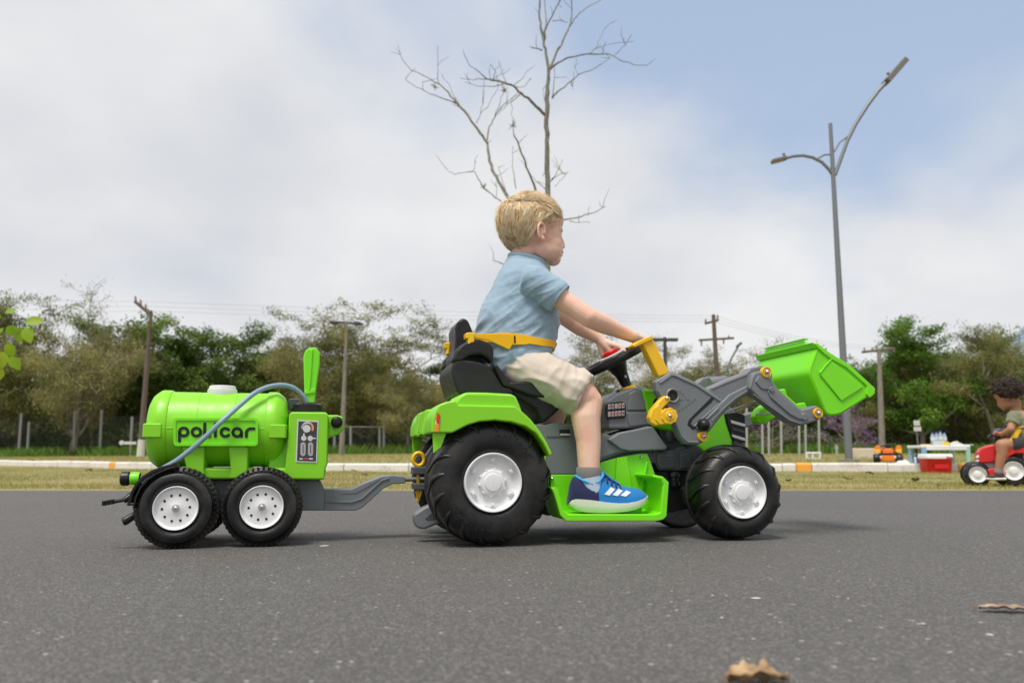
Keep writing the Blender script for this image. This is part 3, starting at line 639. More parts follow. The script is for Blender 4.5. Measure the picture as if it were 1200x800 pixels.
# --- wire fences
FGALV = Mat('fence_galvanised', (.24, .25, .25), .6).m; FWHITE = Mat('fence_white_post', (.36, .36, .35), .6).m; FMESH = Mat('fence_wire', (.13, .14, .13), .6).m
def fence(name, posts, dist, w, mat, label, rail=None, x0=None, x1=None, top=None, wires=True):
    c = wat((posts[0][0] + posts[-1][0]) / 2, 530, dist); z = gz(c.x, c.y) - .05; o = Vector((c.x, c.y, z)); e = empty(name, o, 0, label, 'fence', 'wire fences'); k = dist / FPX / 2
    for px, py, lean in posts:
        b = wat(px, 531, dist) - o; t = wat(px + lean, py, dist) - o; b.z = -.0; MB().tube([b, t], w * k, 8).build('fence_post', mat, e)
    a, b = wat(x0 if x0 is not None else posts[0][0], top or posts[0][1] + 3, dist) - o, wat(x1 if x1 is not None else posts[-1][0], top or posts[0][1] + 3, dist) - o
    if rail: MB().tube([a, b], .022, 6).build('top_rail', mat, e)
    if wires:
        mb = MB(); L = (b - a).length; h = a.z; s_ = .16; n = int(L / s_)
        for i in range(-int(h / s_), n):
            for sg in (1, -1):
                xa = a.x + i * s_; lo, hi = (xa, 0), (xa + h, h)
                if sg < 0: lo, hi = (xa + h, 0), (xa, h)
                # clip to the panel
                (xl, zl), (xh, zh) = lo, hi
                if max(xl, xh) < a.x or min(xl, xh) > b.x: continue
                def cut(x, z_, x2, z2, X): t = (X - x) / (x2 - x); return X, z_ + (z2 - z_) * t
                if xl < a.x: xl, zl = cut(xl, zl, xh, zh, a.x)
                if xh < a.x: xh, zh = cut(xl, zl, xh, zh, a.x)
                if xl > b.x: xl, zl = cut(xl, zl, xh, zh, b.x)
                if xh > b.x: xh, zh = cut(xl, zl, xh, zh, b.x)
                mb.add([(xl - .003, a.y, zl), (xl + .003, a.y, zl), (xh + .003, a.y + .002 * sg, zh), (xh - .003, a.y + .002 * sg, zh)], [(0, 1, 2, 3)])
        mb.build('wire_mesh', FMESH, e, sharp=None, fix=False, kind='stuff')
    return e
fence('wire_fence', [(-30, 486, 2), (22, 484, 3.5), (32, 494, 2.5), (86, 481, 2), (117, 480, 2), (153, 488, 2), (212, 486, 1.5), (262, 486, 1)], 41, 3.2, FGALV, 'grey wire fence with leaning posts in front of the trees at left', x0=-40, x1=270, top=487)
fence('wire_fence', [(330, 500, 0), (392, 500, 0), (411, 499, 0), (445, 501, 0), (450, 491, 0), (478, 499, 0), (520, 500, 0), (575, 500, 0)], 41.3, 3.0, FGALV, 'chain link fence with a top rail behind the drawbar', rail=True, x0=330, x1=600, top=500)
fence('wire_fence', [(875, 478, 0), (893.5, 466, -.5), (901, 466, -.5), (915.5, 466, -.5), (936.5, 466, -.5), (944, 466, -.5), (960, 466, -1)], 24, 2.6, FWHITE, 'row of slim white fence posts below the raised bucket', wires=False)
# cream wall, metal frame, small white marker post
def wbox(name, px0, px1, pyt, dist, depth, mat, label, cat, group=None, bevel=.02):
    a = wat(px0, 535, dist); b = wat(px1, 535, dist); z = gz(a.x, a.y) - .05; t = wat(px0, pyt, dist).z
    o = MB().box(((b.x - a.x) / 2, depth / 2, (t - z) / 2), (b.x - a.x, depth, t - z)).build(name, mat, None, bevel=bevel); o.location = (a.x, a.y, z); return tag(o, label, cat, group)
wbox('low_wall', 999, 1034, 525, 19, .3, painted('cream_wall_render', (.62, .54, .43), (.40, .33, .25)), 'low cream wall between the street lamp and the orange quad bike', 'wall')
wbox('low_wall', -60, 17.0, 532, 38, .25, painted('dark_wall', (.10, .10, .09)), 'low dark wall at the foot of the trees at far left', 'wall')
e = empty('metal_frame', wat(952, 541, 17), 0, 'small white metal frame standing behind the kerb left of the street lamp', 'frame'); e.location.z = gz(e.location.x, e.location.y)
def el(px, py, dd=0): return wat(px, py, 17 + dd) - e.location
for x in (945.5, 952.5, 961): MB().tube([el(x, 541), el(x, 530)], .022, 6).build('upright', WHITE, e)
for y in (530.5, 537.5): MB().tube([el(944.5, y), el(962, y)], .02, 6).build('rail', WHITE, e)
b = wat(981, 541, 20); e = empty('marker_post', (b.x, b.y, gz(b.x, b.y)), 0, 'tiny white marker post left of the street lamp foot', 'post'); MB().box((0, 0, .15), (.05, .05, .3)).build('post', FWHITE, e); MB().box((0, -.001, .22), (.09, .05, .04)).build('plate', FWHITE, e)
# wooden pointer at left
b = wat(152, 533, 27); e = empty('pointer_sign', (b.x, b.y, gz(b.x, b.y)), 0, 'white plank sign with a round end beside the painted foot of the brown pole', 'sign'); o_ = Vector(e.location)
MB().tube([(0, .03, 0), (0, .03, .55)], .02, 6).build('post', FGALV, e)
MB().box(((wat(152.5, 519, 27) - o_)), (.42, .03, .09)).build('plank', PWHITE, e, bevel=.01); c = wat(142.5, 518.5, 27) - o_; MB().lathe([(0, -.02), (.075, -.02), (.075, .02), (0, .02)], c, 16).build('round_end', PWHITE, e)
# --- sprig of young leaves at the left edge
SPR = leaf_mat('young_leaves', [(0, (.20, .36, .02)), (.5, (.27, .46, .03)), (1, (.40, .44, .03))], .45, .45, 3)
sd = 5.2; b = wat(-34, 520, sd); b.z = .0
sp_ = empty('sapling', (b.x, b.y, 0), 0, 'sapling with bright yellow green leaves reaching in at the left edge', 'plant')
sp_l = lambda px, py, dd=0: wat(px, py, sd + dd) - Vector((b.x, b.y, 0))
MB().tube([(0, 0, -.02), sp_l(-30, 480), sp_l(-24, 430), sp_l(-22, 380)], [.012, .009, .007, .004], 7).build('stem', BARK, sp_)
for pts in ([(-26, 440), (-8, 418), (10, 395), (26, 388)], [(-24, 420), (-10, 400), (2, 378), (8, 366)], [(-25, 450), (-10, 432), (2, 420)]): MB().tube([sp_l(*p) for p in pts], [.005, .004, .003, .002][:len(pts)], 6).build('branch', BARK, sp_)
def leaf_at(px, py, L, ang, tilt, dd=0):
    c = sp_l(px, py, dd); n = 7; mb = MB(); d = Vector((math.cos(R(ang)), math.sin(R(tilt)) * .4, math.sin(R(ang)))).normalized(); s_ = Vector((-d.z, math.cos(R(tilt)) * .5, d.x)).normalized(); nn_ = d.cross(s_); L_m = L * sd / FPX; vs_ = []
    for i in range(n + 1):
        t = i / n; w = math.sin(math.pi * min(1, t * .96 + .02)) ** .75 * (1 - .35 * t) * .42 * L_m; cc = c + d * (t * L_m) - nn_ * (.18 * L_m * t * t)
        vs_ += [cc - s_ * w + nn_ * w * .25, cc, cc + s_ * w + nn_ * w * .25]
    mb.add(vs_, [(i * 3 + j, i * 3 + j + 1, (i + 1) * 3 + j + 1, (i + 1) * 3 + j) for i in range(n) for j in range(2)]); mb.build('leaf', SPR, sp_, sharp=180, fix=False)
for a in ((24, 383, 19, -95, 20), (30, 384, 20, -62, -30), (30, 378, 19, 15, 30), (16, 381, 15, -120, 10), (9, 402, 17, -70, 20), (3, 412, 20, -85, -20), (12, 418, 18, -55, 30), (-3, 405, 16, -110, 0), (6, 366, 12, 20, 20), (2, 372, 12, 150, 20), (-6, 395, 14, 60, 10), (-14, 420, 18, 200, 20), (-20, 380, 18, 120, 0), (-22, 385, 16, 40, 30), (0, 430, 16, -95, 15)): leaf_at(*a)
# ================================================================== WHEELS, LETTERING
def tractor_wheel(parent, name, cx, cz, yo, R_, W, rim, side, nl=20, tmat=None, rmat=None, simple=False, marks=False):
    """yo: local y of the outer face, side -1 = outer face towards the camera"""
    s = -side; c = (cx, yo, cz); tmat = tmat or TYRE; rmat = rmat or RIMW; n = 28 if simple else 72
    hub = MB().lathe([(.001, W * .35), (rim * .5, W * .35), (rim * .5, W * .9), (.001, W * .9)], c, 20, sgn=s).build(name, DGREY, parent)
    pr = [(rim * .90, .030), (rim * .97, .014), (rim * 1.05, .006), (rim * 1.16, .0015), (R_ * .66, 0), (R_ * .76, .001), (R_ * .84, .005), (R_ * .905, .013), (R_ * .945, .025), (R_ * .958, .04), (R_ * .96, W - .022), (R_ * .955, W - .014),
          (R_ * .995, W - .012), (R_, W - .009), (R_, W - .005), (R_ * .985, W - .002), (R_ * .90, W), (R_ * .80, W - .006), (rim * 1.05, W - .012), (rim, W - .02)]
    mb = MB().lathe(pr, c, n, sgn=s)
    for k in range(nl):
        a0 = 2 * math.pi * k / nl; pts = []
        for rr, h, da in ((.79, .004, 0), (.86, .0075, .035), (.925, .0165, .10), (.945, .032, .17), (.952, .5 * W, .27), (.952, W - .016, .36)):
            a = a0 + da * (1 if side < 0 else -1); pts.append(Vector((cx + math.cos(a) * R_ * rr, yo + s * h, cz + math.sin(a) * R_ * rr)))
        r_ = R_ * .030; q_ = R_ * .056
        mb.tube(pts, [r_ * .35, r_ * .8, r_, r_, r_, r_], 6 if simple else 8, ry=[q_ * .55, q_ * .8, q_, q_, q_, q_], up=(math.cos(a0), 0, math.sin(a0)))
    mb.build('tyre', tmat, hub, sharp=50)
    pr = [(rim * .97, .030), (rim * 1.0, .012), (rim * 1.0, .004), (rim * .975, .0005), (rim * .94, .001), (rim * .91, .007), (rim * .885, .014), (rim * .84, .0165), (rim * .62, .0185), (rim * .46, .0165), (rim * .43, .010), (rim * .40, .0075), (rim * .30, .0065), (rim * .285, .004), (rim * .16, .003), (.0008, .003)]
    mb = MB().lathe(pr, c, 28 if simple else 64, sgn=s)
    if not simple:
        for k in range(10):
            a = 2 * math.pi * (k + .3) / 10; mb.lathe([(.0001, .0085), (.0035, .0088), (.0042, .012), (.0045, .018)], (cx + math.cos(a) * rim * .44, yo, cz + math.sin(a) * rim * .44), 10, sgn=s)
        for k in range(6):
            a = 2 * math.pi * (k + .5) / 6; d = Vector((math.cos(a), 0, math.sin(a))); t = Vector((-math.sin(a), 0, math.cos(a)))
            m3 = Matrix((d, Vector((0, 1, 0)), t)).transposed(); mb.box(Vector(c) + d * rim * .74 + Vector((0, s * .0145, 0)), (rim * .13, .009, rim * .16), m3); mb.lathe([(.0001, .0075), (.0022, .008), (.003, .011)], Vector(c) + d * rim * .74, 8, sgn=s)
        for a in (.15, 2.2, 4.4): 
            pts = [Vector((cx + math.cos(a + q * .09) * rim * .80, yo + s * .0168, cz + math.sin(a + q * .09) * rim * .80)) for q in range(7)]; mb.tube(pts, .0018, 6)
    mb.build('rim', rmat, hub, sharp=35)
    if marks:
        for a0, flip in ((R(60), 1), (R(240), 1)):
            ring_text(hub, 'policar', cx, cz, yo + s * .0022, R_ * .70, a0, R_ * .105, s, tmat)
    return hub
def knobby_wheel(parent, cx, cz, yo, R_, W, rim, side):
    s = -side; c = (cx, yo, cz)
    hub = MB().lathe([(.001, W * .3), (rim * .5, W * .3), (rim * .5, W * .9), (.001, W * .9)], c, 20, sgn=s).build('wheel', DGREY, parent)
    pr = [(rim * .92, .02), (rim * .99, .010), (rim * 1.05, .006), (rim * 1.2, .0015), (R_ * .70, 0), (R_ * .80, .0018), (R_ * .858, .005), (R_ * .868, .0085), (R_ * .88, .0065), (R_ * .915, .011), (R_ * .945, .017), (R_ * .95, .026), (R_ * .95, W - .016), (R_ * .92, W - .008), (R_ * .8, W), (rim, W - .01)]
    mb = MB().lathe(pr, c, 72, sgn=s)
    for k in range(46):
        for row in range(3):
            a = 2 * math.pi * (k + (.5 if row == 1 else 0)) / 46; d = Vector((math.cos(a), 0, math.sin(a))); t = Vector((-math.sin(a), 0, math.cos(a)))
            if row == 0:
                tilt = .80; dd = (d * math.cos(tilt) + Vector((0, -s, 0)) * math.sin(tilt)).normalized(); yy = t.cross(dd)
                mb.box(Vector(c) + d * R_ * .937 + Vector((0, s * .0150, 0)), (.0085, .0125, .0066), Matrix((dd, yy, t)).transposed())
            else:
                y_ = (.33 if row == 1 else .66) * W + .008; mb.box(Vector(c) + d * R_ * .965 + Vector((0, s * y_, 0)), (.0085, W * .26, .0066), Matrix((d, Vector((0, 1, 0)), t)).transposed())
    mb.build('tyre', TYRE, hub, sharp=40)
    pr = [(rim * .97, .022), (rim * 1.0, .010), (rim * 1.0, .003), (rim * .975, .0002), (rim * .945, .001), (rim * .92, .0065), (rim * .88, .0095), (rim * .6, .0085), (rim * .3, .008), (rim * .22, .006), (.0008, .006)]
    rm = MB().lathe(pr, c, 56, sgn=s).build('rim', RIMW, hub, sharp=35)
    for k in range(10):
        a = 2 * math.pi * (k + .1) / 10; MBh = MB().lathe([(.0002, .0078), (.0030, .0078), (.0030, .0105)], (cx + math.cos(a) * rim * .60, yo, cz + math.sin(a) * rim * .60), 12, sgn=s)
        mb = MBh if k == 0 else mb; 
        if k: mb.v and None
        HOLES_V.append(MBh)
    allh = MB()
    for q in HOLES_V: allh.add(q.v, q.f)
    HOLES_V.clear(); allh.build('bolt_hole_shade', RECESS_SHADE, hub, kind='stuff')  # dark discs on the solid rim; the shade of holes is only colour
    mb = MB().lathe([(.0003, .0022), (.0035, .0024), (.005, .0034), (.0052, .0040), (.0088, .0042), (.0088, .0065)], c, 20, sgn=s); mb.build('axle_bolt', STEEL, hub)
    return hub
HOLES_V = []
def arc(cx, cy, r_, a0, a1, n=16): return [(cx + r_ * math.cos(R(a0 + (a1 - a0) * i / n)), cy + r_ * math.sin(R(a0 + (a1 - a0) * i / n))) for i in range(n + 1)]
GLY = {  # stroke letters, x-height 1, own width last
 'p': ([[(.13, -.38), (.13, .5)] , arc(.5, .5, .37, 180, -180, 28)], 1.0), 'o': ([arc(.5, .5, .37, 0, 360, 28)], 1.0),
 'l': ([[(.12, 1.28), (.10, .46)] + arc(.44, .46, .34, 180, 290, 10)], .80), 'i': ([[(.13, .13), (.13, .87)], [(.13, 1.24), (.13, 1.26)]], .40),
 'c': ([arc(.5, .5, .37, 42, 318, 24)], .92), 'a': ([arc(.5, .5, .37, 0, 360, 28), [(.87, .5), (.87, .13)]], 1.06), 'r': ([[(.13, .13), (.13, .45)] + arc(.55, .45, .42, 180, 88, 12) + [(.80, .87)]], .86)}
def text_strokes(s, w=.26):
    x = 0; out = []
    for ch in s:
        st, wd = GLY[ch]; out.append((ch, [[(x + a, b) for a, b in pl] for pl in st])); x += wd + .10
    return out, x
def stroke_mesh(mb, pl, w, fn):
    """flat round-ended ribbon with thickness; fn(u, v, h) -> local point"""
    P_ = [Vector((a, b)) for a, b in pl]; n = len(P_); L_s, R_s = [], []
    for i in range(n):
        t = (P_[min(i + 1, n - 1)] - P_[max(i - 1, 0)]).normalized(); nn_ = Vector((-t.y, t.x)) * w / 2; L_s.append(P_[i] + nn_); R_s.append(P_[i] - nn_)
    vs_ = []; 
    for a, b in zip(L_s, R_s): vs_ += [fn(a.x, a.y, 0), fn(b.x, b.y, 0), fn(a.x, a.y, 1), fn(b.x, b.y, 1)]
    fs = []
    for i in range(n - 1):
        a, b = i * 4, i * 4 + 4; fs += [(a + 2, a + 3, b + 3, b + 2), (a, b, b + 1, a + 1), (a, a + 2, b + 2, b), (a + 1, b + 1, b + 3, a + 3)]
    mb.add(vs_, fs)
    for e_ in (P_[0], P_[-1]):
        k = 10; ring = [(e_.x + math.cos(2 * math.pi * j / k) * w / 2, e_.y + math.sin(2 * math.pi * j / k) * w / 2) for j in range(k)]
        mb.add([fn(a, b, 0) for a, b in ring] + [fn(a, b, .97) for a, b in ring], [tuple(range(k, 2 * k))] + [(j, (j + 1) % k, k + (j + 1) % k, k + j) for j in range(k)])
def ring_text(parent, s, cx, cz, y, rad, a_mid, size, sg, mat):
    st, wd = text_strokes(s); mb = MB()
    for ch, pls in st:
        for pl in pls:
            def fn(u, v, h):
                a = a_mid - (u - wd / 2) * size / rad; rr = rad + (v - .5) * size; return (cx + math.cos(a) * rr, y - sg * (.0012 * h + .0018), cz + math.sin(a) * rr)
            stroke_mesh(mb, pl, .20, fn)
    mb.build('raised_lettering', mat, parent, fix=True, sharp=30)
def bolt(parent, c, r_, side=-1, washer=None, wr=0, name='bolt'):
    s = -side
    if washer:
        w = MB().lathe([(.0005, -.006), (wr * .55, -.006), (wr * .62, -.0035), (wr * .78, -.0035), (wr * .84, -.006), (wr * .95, -.006), (wr, -.004), (wr, .006)], c, 28, sgn=s).build('washer', washer, parent)
        MB().lathe([(.0003, -.0125), (r_ * .6, -.0115), (r_, -.0085), (r_, -.006), (r_ * 1.35, -.006), (r_ * 1.35, -.003)], c, 20, sgn=s).build('bolt', STEEL, w); return w
    return MB().lathe([(.0003, -.006), (r_ * .6, -.005), (r_, -.002), (r_, .002)], c, 16, sgn=s).build(name, STEEL, parent)
# ================================================================== THE TOY TANK TRAILER
TY = R(13.5); TO = W0.at(255, 560, 0); FT = Frame(-.745, -.105, TY)
tr = empty('toy_trailer', (FT.o.x, FT.o.y, 0), TY, 'bright green toy tank trailer with four wheels and a pale hose over the tank', 'toy trailer')
A = FT.at
yn = -.152                       # outer wheel face
w1 = A(205.3, 598.2, yn); w2 = A(306.5, 598.6, yn); RW = .0925
for wv in (w1, w2):
    knobby_wheel(tr, wv.x, RW + .001, yn, RW, .062, .0505, -1)
    knobby_wheel(tr, wv.x, RW + .001, -yn, RW, .062, .0505, 1)
mb = MB()
for wv in (w1, w2): mb.tube([(wv.x, yn + .03, RW), (wv.x, -yn - .03, RW)], .008, 10)
mb.build('axles', STEEL, tr)
# tank: barrel along local x with hoops
ty = -.098; tl = A(173, 505, ty * .3).x; trr = A(337, 505, ty * .3).x; zc = A(255, 503.5, ty).z; RT = .0985; zc = (A(255, 459.5, -.01).z + A(255, 549, -.03).z) / 2 + .002; RT = (A(255, 459.5, -.01).z - A(255, 549, -.03).z) / 2
Lt = trr - tl
pr = [(.001, -.001), (RT * .35, -.0005), (RT * .72, .003), (RT * .87, .010), (RT * .95, .019), (RT * 1.005, .026), (RT * 1.015, .031), (RT * 1.015, .046), (RT * 1.0, .051), (RT * .975, .053), (RT * .972, .36 * Lt), (RT * .962, .362 * Lt), (RT * .962, .366 * Lt), (RT * .972, .368 * Lt),
      (RT * .974, .62 * Lt), (RT * .962, .622 * Lt), (RT * .962, .626 * Lt), (RT * .974, .628 * Lt), (RT * .975, Lt - .053), (RT * 1.0, Lt - .051), (RT * 1.015, Lt - .046), (RT * 1.015, Lt - .031), (RT * 1.005, Lt - .026), (RT * .95, Lt - .019), (RT * .87, Lt - .010), (RT * .72, Lt - .003), (RT * .35, Lt + .0005), (.001, Lt + .001)]
tank = MB().lathe(pr, (tl, 0, zc), 80, axis='x').build('tank', GREEN, tr, sharp=28)
mb = MB()                      # moulded seam and joining blocks
mb.box((tl + Lt / 2, 0, zc), (Lt - .07, RT * 1.965, .004))
mb.build('seam', GREEN, tank, bevel=.001)
for xa, xb in ((tl - .0015, tl + .046), (trr - .044, trr + .001)):
    za = A(180, 496, ty).z; zb = A(180, 512.5, ty).z
    for sg in (-1, 1):
        m_ = MB(); m_.prism([(xa + .004, sg * RT * .30, za), (xa, sg * RT * .84, za), (xa + .004, sg * RT * 1.035, za), (xb - .004, sg * RT * 1.035, za), (xb, sg * RT * 1.0, za), (xb, sg * RT * .3, za)], (0, 0, zb - za))
        m_.build('joint_block', GREEN, tank, bevel=.004)
# saddles and base
base_t = A(280, 547, -.08).z; base_b = A(280, 561.5, -.09).z
MB().prof(FT, [(214, 548), (345, 548), (345, 561.5), (214, 561.5)], -.082, .082).build('tank_base', GREEN, tank, bevel=.006)
for xa, xb, tap in ((214, 239, 4), (268, 290, 2)):
    MB().prof(FT, [(xa - 1, 522), (xb + 1, 522), (xb, 550), (xb + 2, 561), (xa + tap - 2, 561), (xa + tap, 550)], -.092, .092).build('saddle', GREEN, tank, bevel=.005)
# name plate with raised border and stroke lettering
py_ = -RT * 1.035
def rrect(x0, y0, x1, y1, r_, yl, n=5):
    pts = []
    for cx, cy, a0 in ((x1 - r_, y0 + r_, 0), (x0 + r_, y0 + r_, 90), (x0 + r_, y1 - r_, 180), (x1 - r_, y1 - r_, 270)):
        for i in range(n + 1):
            a = R(a0 + 90 * i / n); pts.append((cx + r_ * math.cos(a), cy - r_ * math.sin(a)))
    return [A(x, y, yl) for x, y in pts]
q = rrect(203.5, 490, 302, 522, 4, py_); MB().prism(q, (0, .045, 0)).build('name_plate', GREEN2, tank, bevel=.0025)
o_r = rrect(203.2, 489.7, 302.3, 522.3, 4.2, py_ - .0028); i_r = rrect(206, 492.5, 299.5, 519.5, 2.5, py_ - .0028); n_ = len(o_r); off = Vector((0, .0038, 0))
mb = MB(); mb.add(o_r + i_r + [p + off for p in o_r] + [p + off for p in i_r], [(i, (i + 1) % n_, n_ + (i + 1) % n_, n_ + i) for i in range(n_)] + [(i, 2 * n_ + i, 2 * n_ + (i + 1) % n_, (i + 1) % n_) for i in range(n_)] + [(n_ + i, n_ + (i + 1) % n_, 3 * n_ + (i + 1) % n_, 3 * n_ + i) for i in range(n_)])
mb.build('plate_border', GREEN2, tank, sharp=30)
INK = Mat('black_lettering', (.008, .008, .008), .6).m
st, wd = text_strokes('policar'); x0t, x1t, yb, yt = 208.5, 298.0, 512.6, 500.0
rise = -.010
for ch, pls in st:
    mb = MB()
    for pl in pls:
        def fn(u, v, h):
            return A(x0t + (x1t - x0t) * u / (wd - .14), yb - 12.6 * v + 1.0 * (u / wd) - .6, py_ - .0018 * h + .0004)
        stroke_mesh(mb, pl, .27, fn)
    mb.build('letter', INK, tank, sharp=30)
# cap
c = A(260.7, 459, 0); capr = .0345
MB().lathe([(.0005, .016), (capr * .85, .016), (capr * .93, .0145), (capr * .95, .011), (capr * .95, .0085), (capr, .008), (capr * 1.02, .004), (capr * 1.02, -.010), (.0005, -.010)], (c.x, 0, zc + RT * .99), 44, axis='z').build('filler_cap', WHITE, tank, sharp=35)
mb = MB()
for k in range(40):
    a = 2 * math.pi * k / 40; mb.box((c.x + math.cos(a) * capr * 1.02, math.sin(a) * capr * 1.02, zc + RT * .99), (.0022, .0022, .010), Matrix.Rotation(a, 3, 'Z'))
mb.build('cap_ribs', WHITE, tank, kind='stuff')
# pump box
yb_ = -.088
box = MB().prof(FT, [(341, 482.5), (382, 482.8), (385, 486), (384.5, 500), (384, 543), (381.5, 549), (380, 561.5), (335, 561.5), (332.5, 553), (334.5, 546), (338, 500), (338.5, 486)], yb_, .088).build('pump_box', GREEN, tr, bevel=.007, seg=3)
MB().prof(FT, [(336, 549.5), (382.5, 549.5), (379.5, 562), (337, 562)], yb_ + .006, .08).build('box_skirt', GREEN, box, bevel=.004)
MB().prof(FT, [(318, 520), (340, 505), (340, 562), (312, 562)], -.06, .06).build('box_bracket', GREEN, box, bevel=.005)
PANEL = Mat('panel_print', (.045, .045, .052), .35).m; PW = Mat('panel_white', (.62, .62, .62), .4).m; PG = Mat('panel_grey', (.42, .40, .41), .4).m; PR = Mat('panel_red_print', (.55, .05, .05), .4).m; PO = Mat('dial_orange', (.75, .30, .10), .4).m
def plate_px(name, loop_px, y, d, mat, parent, bev=0):
    return MB().prism([A(a, b, y) for a, b in loop_px], (0, d, 0)).build(name, mat, parent, bevel=bev)
pw = plate_px('panel_frame', [(348.3, 491.8), (373.3, 493), (371.5, 542), (346.3, 541)], yb_ - .0015, .003, PW, box)
plate_px('panel_face', [(349.8, 493.3), (371.8, 494.4), (370.2, 540.3), (348, 539.3)], yb_ - .0023, .002, PANEL, pw)
def disc_px(name, cx, cy, rpx, y, mat, parent, d=.0015, n=24):
    plate_px(name, [(cx + rpx * math.cos(2 * math.pi * i / n), cy - rpx * math.sin(2 * math.pi * i / n)) for i in range(n)], y, d, mat, parent)
def arcband(name, cx, cy, r0, r1, a0, a1, y, mat, parent):
    o1 = [(cx + r1 * math.cos(R(a0 + (a1 - a0) * i / 12)), cy - r1 * math.sin(R(a0 + (a1 - a0) * i / 12))) for i in range(13)]; i1 = [(cx + r0 * math.cos(R(a0 + (a1 - a0) * i / 12)), cy - r0 * math.sin(R(a0 + (a1 - a0) * i / 12))) for i in range(13)]
    plate_px(name, o1 + i1[::-1], y, .001, mat, parent)
yp = yb_ - .0032
arcband('dial_band', 360.2, 501.2, 5.2, 7.2, 130, 190, yp, PG, pw); arcband('dial_band', 360.2, 501.2, 5.2, 7.2, 60, 130, yp, PW, pw); arcband('dial_band', 360.2, 501.2, 5.2, 7.6, -30, 60, yp, PO, pw)
disc_px('dial', 359.4, 502, 4.6, yp - .001, PW, pw)
disc_px('gauge', 356, 513.2, 3.1, yp, PW, pw); disc_px('gauge', 363.6, 513.4, 3.1, yp, PW, pw); plate_px('gauge_hand', [(355.3, 507.5), (357.2, 507.5), (357, 512), (355.2, 512)], yp - .0004, .001, PW, pw); plate_px('gauge_hand', [(364, 512.7), (370.4, 512.7), (370.4, 514), (364, 514)], yp - .0004, .001, PW, pw)
for xx in (352, 360.8):
    plate_px('switch', [(xx + 3.1 + 3.1 * math.cos(R(a)), (521 if a < 180 else 531) - 3.1 * math.sin(R(a))) for a in range(0, 360, 20)], yp, .001, PG, pw)
    plate_px('switch_slot', [(xx + 2.8, 521), (xx + 3.7, 521), (xx + 3.6, 531), (xx + 2.7, 531)], yp - .0005, .001, PANEL, pw)
for xx, w_, mm in ((351, 3.5, PW), (355, 6.5, PR), (362, 4.5, PW)): plate_px('small_print', [(xx, 536.4), (xx + w_, 536.5), (xx + w_, 538.2), (xx, 538.1)], yp, .0008, mm, pw)
# top lid seat, upright lid, knob lug
tp = A(361, 480, 0); mb = MB(); mb.lathe([(.001, .016), (.028, .016), (.031, .013), (.034, .011), (.038, .010), (.038, .002), (.042, .001), (.042, -.006), (.001, -.006)], (A(361, 478, -.03).x, -.02, A(361, 478, -.06).z), 36, axis='z'); mb.build('black_collar', BLACK, box, sharp=35)
MB().prof(FT, [(338, 468), (340, 466.5), (350, 467), (350, 480), (338, 480)], .0, .03).build('latch', DGREY, box, bevel=.003)
ly = -.02
lid = MB().prof(FT, [(357, 474), (356.3, 452), (355.6, 418), (357.5, 411), (363, 406.8), (370.5, 407.2), (375, 413), (374.8, 425), (370.5, 455), (368.5, 474)], ly, ly + .045).build('open_lid', GREEN2, tr, bevel=.004)
MB().prof(FT, [(363.5, 410), (366.5, 409), (365.3, 432), (363.2, 457), (360.8, 457)], ly - .004, ly + .004).build('lid_rib', GREEN2, lid, bevel=.0015)
MB().prof(FT, [(356.6, 458), (370.2, 455), (369, 460), (357, 462)], ly - .003, ly + .04).build('lid_step', GREEN2, lid, bevel=.001)
lug = MB().prof(FT, [(383, 486), (395, 486), (402, 488), (402.3, 503), (398, 508.5), (383, 514)], -.05, -.02).build('side_lug', GREEN, box, bevel=.005)
c = A(394.6, 494.5, -.052); MB().lathe([(.0005, -.014), (.009, -.014), (.0135, -.011), (.015, -.006), (.015, .004), (.010, .008), (.010, .03)], c, 28).build('knob', BLACK, lug)
# chassis and drawbar
cy = -.045
MB().prof(FT, [(180, 572), (238, 572), (238, 561.5), (372, 561.5), (376, 564), (380.5, 574), (380.5, 598), (180, 598)], cy, -cy).build('chassis', GREY, tr, bevel=.004)
bar = MB().prof(FT, [(340, 573.2), (380, 573), (412, 572.8), (425, 566.5), (447, 557.8), (460, 556.5), (474, 558.3), (475.8, 560), (475.3, 566), (460, 567), (449, 572.5), (432, 588), (424, 595), (416, 598), (340, 598)], -.036, .036).build('drawbar', GREY, tr, bevel=.006, seg=3)
MB().tube([A(x, y, -.0372) for x, y in ((352, 587.5), (412, 588), (424, 584), (447, 563), (456, 560))], .0022, 6).build('drawbar_rib', GREY, bar)
MB().prof(FT, [(400, 575.5), (415, 575), (428, 569), (446, 561), (430, 570.5), (417, 577.5), (400, 578)], -.0375, -.034).build('drawbar_step', GREY, bar)
MB().tube([A(470, 561.5, 0), A(501, 561.5, 0)], .0058, 12).build('hitch_rod', GREY, bar)
# mudguard: two nested curved strips
gy = -.150
gm = [(151, 590), (154, 578), (160, 567), (168.5, 558.5), (178, 552.5), (190, 547.8), (203, 544.5)]
def strip(pts, th, y0, y1, name, mat, parent):
    n = len(pts); up = []; lo = []
    for i, (x, y) in enumerate(pts):
        x2, y2 = pts[min(i + 1, n - 1)]; x1, y1_ = pts[max(i - 1, 0)]; L = math.hypot(x2 - x1, y2 - y1_); nx, ny = (y2 - y1_) / L, -(x2 - x1) / L
        up.append((x + nx * th / 2, y + ny * th / 2)); lo.append((x - nx * th / 2, y - ny * th / 2))
    a = [A(x, y, y0) for x, y in up]; b = [A(x, y, y0) for x, y in lo]; o = Vector((0, y1 - y0, 0))
    rings = [[a[i], b[i], b[i] + o, a[i] + o] for i in range(n)]
    return MB().loft(rings).build(name, mat, parent, bevel=.0012)
mg = strip(gm, 3.6, gy, gy + .075, 'mudguard', BLACK, tr)
gm2 = [(x + 5.2 - i * .2, y + 5.0 - i * .55) for i, (x, y) in enumerate(gm)]
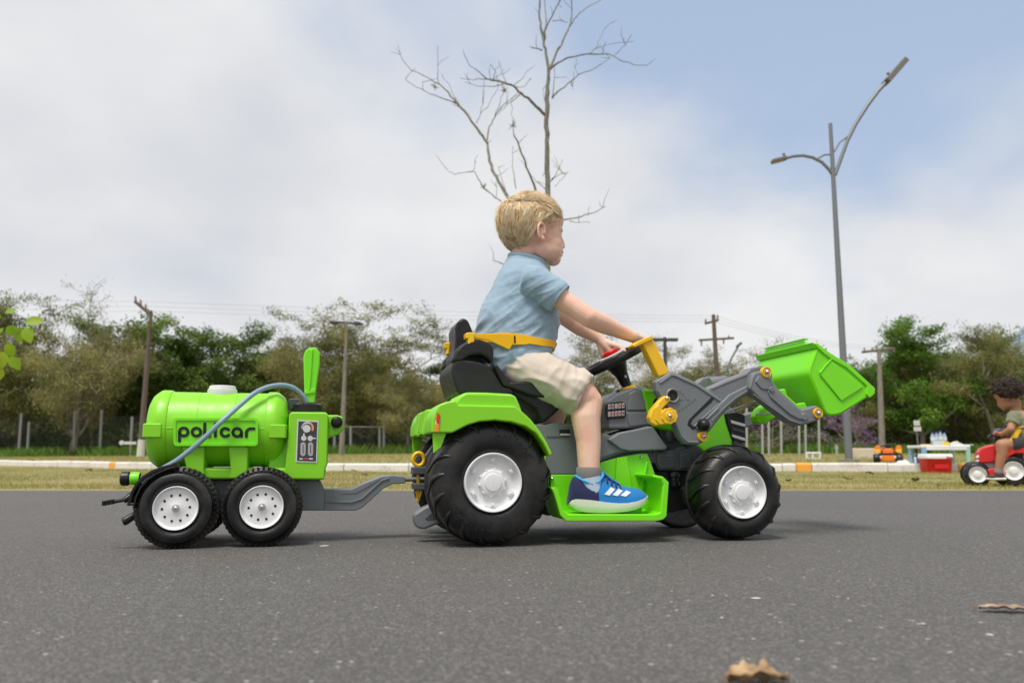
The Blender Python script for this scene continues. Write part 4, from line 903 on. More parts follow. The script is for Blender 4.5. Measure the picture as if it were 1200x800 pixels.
strip(gm2, 2.4, gy, gy + .07, 'inner_lip', BLACK, mg)
MB().prof(FT, [(203, 541.5), (207, 541), (208.5, 547.5), (203, 550)], gy, gy + .07).build('end_stop', BLACK, mg, bevel=.002)
MB().prof(FT, [(148, 589), (158, 589), (159, 592), (149, 592.5)], gy, gy + .07).build('end_stop', BLACK, mg, bevel=.002)
# hose, drawn once from the spray pipe over the tank to the collar
hp = [(166, 566, -.135), (178, 556.5, -.132), (192, 548, -.130), (206, 540, -.130), (222, 528, -.130), (240, 512.5, -.131), (256, 497, -.129), (270, 484.5, -.115), (284, 472, -.098), (297, 461.5, -.085), (308, 455.5, -.07), (320, 452, -.055), (333, 451.3, -.042), (344, 454.5, -.034), (352, 460.5, -.028), (358, 468, -.024), (361, 477, -.022)]
hq = [A(*p) for p in hp]; den = []
for i in range(len(hq) - 1):
    p0, p1, p2, p3 = hq[max(i - 1, 0)], hq[i], hq[i + 1], hq[min(i + 2, len(hq) - 1)]
    for k in range(4):
        t = k / 4; den.append(.5 * ((2 * p1) + (p2 - p0) * t + (2 * p0 - 5 * p1 + 4 * p2 - p3) * t * t + (3 * p1 - p0 - 3 * p2 + p3) * t ** 3))
den.append(hq[-1]); MB().tube(den, .0062, 14).build('hose', HOSE, tr)
# spray head, fittings at the back
c = A(151, 560.5, -.10)
noz = MB().lathe([(.0005, -.030), (.012, -.030), (.0165, -.027), (.017, -.020), (.0165, -.012), (.0135, -.010), (.0135, .0), (.012, .002), (.012, .010), (.008, .012), (.008, .05)], c + Vector((.012, 0, 0)), 24, axis='x').build('spray_head', BLACK, tr, sharp=35)
MB().lathe([(.0142, -.012), (.0150, -.008), (.0150, .006), (.0142, .008)], c + Vector((.016, 0, 0)), 24, axis='x').build('green_ring', GREEN2, noz)
MB().prof(FT, [(165, 560), (186, 555), (200, 553), (215, 560), (210, 572), (180, 572), (166, 570)], -.10, .06).build('rear_block', BLACK, tr, bevel=.004)
mb = MB(); mb.tube([A(165, 575, -.10), A(152, 582, -.11), A(145, 586.5, -.115)], [.010, .009, .007], 10)
mb.build('hook_arm', BLACK, tr)
ch_ = MB()
for i, x in enumerate((122.5, 127, 131.5)):
    c = A(x, 589.2 - i * .8, -.115); ch_.box(c, (.0062, .022, .011))
ch_.tube([A(121, 590, -.115), A(148, 585, -.115)], .0042, 8); ch_.build('hook_comb', BLACK, tr)
mb = MB(); mb.tube([A(144.5, 611, -.11), A(147, 610, -.11), A(160, 602, -.10), (w1.x, -.09, w1.z)], [.0095, .010, .009, .008], 14); mb.build('rear_tongue', BLACK, tr)
# ================================================================== THE GREEN TOY TRACTOR
YAW = R(13); FR = Frame(-.095, .0, YAW); B = FR.at
tk = empty('toy_tractor', (FR.o.x, FR.o.y, 0), YAW, 'big green and grey toy tractor with a raised green bucket ridden by the blond boy', 'toy tractor')
def P2(name, pts, y0, y1, mat, parent=tk, bevel=.004, seg=2, **k):
    return MB().prof(FR, pts, y0, y1).build(name, mat, parent, bevel=bevel, seg=seg, **k)
YW = -.235
rw = B(578.5, 568, YW); fw = B(871.5, 577, YW)
RR, RF = .1525, .1225
rz_, fz_ = RR - .0015, RF - .001
tractor_wheel(tk, 'rear_wheel', rw.x, rz_, YW, RR, .115, .0705, -1, nl=17, marks=True)
tractor_wheel(tk, 'rear_wheel', rw.x, rz_, -YW, RR, .115, .0705, 1, nl=17)
tractor_wheel(tk, 'front_wheel', fw.x, fz_, YW, RF, .095, .0665, -1, nl=15)
tractor_wheel(tk, 'front_wheel', fw.x, fz_, -YW, RF, .095, .0665, 1, nl=17)
mb = MB(); mb.tube([(rw.x, -.14, rz_), (rw.x, .14, rz_)], .02, 12); mb.tube([(fw.x, -.15, fz_), (fw.x, .15, fz_)], .014, 12); mb.build('axles', DGREY, tk)
MB().prof(FR, [(800, 570), (845, 566), (850, 585), (805, 592)], -.09, .09).build('front_axle_block', DGREY, tk, bevel=.006)
# ---- fenders (near, and the far one mirrored)
def fender(sg):
    y0, y1 = -.246, -.098
    lower = [(505.5, 507), (506, 492), (510, 481), (515, 474), (524, 470.5), (534, 469), (538, 474), (604, 475.5), (611, 481), (622, 491), (633, 505), (641, 518), (647.5, 532), (644.5, 535), (637, 520), (628, 507.5), (616, 499.5), (600, 494.5), (580, 492.3), (562, 493.8), (548, 498), (537, 503.5), (530, 507)]
    up = [(531, 480), (534, 469), (539, 463), (546, 459.3), (570, 459.6), (601, 461.3), (605, 464.5), (609, 473), (613, 484), (600, 490), (545, 494)]
    f = MB().prof(FR, lower, y0, y1); 
    u = MB().prof(FR, up, y0 + .012, y1 + .002)
    inner = [(520, 500), (540, 478), (605, 480), (640, 520), (640, 560), (600, 540), (560, 540), (525, 560)]
    tail = MB().prof(FR, [(507, 507), (524, 505), (517, 524), (508, 531.5)], y0 + .01, y0 + .016)
    wing = MB().prof(FR, [(499, 480), (512, 478), (512, 506), (496, 511), (494, 508)], y1 - .002, y1 + .07)
    guard = MB().prof(FR, inner, y1 - .004, y1 + .004)
    if sg > 0:
        for q in (f, u, tail, wing, guard): q.v = [(x, -y, z) for x, y, z in q.v]
    o = f.build('rear_fender', GREEN, tk, bevel=.006, seg=3)
    u.build('fender_cap', GREEN, o, bevel=.008, seg=3); tail.build('fender_bracket', GREEN, o, bevel=.002); wing.build('fender_wing', GREEN, o, bevel=.006); guard.build('inner_guard', GREEN, o, bevel=.002)
    # tail light
    lm = [('tail_light', [(512.5, 482.5), (516, 486), (515.3, 497), (510.3, 497)], Mat('red_lens', (.75, .02, .015), .2).m), ('reflector', [(510.6, 492.5), (514.8, 492.5), (514.6, 497.3), (510.2, 497.3)], Mat('clear_lens', (.85, .62, .50), .2).m), ('indicator_light', [(510.2, 497.2), (514.9, 497.2), (514.2, 506), (508.8, 506)], Mat('orange_lens', (.85, .26, .02), .2).m)]
    for nme, pts, m_ in lm:
        q = MB().prof(FR, pts, y0 - .003, y0 + .02)
        if sg > 0: q.v = [(x, -y, z) for x, y, z in q.v]
        q.build(nme, m_, o, bevel=.001)
fender(-1); fender(1)
P2('rear_panel', [(506, 480), (520, 478), (560, 476), (560, 500), (505, 503)], -.10, .10, GREEN)
# ---- seat
seat = P2('seat', [(560, 447), (580, 430), (589, 434), (597.5, 446.5), (622, 445), (645, 448.5), (652, 456), (661, 467), (659.5, 476), (648, 487), (636, 497), (628, 480), (600, 462), (560, 462)], -.105, .105, SEATM, bevel=.010, seg=3)
P2('seat_side', [(529, 434), (531.5, 423), (540, 420), (562, 423.5), (574, 428), (583, 441), (590, 452), (600, 453), (604, 462), (590, 464), (537, 462), (532, 447)], -.118, .118, SEATM, seat, bevel=.008, seg=3)
P2('seat_edge', [(578, 428), (582.5, 426), (598, 447.5), (622, 446.2), (640, 449), (648, 462), (644, 467), (622, 463), (600, 455), (590, 452)], -.122, -.100, SEATM, seat, bevel=.006, seg=3)
back = P2('backrest', [(530, 428), (529.5, 419), (532.5, 409), (534, 395), (533.3, 384), (536.5, 376), (543, 371.8), (549, 375), (553.5, 386), (557, 395), (572, 432), (560, 446), (533, 444)], -.062, .062, SEATM, bevel=.012, seg=3)
P2('backrest_groove', [(534.3, 398), (534, 386), (537, 378.5), (539.5, 377), (536.5, 386), (537, 402)], -.0635, -.0615, RECESS_SHADE, back, bevel=0)  # dark strip laid on the backrest as the shade of a groove
P2('side_bolster', [(529, 424), (533, 412), (541, 403), (552, 397), (563, 397.5), (575, 402), (579, 408), (579, 417), (577, 426), (570, 418), (562, 415), (551, 417), (541, 423)], -.120, -.072, SEATM, back, bevel=.010, seg=3)
q = MB().prof(FR, [(529, 424), (533, 412), (541, 403), (552, 397), (563, 397.5), (575, 402), (579, 408), (579, 417), (577, 426), (570, 418), (562, 415), (551, 417), (541, 423)], -.120, -.072); q.v = [(x, -y, z) for x, y, z in q.v]; q.build('side_bolster', SEATM, back, bevel=.010, seg=3)
for (x, y, yy) in ((551.5, 396.5, -.086), (526.5, 408, .0 + .04)):
    k_ = P2('strap_toggle', [(x - 6, y - 6.5), (x + 1, y - 7.5), (x + 5, y - 6), (x + 5, y), (x + 4, y + 7), (x - 4, y + 7.5), (x - 2.5, y + .5), (x - 5.5, y)], yy - .034 if yy < 0 else yy, (yy if yy < 0 else yy + .02), YEL, back, bevel=.003)
# ---- grey centre body
body = P2('body', [(618, 497), (640, 497), (652, 494), (700, 505), (716, 512), (724, 508), (737, 505), (760, 499), (766, 500), (783, 524), (781, 527.5), (737, 529), (722, 533), (704, 540), (690, 548), (676, 556), (625, 556)], -.100, .100, GREY, bevel=.006, seg=3)
P2('body_shell', [(712, 515), (726, 506.5), (763.5, 499.5), (782, 523.5), (780, 527), (738, 528.5), (727, 526)], -.118, -.095, GREY, body, bevel=.006)
P2('body_ridge', [(700, 512), (712, 508), (726, 518), (736, 527.5), (722, 531), (703, 538), (698, 540)], -.108, -.095, GREY, body, bevel=.005)
P2('body_seam', [(641, 511), (668, 511), (668, 512.6), (641, 512.6)], -.1015, -.095, DGREY, body, bevel=0)
P2('body_notch', [(656, 503), (668, 503), (668, 508), (656, 508)], -.103, -.095, RECESS_SHADE, body, bevel=.001)  # dark plate on the body, painted shade of a notch
P2('body_notch_edge', [(657, 508), (668, 508), (668, 509.6), (657, 509.6)], -.105, -.095, WHITE, body, bevel=0)
P2('under_body', [(640, 556), (770, 552), (815, 548), (815, 590), (790, 600), (640, 604)], -.070, .070, RECESS_SHADE, body, bevel=.004)  # underside block filled with the near-black recess colour
P2('under_shell', [(690, 520), (772, 516), (772, 542), (690, 552)], -.085, .085, DGREY, body, bevel=.003)
# ---- dashboard
dash = P2('dashboard', [(709.5, 480), (711, 469.5), (719, 463.5), (728, 459), (745, 453), (752, 455.5), (757.5, 465), (760.5, 485), (765, 499), (740, 502), (713.5, 502.5), (712, 490)], -.078, .078, GREY, bevel=.007, seg=3)
P2('dashboard_cheek', [(737, 461), (745, 456.5), (751.5, 459), (756.5, 470), (758, 480.5), (735.5, 481)], -.084, -.075, GREY, dash, bevel=.004)
P2('dashboard_skirt', [(733.5, 482), (759, 482.5), (763.5, 497), (738, 500)], -.083, -.075, GREY, dash, bevel=.004)
kp = [(711, 473.5), (713, 472), (728, 470.3), (732, 471), (733.6, 475), (733.2, 487.8), (731, 490), (714, 491), (711.5, 489), (710.2, 482)]
pan = P2('key_panel', kp, -.0835, -.07, BLACK, dash, bevel=.0015)
rk = random.Random(3)
for r_ in range(2):
    for c_ in range(5):
        x = 712.7 + c_ * 4.05; y = (473.6 if r_ == 0 else 482.0) - c_ * .35 + r_ * .4
        kk = P2('key', [(x, y), (x + 3.1, y - .3), (x + 3.1, y + 5.6), (x, y + 5.9)], -.0858, -.08, PG, pan, bevel=.0007)
        P2('key_print', [(x + .8, y + 1.4), (x + 2.4, y + 1.3), (x + 2.4, y + 3.8), (x + .8, y + 3.9)], -.0863, -.085, (PR, PANEL, PO, PR, PR)[(c_ + r_ * 2) % 5], kk, bevel=0)
MB().tube([B(722.5, 463, -.02), B(725.5, 457.5, -.02)], .006, 10).build('dash_switch', BLACK, dash)
# ---- steering column and wheel
colu = MB().tube([B(735.5, 459, 0), B(734.5, 452, 0), B(728, 438, 0), B(722, 426, 0)], [.016, .014, .019, .032], 20); colu = colu.build('steering_column', BLACK, tk, sharp=50)
MB().tube([B(737.5, 462, 0), B(734.5, 452.5, 0)], [.030, .0225], 24).build('column_collar', YEL, colu, bevel=.002)
MB().box(B(733, 441, -.018), (.006, .004, .007)).build('column_mark', PW, colu)
sc_c = B(719.5, 421.5, 0); ax = (B(740, 411, 0) - B(700, 432, 0)).normalized(); SN = ax.cross(Vector((0, 1, 0))).normalized(); SN = SN if SN.z > 0 else -SN; SY = SN.cross(ax).normalized()
SR = (B(753, 404, 0) - B(686, 438.5, 0)).length / 2 - .004
def sw(a, r_, h=0): return sc_c + ax * (math.cos(a) * r_) + SY * (math.sin(a) * r_) + SN * h
wheel_o = MB()
ringp = [sw(2 * math.pi * i / 48, SR) for i in range(48)]
rg_ = [[sw(2 * math.pi * i / 48, SR + .0095 * math.cos(2 * math.pi * j / 12), .0120 * math.sin(2 * math.pi * j / 12)) for j in range(12)] for i in range(48)]; rg_.append(rg_[0])
stw = MB().loft(rg_, cap=False).build('steering_wheel', BLACK, tk, sharp=80)
for a in (0, 2.2, -2.2, math.pi):
    MB().tube([sw(a, .012, -.004), sw(a, SR, 0)], [.016, .010], 10, ry=[.005, .005], up=SN.cross(sw(a, 1) - sc_c)).build('spoke', BLACK, stw)
m_ = [[sw(2 * math.pi * i / 28, r_, h) for i in range(28)] for r_, h in ((.045, -.008), (.044, .002), (.036, .010), (.034, .012))]; MB().loft(m_).build('hub_cover', BLACK, stw, sharp=35)
m_ = [[sw(2 * math.pi * i / 28, r_, h) for i in range(28)] for r_, h in ((.036, .011), (.0365, .0145), (.034, .016), (.02, .0165))]; MB().loft(m_).build('hub_ring', PW, stw, sharp=35)
m_ = [[sw(2 * math.pi * i / 28, r_, h) for i in range(28)] for r_, h in ((.024, .015), (.024, .026), (.021, .029), (.008, .030))]; MB().loft(m_).build('horn_button', RED, stw, sharp=35)
# ---- bonnet
hood = P2('bonnet', [(751.5, 456.5), (770, 457), (800, 462), (835, 472), (850, 484), (852, 495), (861, 521.5), (850, 526), (827, 532), (818, 525), (800, 510), (765, 500), (761, 486)], -.080, .080, GREEN2, bevel=.008, seg=3)
P2('bonnet_edge', [(752.3, 456.8), (770, 457), (770, 459.5), (756.5, 460), (762, 484), (758.5, 484.5)], -.083, -.07, GREEN2, hood, bevel=.0015)
P2('bonnet_decal', [(766, 470), (768, 466.5), (772.5, 466), (772.5, 468.5), (769.5, 469), (768.5, 472), (772, 472.5), (772, 478), (765.5, 477)], -.0825, -.078, BLACK, hood, bevel=0)
gr = P2('grille', [(849.5, 484.5), (864, 482.5), (873.5, 486), (874.5, 518), (861.5, 521.8), (853.5, 500)], -.084, .084, BLACK, bevel=.004)
for i, yy in enumerate((491, 499, 507.5, 515.5)):
    P2('headlight_bar', [(856.5 + i * .8, yy + 1), (873.4, yy + 5.6), (873.4, yy + 9), (857.5 + i * .8, yy + 4.6)], -.0880, -.08, (WHITE if i in (0, 2) else DGREY), gr, bevel=.0008)
# ---- engine block
eng = P2('engine_block', [(764, 529), (783, 527.5), (815, 520), (826, 531), (818, 548), (814, 551.5), (772, 551), (767, 540)], -.088, .088, DGREY, bevel=.004)
P2('engine_top', [(770, 500), (800, 500), (818, 515), (815, 530), (783, 527)], -.070, .070, DGREY, eng, bevel=.004)
P2('valve_cover', [(769.5, 531), (791.5, 529.5), (791.5, 549), (774, 549.5), (770, 541)], -.094, -.085, DGREY, eng, bevel=.003)
for y in (534.5, 538.3, 542, 545.6): P2('cooling_rib', [(774, y), (789, y - .6), (789, y + .7), (774, y + 1.2)], -.0960, -.09, DGREY, eng, bevel=.0008)
P2('engine_box', [(796, 531), (809, 529), (811, 548.5), (797, 549)], -.0925, -.085, DGREY, eng, bevel=.003)
MB().tube([B(785, 505, -.082), B(784.5, 512, -.082), B(784.5, 517, -.082)], [.011, .014, .009], 14).build('oil_filter', DGREY, eng, sharp=40)
MB().tube([B(808, 507, -.09), B(809, 516, -.09), B(803, 520, -.09)], [.016, .018, .014], 14).build('exhaust_bend', DGREY, eng)
dm = MB()
for z_, r_ in ((0, .015), (.006, .0185), (.014, .0185), (.016, .014), (.026, .014), (.028, .018), (.036, .018), (.040, .012)): pass
dm.lathe([(.001, 0), (.015, 0), (.0185, -.006), (.0185, -.014), (.014, -.016), (.014, -.026), (.018, -.028), (.018, -.038), (.012, -.046), (.001, -.046)], B(789, 552, -.07), 20, axis='z'); dm.build('sump', BLACK, eng, sharp=35)
# ---- footboard tray (near), mirrored far
def tray(sg):
    y0, y1 = -.225, -.100
    wall = MB().prof(FR, [(646, 556), (676, 556), (690, 548.5), (706, 540.8), (720, 537), (733, 534), (750.5, 531), (758.5, 531.2), (761, 536), (768, 556), (777, 558.5), (783, 565), (780, 604), (664, 606), (652, 585), (646, 572)], y1 - .003, y1 + .006)
    ush = [(645.5, 571), (651, 570.5), (654, 574), (660, 598), (665.5, 603), (769, 603), (775, 600.5), (778.3, 567), (775, 562), (766, 559.5), (765, 556), (777, 558), (783.3, 565), (780.5, 604), (777, 607.5), (771, 609.3), (664, 609.6), (658, 603.5), (650, 577.5)]
    ut = MB().prof(FR, ush, y0, y1)
    lip = MB().prof(FR, [(645.5, 571), (651.2, 570.5), (654.4, 574), (660.5, 597.5), (666, 602.3), (768.5, 602.3), (774.3, 600), (777.6, 567.5), (775, 562), (766, 559.5), (765.5, 557), (777, 558), (784.2, 565), (781.5, 604.5), (777.5, 608.6), (771, 610.3), (663.5, 610.6), (657, 604), (649, 577.5)], y0 - .003, y0 + .008)
    ribs = [MB().prof(FR, p_, y1 - .010, y1) for p_ in ([(723, 536.5), (735, 534), (741, 570), (740, 598), (726, 598), (721, 565)], [(757.5, 541), (760, 541), (754, 571), (755, 600), (752.5, 600), (751, 571)])]
    ft = MB().prof(FR, [(690, 592), (752, 590), (753.5, 603), (690, 603)], -.145, -.105)
    for q in [wall, ut, lip, ft] + ribs:
        if sg > 0: q.v = [(x, -y, z) for x, y, z in q.v]
    o = wall.build('footboard', GREEN2, tk, bevel=.002)
    ut.build('tray', GREEN2, o, bevel=.003, seg=3); lip.build('tray_lip', GREEN2, o, bevel=.003)
    for q in ribs: q.build('tray_rib', GREEN2, o, bevel=.002)
    ft.build('foot_step', GREEN2, o, bevel=.003)
    if sg < 0:
        bolt(o, B(751.5, 535.5, y1 - .005), .0045); bolt(o, B(646.8, 560.5, y1 - .006), .0045)
tray(-1); tray(1)
# ---- hitch at the back
hi = P2('hitch_bracket', [(484, 547), (520, 546), (520, 555), (484, 556)], -.030, .030, DGREY, bevel=.003)
P2('hitch_plate', [(485, 566), (520, 566), (520, 574.5), (485, 574)], -.030, .030, DGREY, hi, bevel=.003)
P2('hitch_web', [(497, 535), (508, 520), (522, 545), (522, 580), (500, 578)], -.010, .010, GREY, hi, bevel=.003)
c = B(490.5, 538, -.01); rr = []
for i in range(28):
    a = 2 * math.pi * i / 28; rr.append([c + Vector((math.cos(a) * (.0145 + .0052 * math.cos(2 * math.pi * j / 8)), .006 * math.sin(2 * math.pi * j / 8), math.sin(a) * (.0165 + .0052 * math.cos(2 * math.pi * j / 8)))) for j in range(8)])
rr.append(rr[0]); MB().loft(rr, cap=False).build('hitch_pin_ring', YEL, hi, sharp=80)
mb = MB(); mb.tube([B(490.5, 545, -.01), B(490, 586, -.01)], .005, 10); mb.tube([B(488, 575, -.012), B(490.5, 587, -.012), B(494, 575, -.012)], .004, 8); mb.build('hitch_pin', YEL, hi)
P2('stabiliser', [(484.5, 602.5), (496, 594.5), (508, 589), (530, 590), (530, 611), (517, 612.5), (497, 620.5), (488.5, 618.5), (485.5, 612)], -.085, -.045, GREY, bevel=.007, seg=3)
P2('stabiliser_recess', [(497.5, 607), (507, 598.5), (516, 598), (516, 608.5), (500, 609.5)], -.0862, -.08, DGREY, bevel=.002)
# ---- loader
YP = -.165
def mirrored(sg, name, pts, y0, y1, mat, parent, bevel=.004, seg=2):
    q = MB().prof(FR, pts, y0, y1)
    if sg > 0: q.v = [(x, -y, z) for x, y, z in q.v]
    return q.build(name, mat, parent, bevel=bevel, seg=seg)
plate = [(768, 446.5), (776, 442), (785.5, 435.8), (791, 436.5), (817, 448), (833, 458.5), (848, 469.3), (845.5, 474.5), (838.5, 481), (826.5, 498.5), (830, 508), (826.5, 517), (817, 521.5), (804, 520.5), (796, 511.5), (789, 492), (777, 470), (769.5, 459)]
boom = [(812, 500.5), (815, 487), (822, 470), (831, 454), (852, 444.6), (875, 435.5), (880, 430.8), (892, 428.3), (900.5, 429), (906, 437), (905, 446), (889, 466), (878.5, 460), (866, 468.5), (854, 478), (842, 492.5), (832, 505.5), (822, 508.5), (815, 506)]
arm = [(878, 455), (880.5, 442), (884, 436), (893, 434), (902, 441), (912, 455), (926, 467.5), (939.5, 479.5), (948, 477.5), (957, 474.5), (964, 479), (964.5, 487), (960, 492.5), (946, 496.8), (938, 498.6), (925, 494.5), (905, 479), (888, 465)]
for sg in (-1, 1):
    ld_ = mirrored(sg, 'loader_bracket', plate, YP, YP + .030, GREY, tk, .005, 3)
    bm_ = mirrored(sg, 'loader_boom', boom, YP + .002, YP + .042, GREY, tk, .005, 3)
    am_ = mirrored(sg, 'loader_arm', arm, YP - .020, YP + .016, GREY, tk, .006, 3)
    if sg < 0:
        # raised borders, grooves, slot
        def rib(pts, y, r_, parent, name='rib', mat=GREY): MB().tube([B(a, b, y) for a, b in pts], r_, 8).build(name, mat, parent)
        rib([(773, 449), (786.5, 439.5), (790.5, 440), (816, 451.5), (832, 462), (844, 470)], YP, .0034, ld_)
        rib([(771, 457), (781, 472), (791, 493), (798.5, 511), (806, 517.5), (817, 518)], YP, .003, ld_)
        mirrored(-1, 'slot', [(833.5, 465.5), (837, 466.5), (834, 471), (812, 491), (809.5, 496), (813, 500), (816, 501), (812, 503.5), (805.5, 497.5), (807.5, 491.5)], YP - .0008, YP + .01, RECESS_SHADE, ld_, 0)  # dark inlay on the uncut plate; slot shade put in as colour
        rib([(846, 470.5), (840, 475.5), (817, 496), (814, 499.5)], YP - .001, .0030, ld_, 'slot_edge')
        mirrored(-1, 'boom_face', [(816, 501), (841, 476), (855, 462), (877, 451), (882, 458), (866, 466.5), (853, 477), (841, 491), (831, 504), (822, 507)], YP - .005, YP + .006, GREY, bm_, .0035, 3)
        rib([(828, 491), (842, 478)], YP - .0055, .0028, bm_, 'groove_edge'); rib([(834, 493), (848, 478.5), (861, 467), (877, 457)], YP - .0055, .0018, bm_, 'groove_edge')
        rib([(834, 455.5), (853, 447.5), (875, 439)], YP + .002, .0022, bm_)
        mirrored(-1, 'elbow_face', [(885, 447), (889.5, 440), (897, 441), (905, 450.5), (902, 457), (893, 456)], YP - .0235, YP - .015, GREY, am_, .003)
        mirrored(-1, 'arm_face', [(906, 452), (912, 459), (940, 482), (944, 490), (938, 492), (926, 486), (903, 466), (900, 458)], YP - .0245, YP - .015, GREY, am_, .004, 3)
        rib([(880, 453.5), (883, 441.5)], YP - .020, .0016, am_); rib([(883, 462), (905, 478), (925, 492), (938, 496)], YP - .0205, .0022, am_)
        MB().lathe([(.001, -.004), (.006, -.004), (.0075, -.002), (.0075, .004)], B(904, 456, YP - .0245), 20).build('boss', GREY, am_)
        MB().lathe([(.001, -.003), (.0085, -.003), (.0105, -.001), (.0105, .006)], B(942.5, 488, YP - .022), 20).build('boss', GREY, am_)
        c = B(785, 466, YP); rr = []
        q_ = B(788, 463.5, YP); MB().lathe([(.0135, -.001), (.0150, -.005), (.0175, -.006), (.0195, -.004), (.0200, .002)], q_, 28).build('ring_boss', GREY, ld_); MB().lathe([(.001, -.0004), (.0135, -.0004), (.0135, .004)], q_, 24).build('ring_hole', RECESS_SHADE, ld_)  # black disc inside the ring paints the shade of its hole
        # faint raised marks on the plate, as far as they can be made out
        st_ = MB()
        for (x, y, w_, h_) in ((797, 458, 2.2, 3.2), (800.5, 461.5, 2.2, 3.2), (799, 468, 3.2, 1.2), (803.5, 465.5, 1.2, 3.4), (806.5, 468, 2.6, 2.2), (796.5, 481, 1.2, 3), (800, 478.5, 2.4, 2.4), (803.8, 475.8, 2.2, 2.6), (807.5, 473, 2.2, 2.6), (811.3, 470.2, 2.2, 2.6), (814.6, 467.6, 1.8, 2.6)):
            st_.tube([B(x + w_ / 2 * math.cos(a), y + h_ / 2 * math.sin(a), YP - .0004) for a in [R(v) for v in range(0, 361, 45)]], .0008, 5)
        st_.build('raised_marks', GREY, ld_, kind='stuff')
        bolt(tk, B(897.5, 436, YP - .021), .0062, washer=YEL, wr=.0148); bolt(tk, B(958, 484, YP - .021), .0062, washer=YEL, wr=.0140)
        bolt(tk, B(823.5, 511, YP - .003), .0058, washer=YEL, wr=.0140)
        c = B(823, 498, YP - .006); kb = MB().lathe([(.0005, -.026), (.006, -.0255), (.012, -.021), (.0165, -.012), (.0172, -.004), (.013, .002), (.008, .006)], c, 24).build('knob', BLACK, tk)
        # yellow ratchet
        gp = []
        cg = (784.8, 487.2)
        for i in range(36):
            a = 2 * math.pi * i / 36; r_ = 9.6 + .55 * math.cos(9 * a); gp.append((cg[0] + r_ * math.cos(a), cg[1] - r_ * math.sin(a)))
        rt = MB().prism([B(x, y, YP - .026) for x, y in gp], (0, .014, 0)).build('ratchet', YEL, tk, bevel=.002)
        MB().prism([B(x, y, YP - .020) for x, y in [(761, 489), (764, 480), (770, 472.5), (777, 465), (782, 463), (786, 465.5), (785.5, 470), (780, 475), (776, 479.5), (777, 486), (776, 497), (769, 499), (763, 495.5)]], (0, .024, 0)).build('ratchet_lever', YEL, rt, bevel=.004, seg=3)
        MB().prism([B(x, y, YP - .023) for x, y in [(768, 477), (773, 473), (775, 480), (786, 480), (786, 497), (773, 497.5), (768, 492)]], (0, .020, 0)).build('ratchet_body', YEL, rt, bevel=.003)
        bolt(rt, B(785, 487, YP - .027), .0062); bolt(rt, B(781.5, 466.5, YP - .020), .0050)
        MB().lathe([(.001, -.0285 + .026), (.011, -.0025), (.0125, -.001), (.0125, .003)], B(785, 487, YP - .026), 24).build('ratchet_disc', YEL, rt)
# cross tubes and cylinders
mb = MB(); mb.tube([B(828, 505, YP) + Vector((0, .01, 0)), B(828, 505, YP) + Vector((0, .32, 0))], .010, 14); a_ = B(958, 484, YP); mb.tube([a_ + Vector((0, .005, 0)), a_ + Vector((0, .325, 0))], .009, 14); a_ = B(895, 440, YP); mb.tube([a_ + Vector((0, .005, 0)), a_ + Vector((0, .325, 0))], .0095, 14); mb.build('cross_tubes', GREY, tk)
for yy in (-.04, .06):
    cyl = MB().tube([B(832, 450, yy), B(850, 446.5, yy), B(852, 446, yy)], [.017, .017, .013], 16).build('lift_cylinder', GREY, tk, sharp=50)
    MB().tube([B(850, 446.5, yy), B(884, 437, yy)], .0075, 12).build('cylinder_rod', Mat('pale_rod', (.42, .43, .44), .35).m, cyl)
for a0, a1 in (((840, 486.5), (896, 467)), ((886, 485.5), (913, 484.5))): MB().tube([B(*a0, -.12), B(*a1, -.12)], .0028, 8).build('linkage_rod', STEEL, tk)
lugm = P2('bucket_link', [(889, 496), (886.5, 487), (891, 478.5), (899, 473), (906, 474), (916, 486), (905, 492), (897, 497)], -.09, -.05, GREEN2, bevel=.006, seg=3)
P2('bucket_link', [(914, 456), (921, 455), (923, 463), (934, 473), (944, 471), (947, 478), (938, 486), (918, 474)], -.12, -.09, GREEN2, bevel=.004)
# ---- yellow lever
lv = P2('lever', [(750.5, 401.5), (753.5, 397.5), (762, 393.8), (765.3, 396.3), (784.3, 434.3), (783, 438), (772.5, 441.8), (770.3, 438.5), (754, 405)], -.150, -.118, YEL, bevel=.007, seg=3)
P2('lever_cap', [(741, 404.5), (749, 399), (763.5, 393), (765.5, 395), (764.8, 397.8), (753, 403), (744, 407)], -.156, -.112, YEL, lv, bevel=.0025)
# ---- bucket
yb0, yb1 = -.145, .165
def rounded(pts, r, n=3):
    out = [pts[0]]
    for i in range(1, len(pts) - 1):
        p = Vector(pts[i]); a = Vector(pts[i - 1]) - p; b = Vector(pts[i + 1]) - p; q = min(r, a.length * .45, b.length * .45); p0 = p + a.normalized() * q; p1 = p + b.normalized() * q
        for k in range(n + 1):
            t = k / n; out.append(tuple(p0 * (1 - t) ** 2 + p * 2 * t * (1 - t) + p1 * t * t))
    return out + [pts[-1]]
sect = rounded([(957.5, 405.5), (946.5, 436), (969, 488), (984, 486.5), (1018.5, 465)], 6)
def bpt(p, y):
    q = B(p[0], p[1], yb0); q.y = y; return q
TH = .004
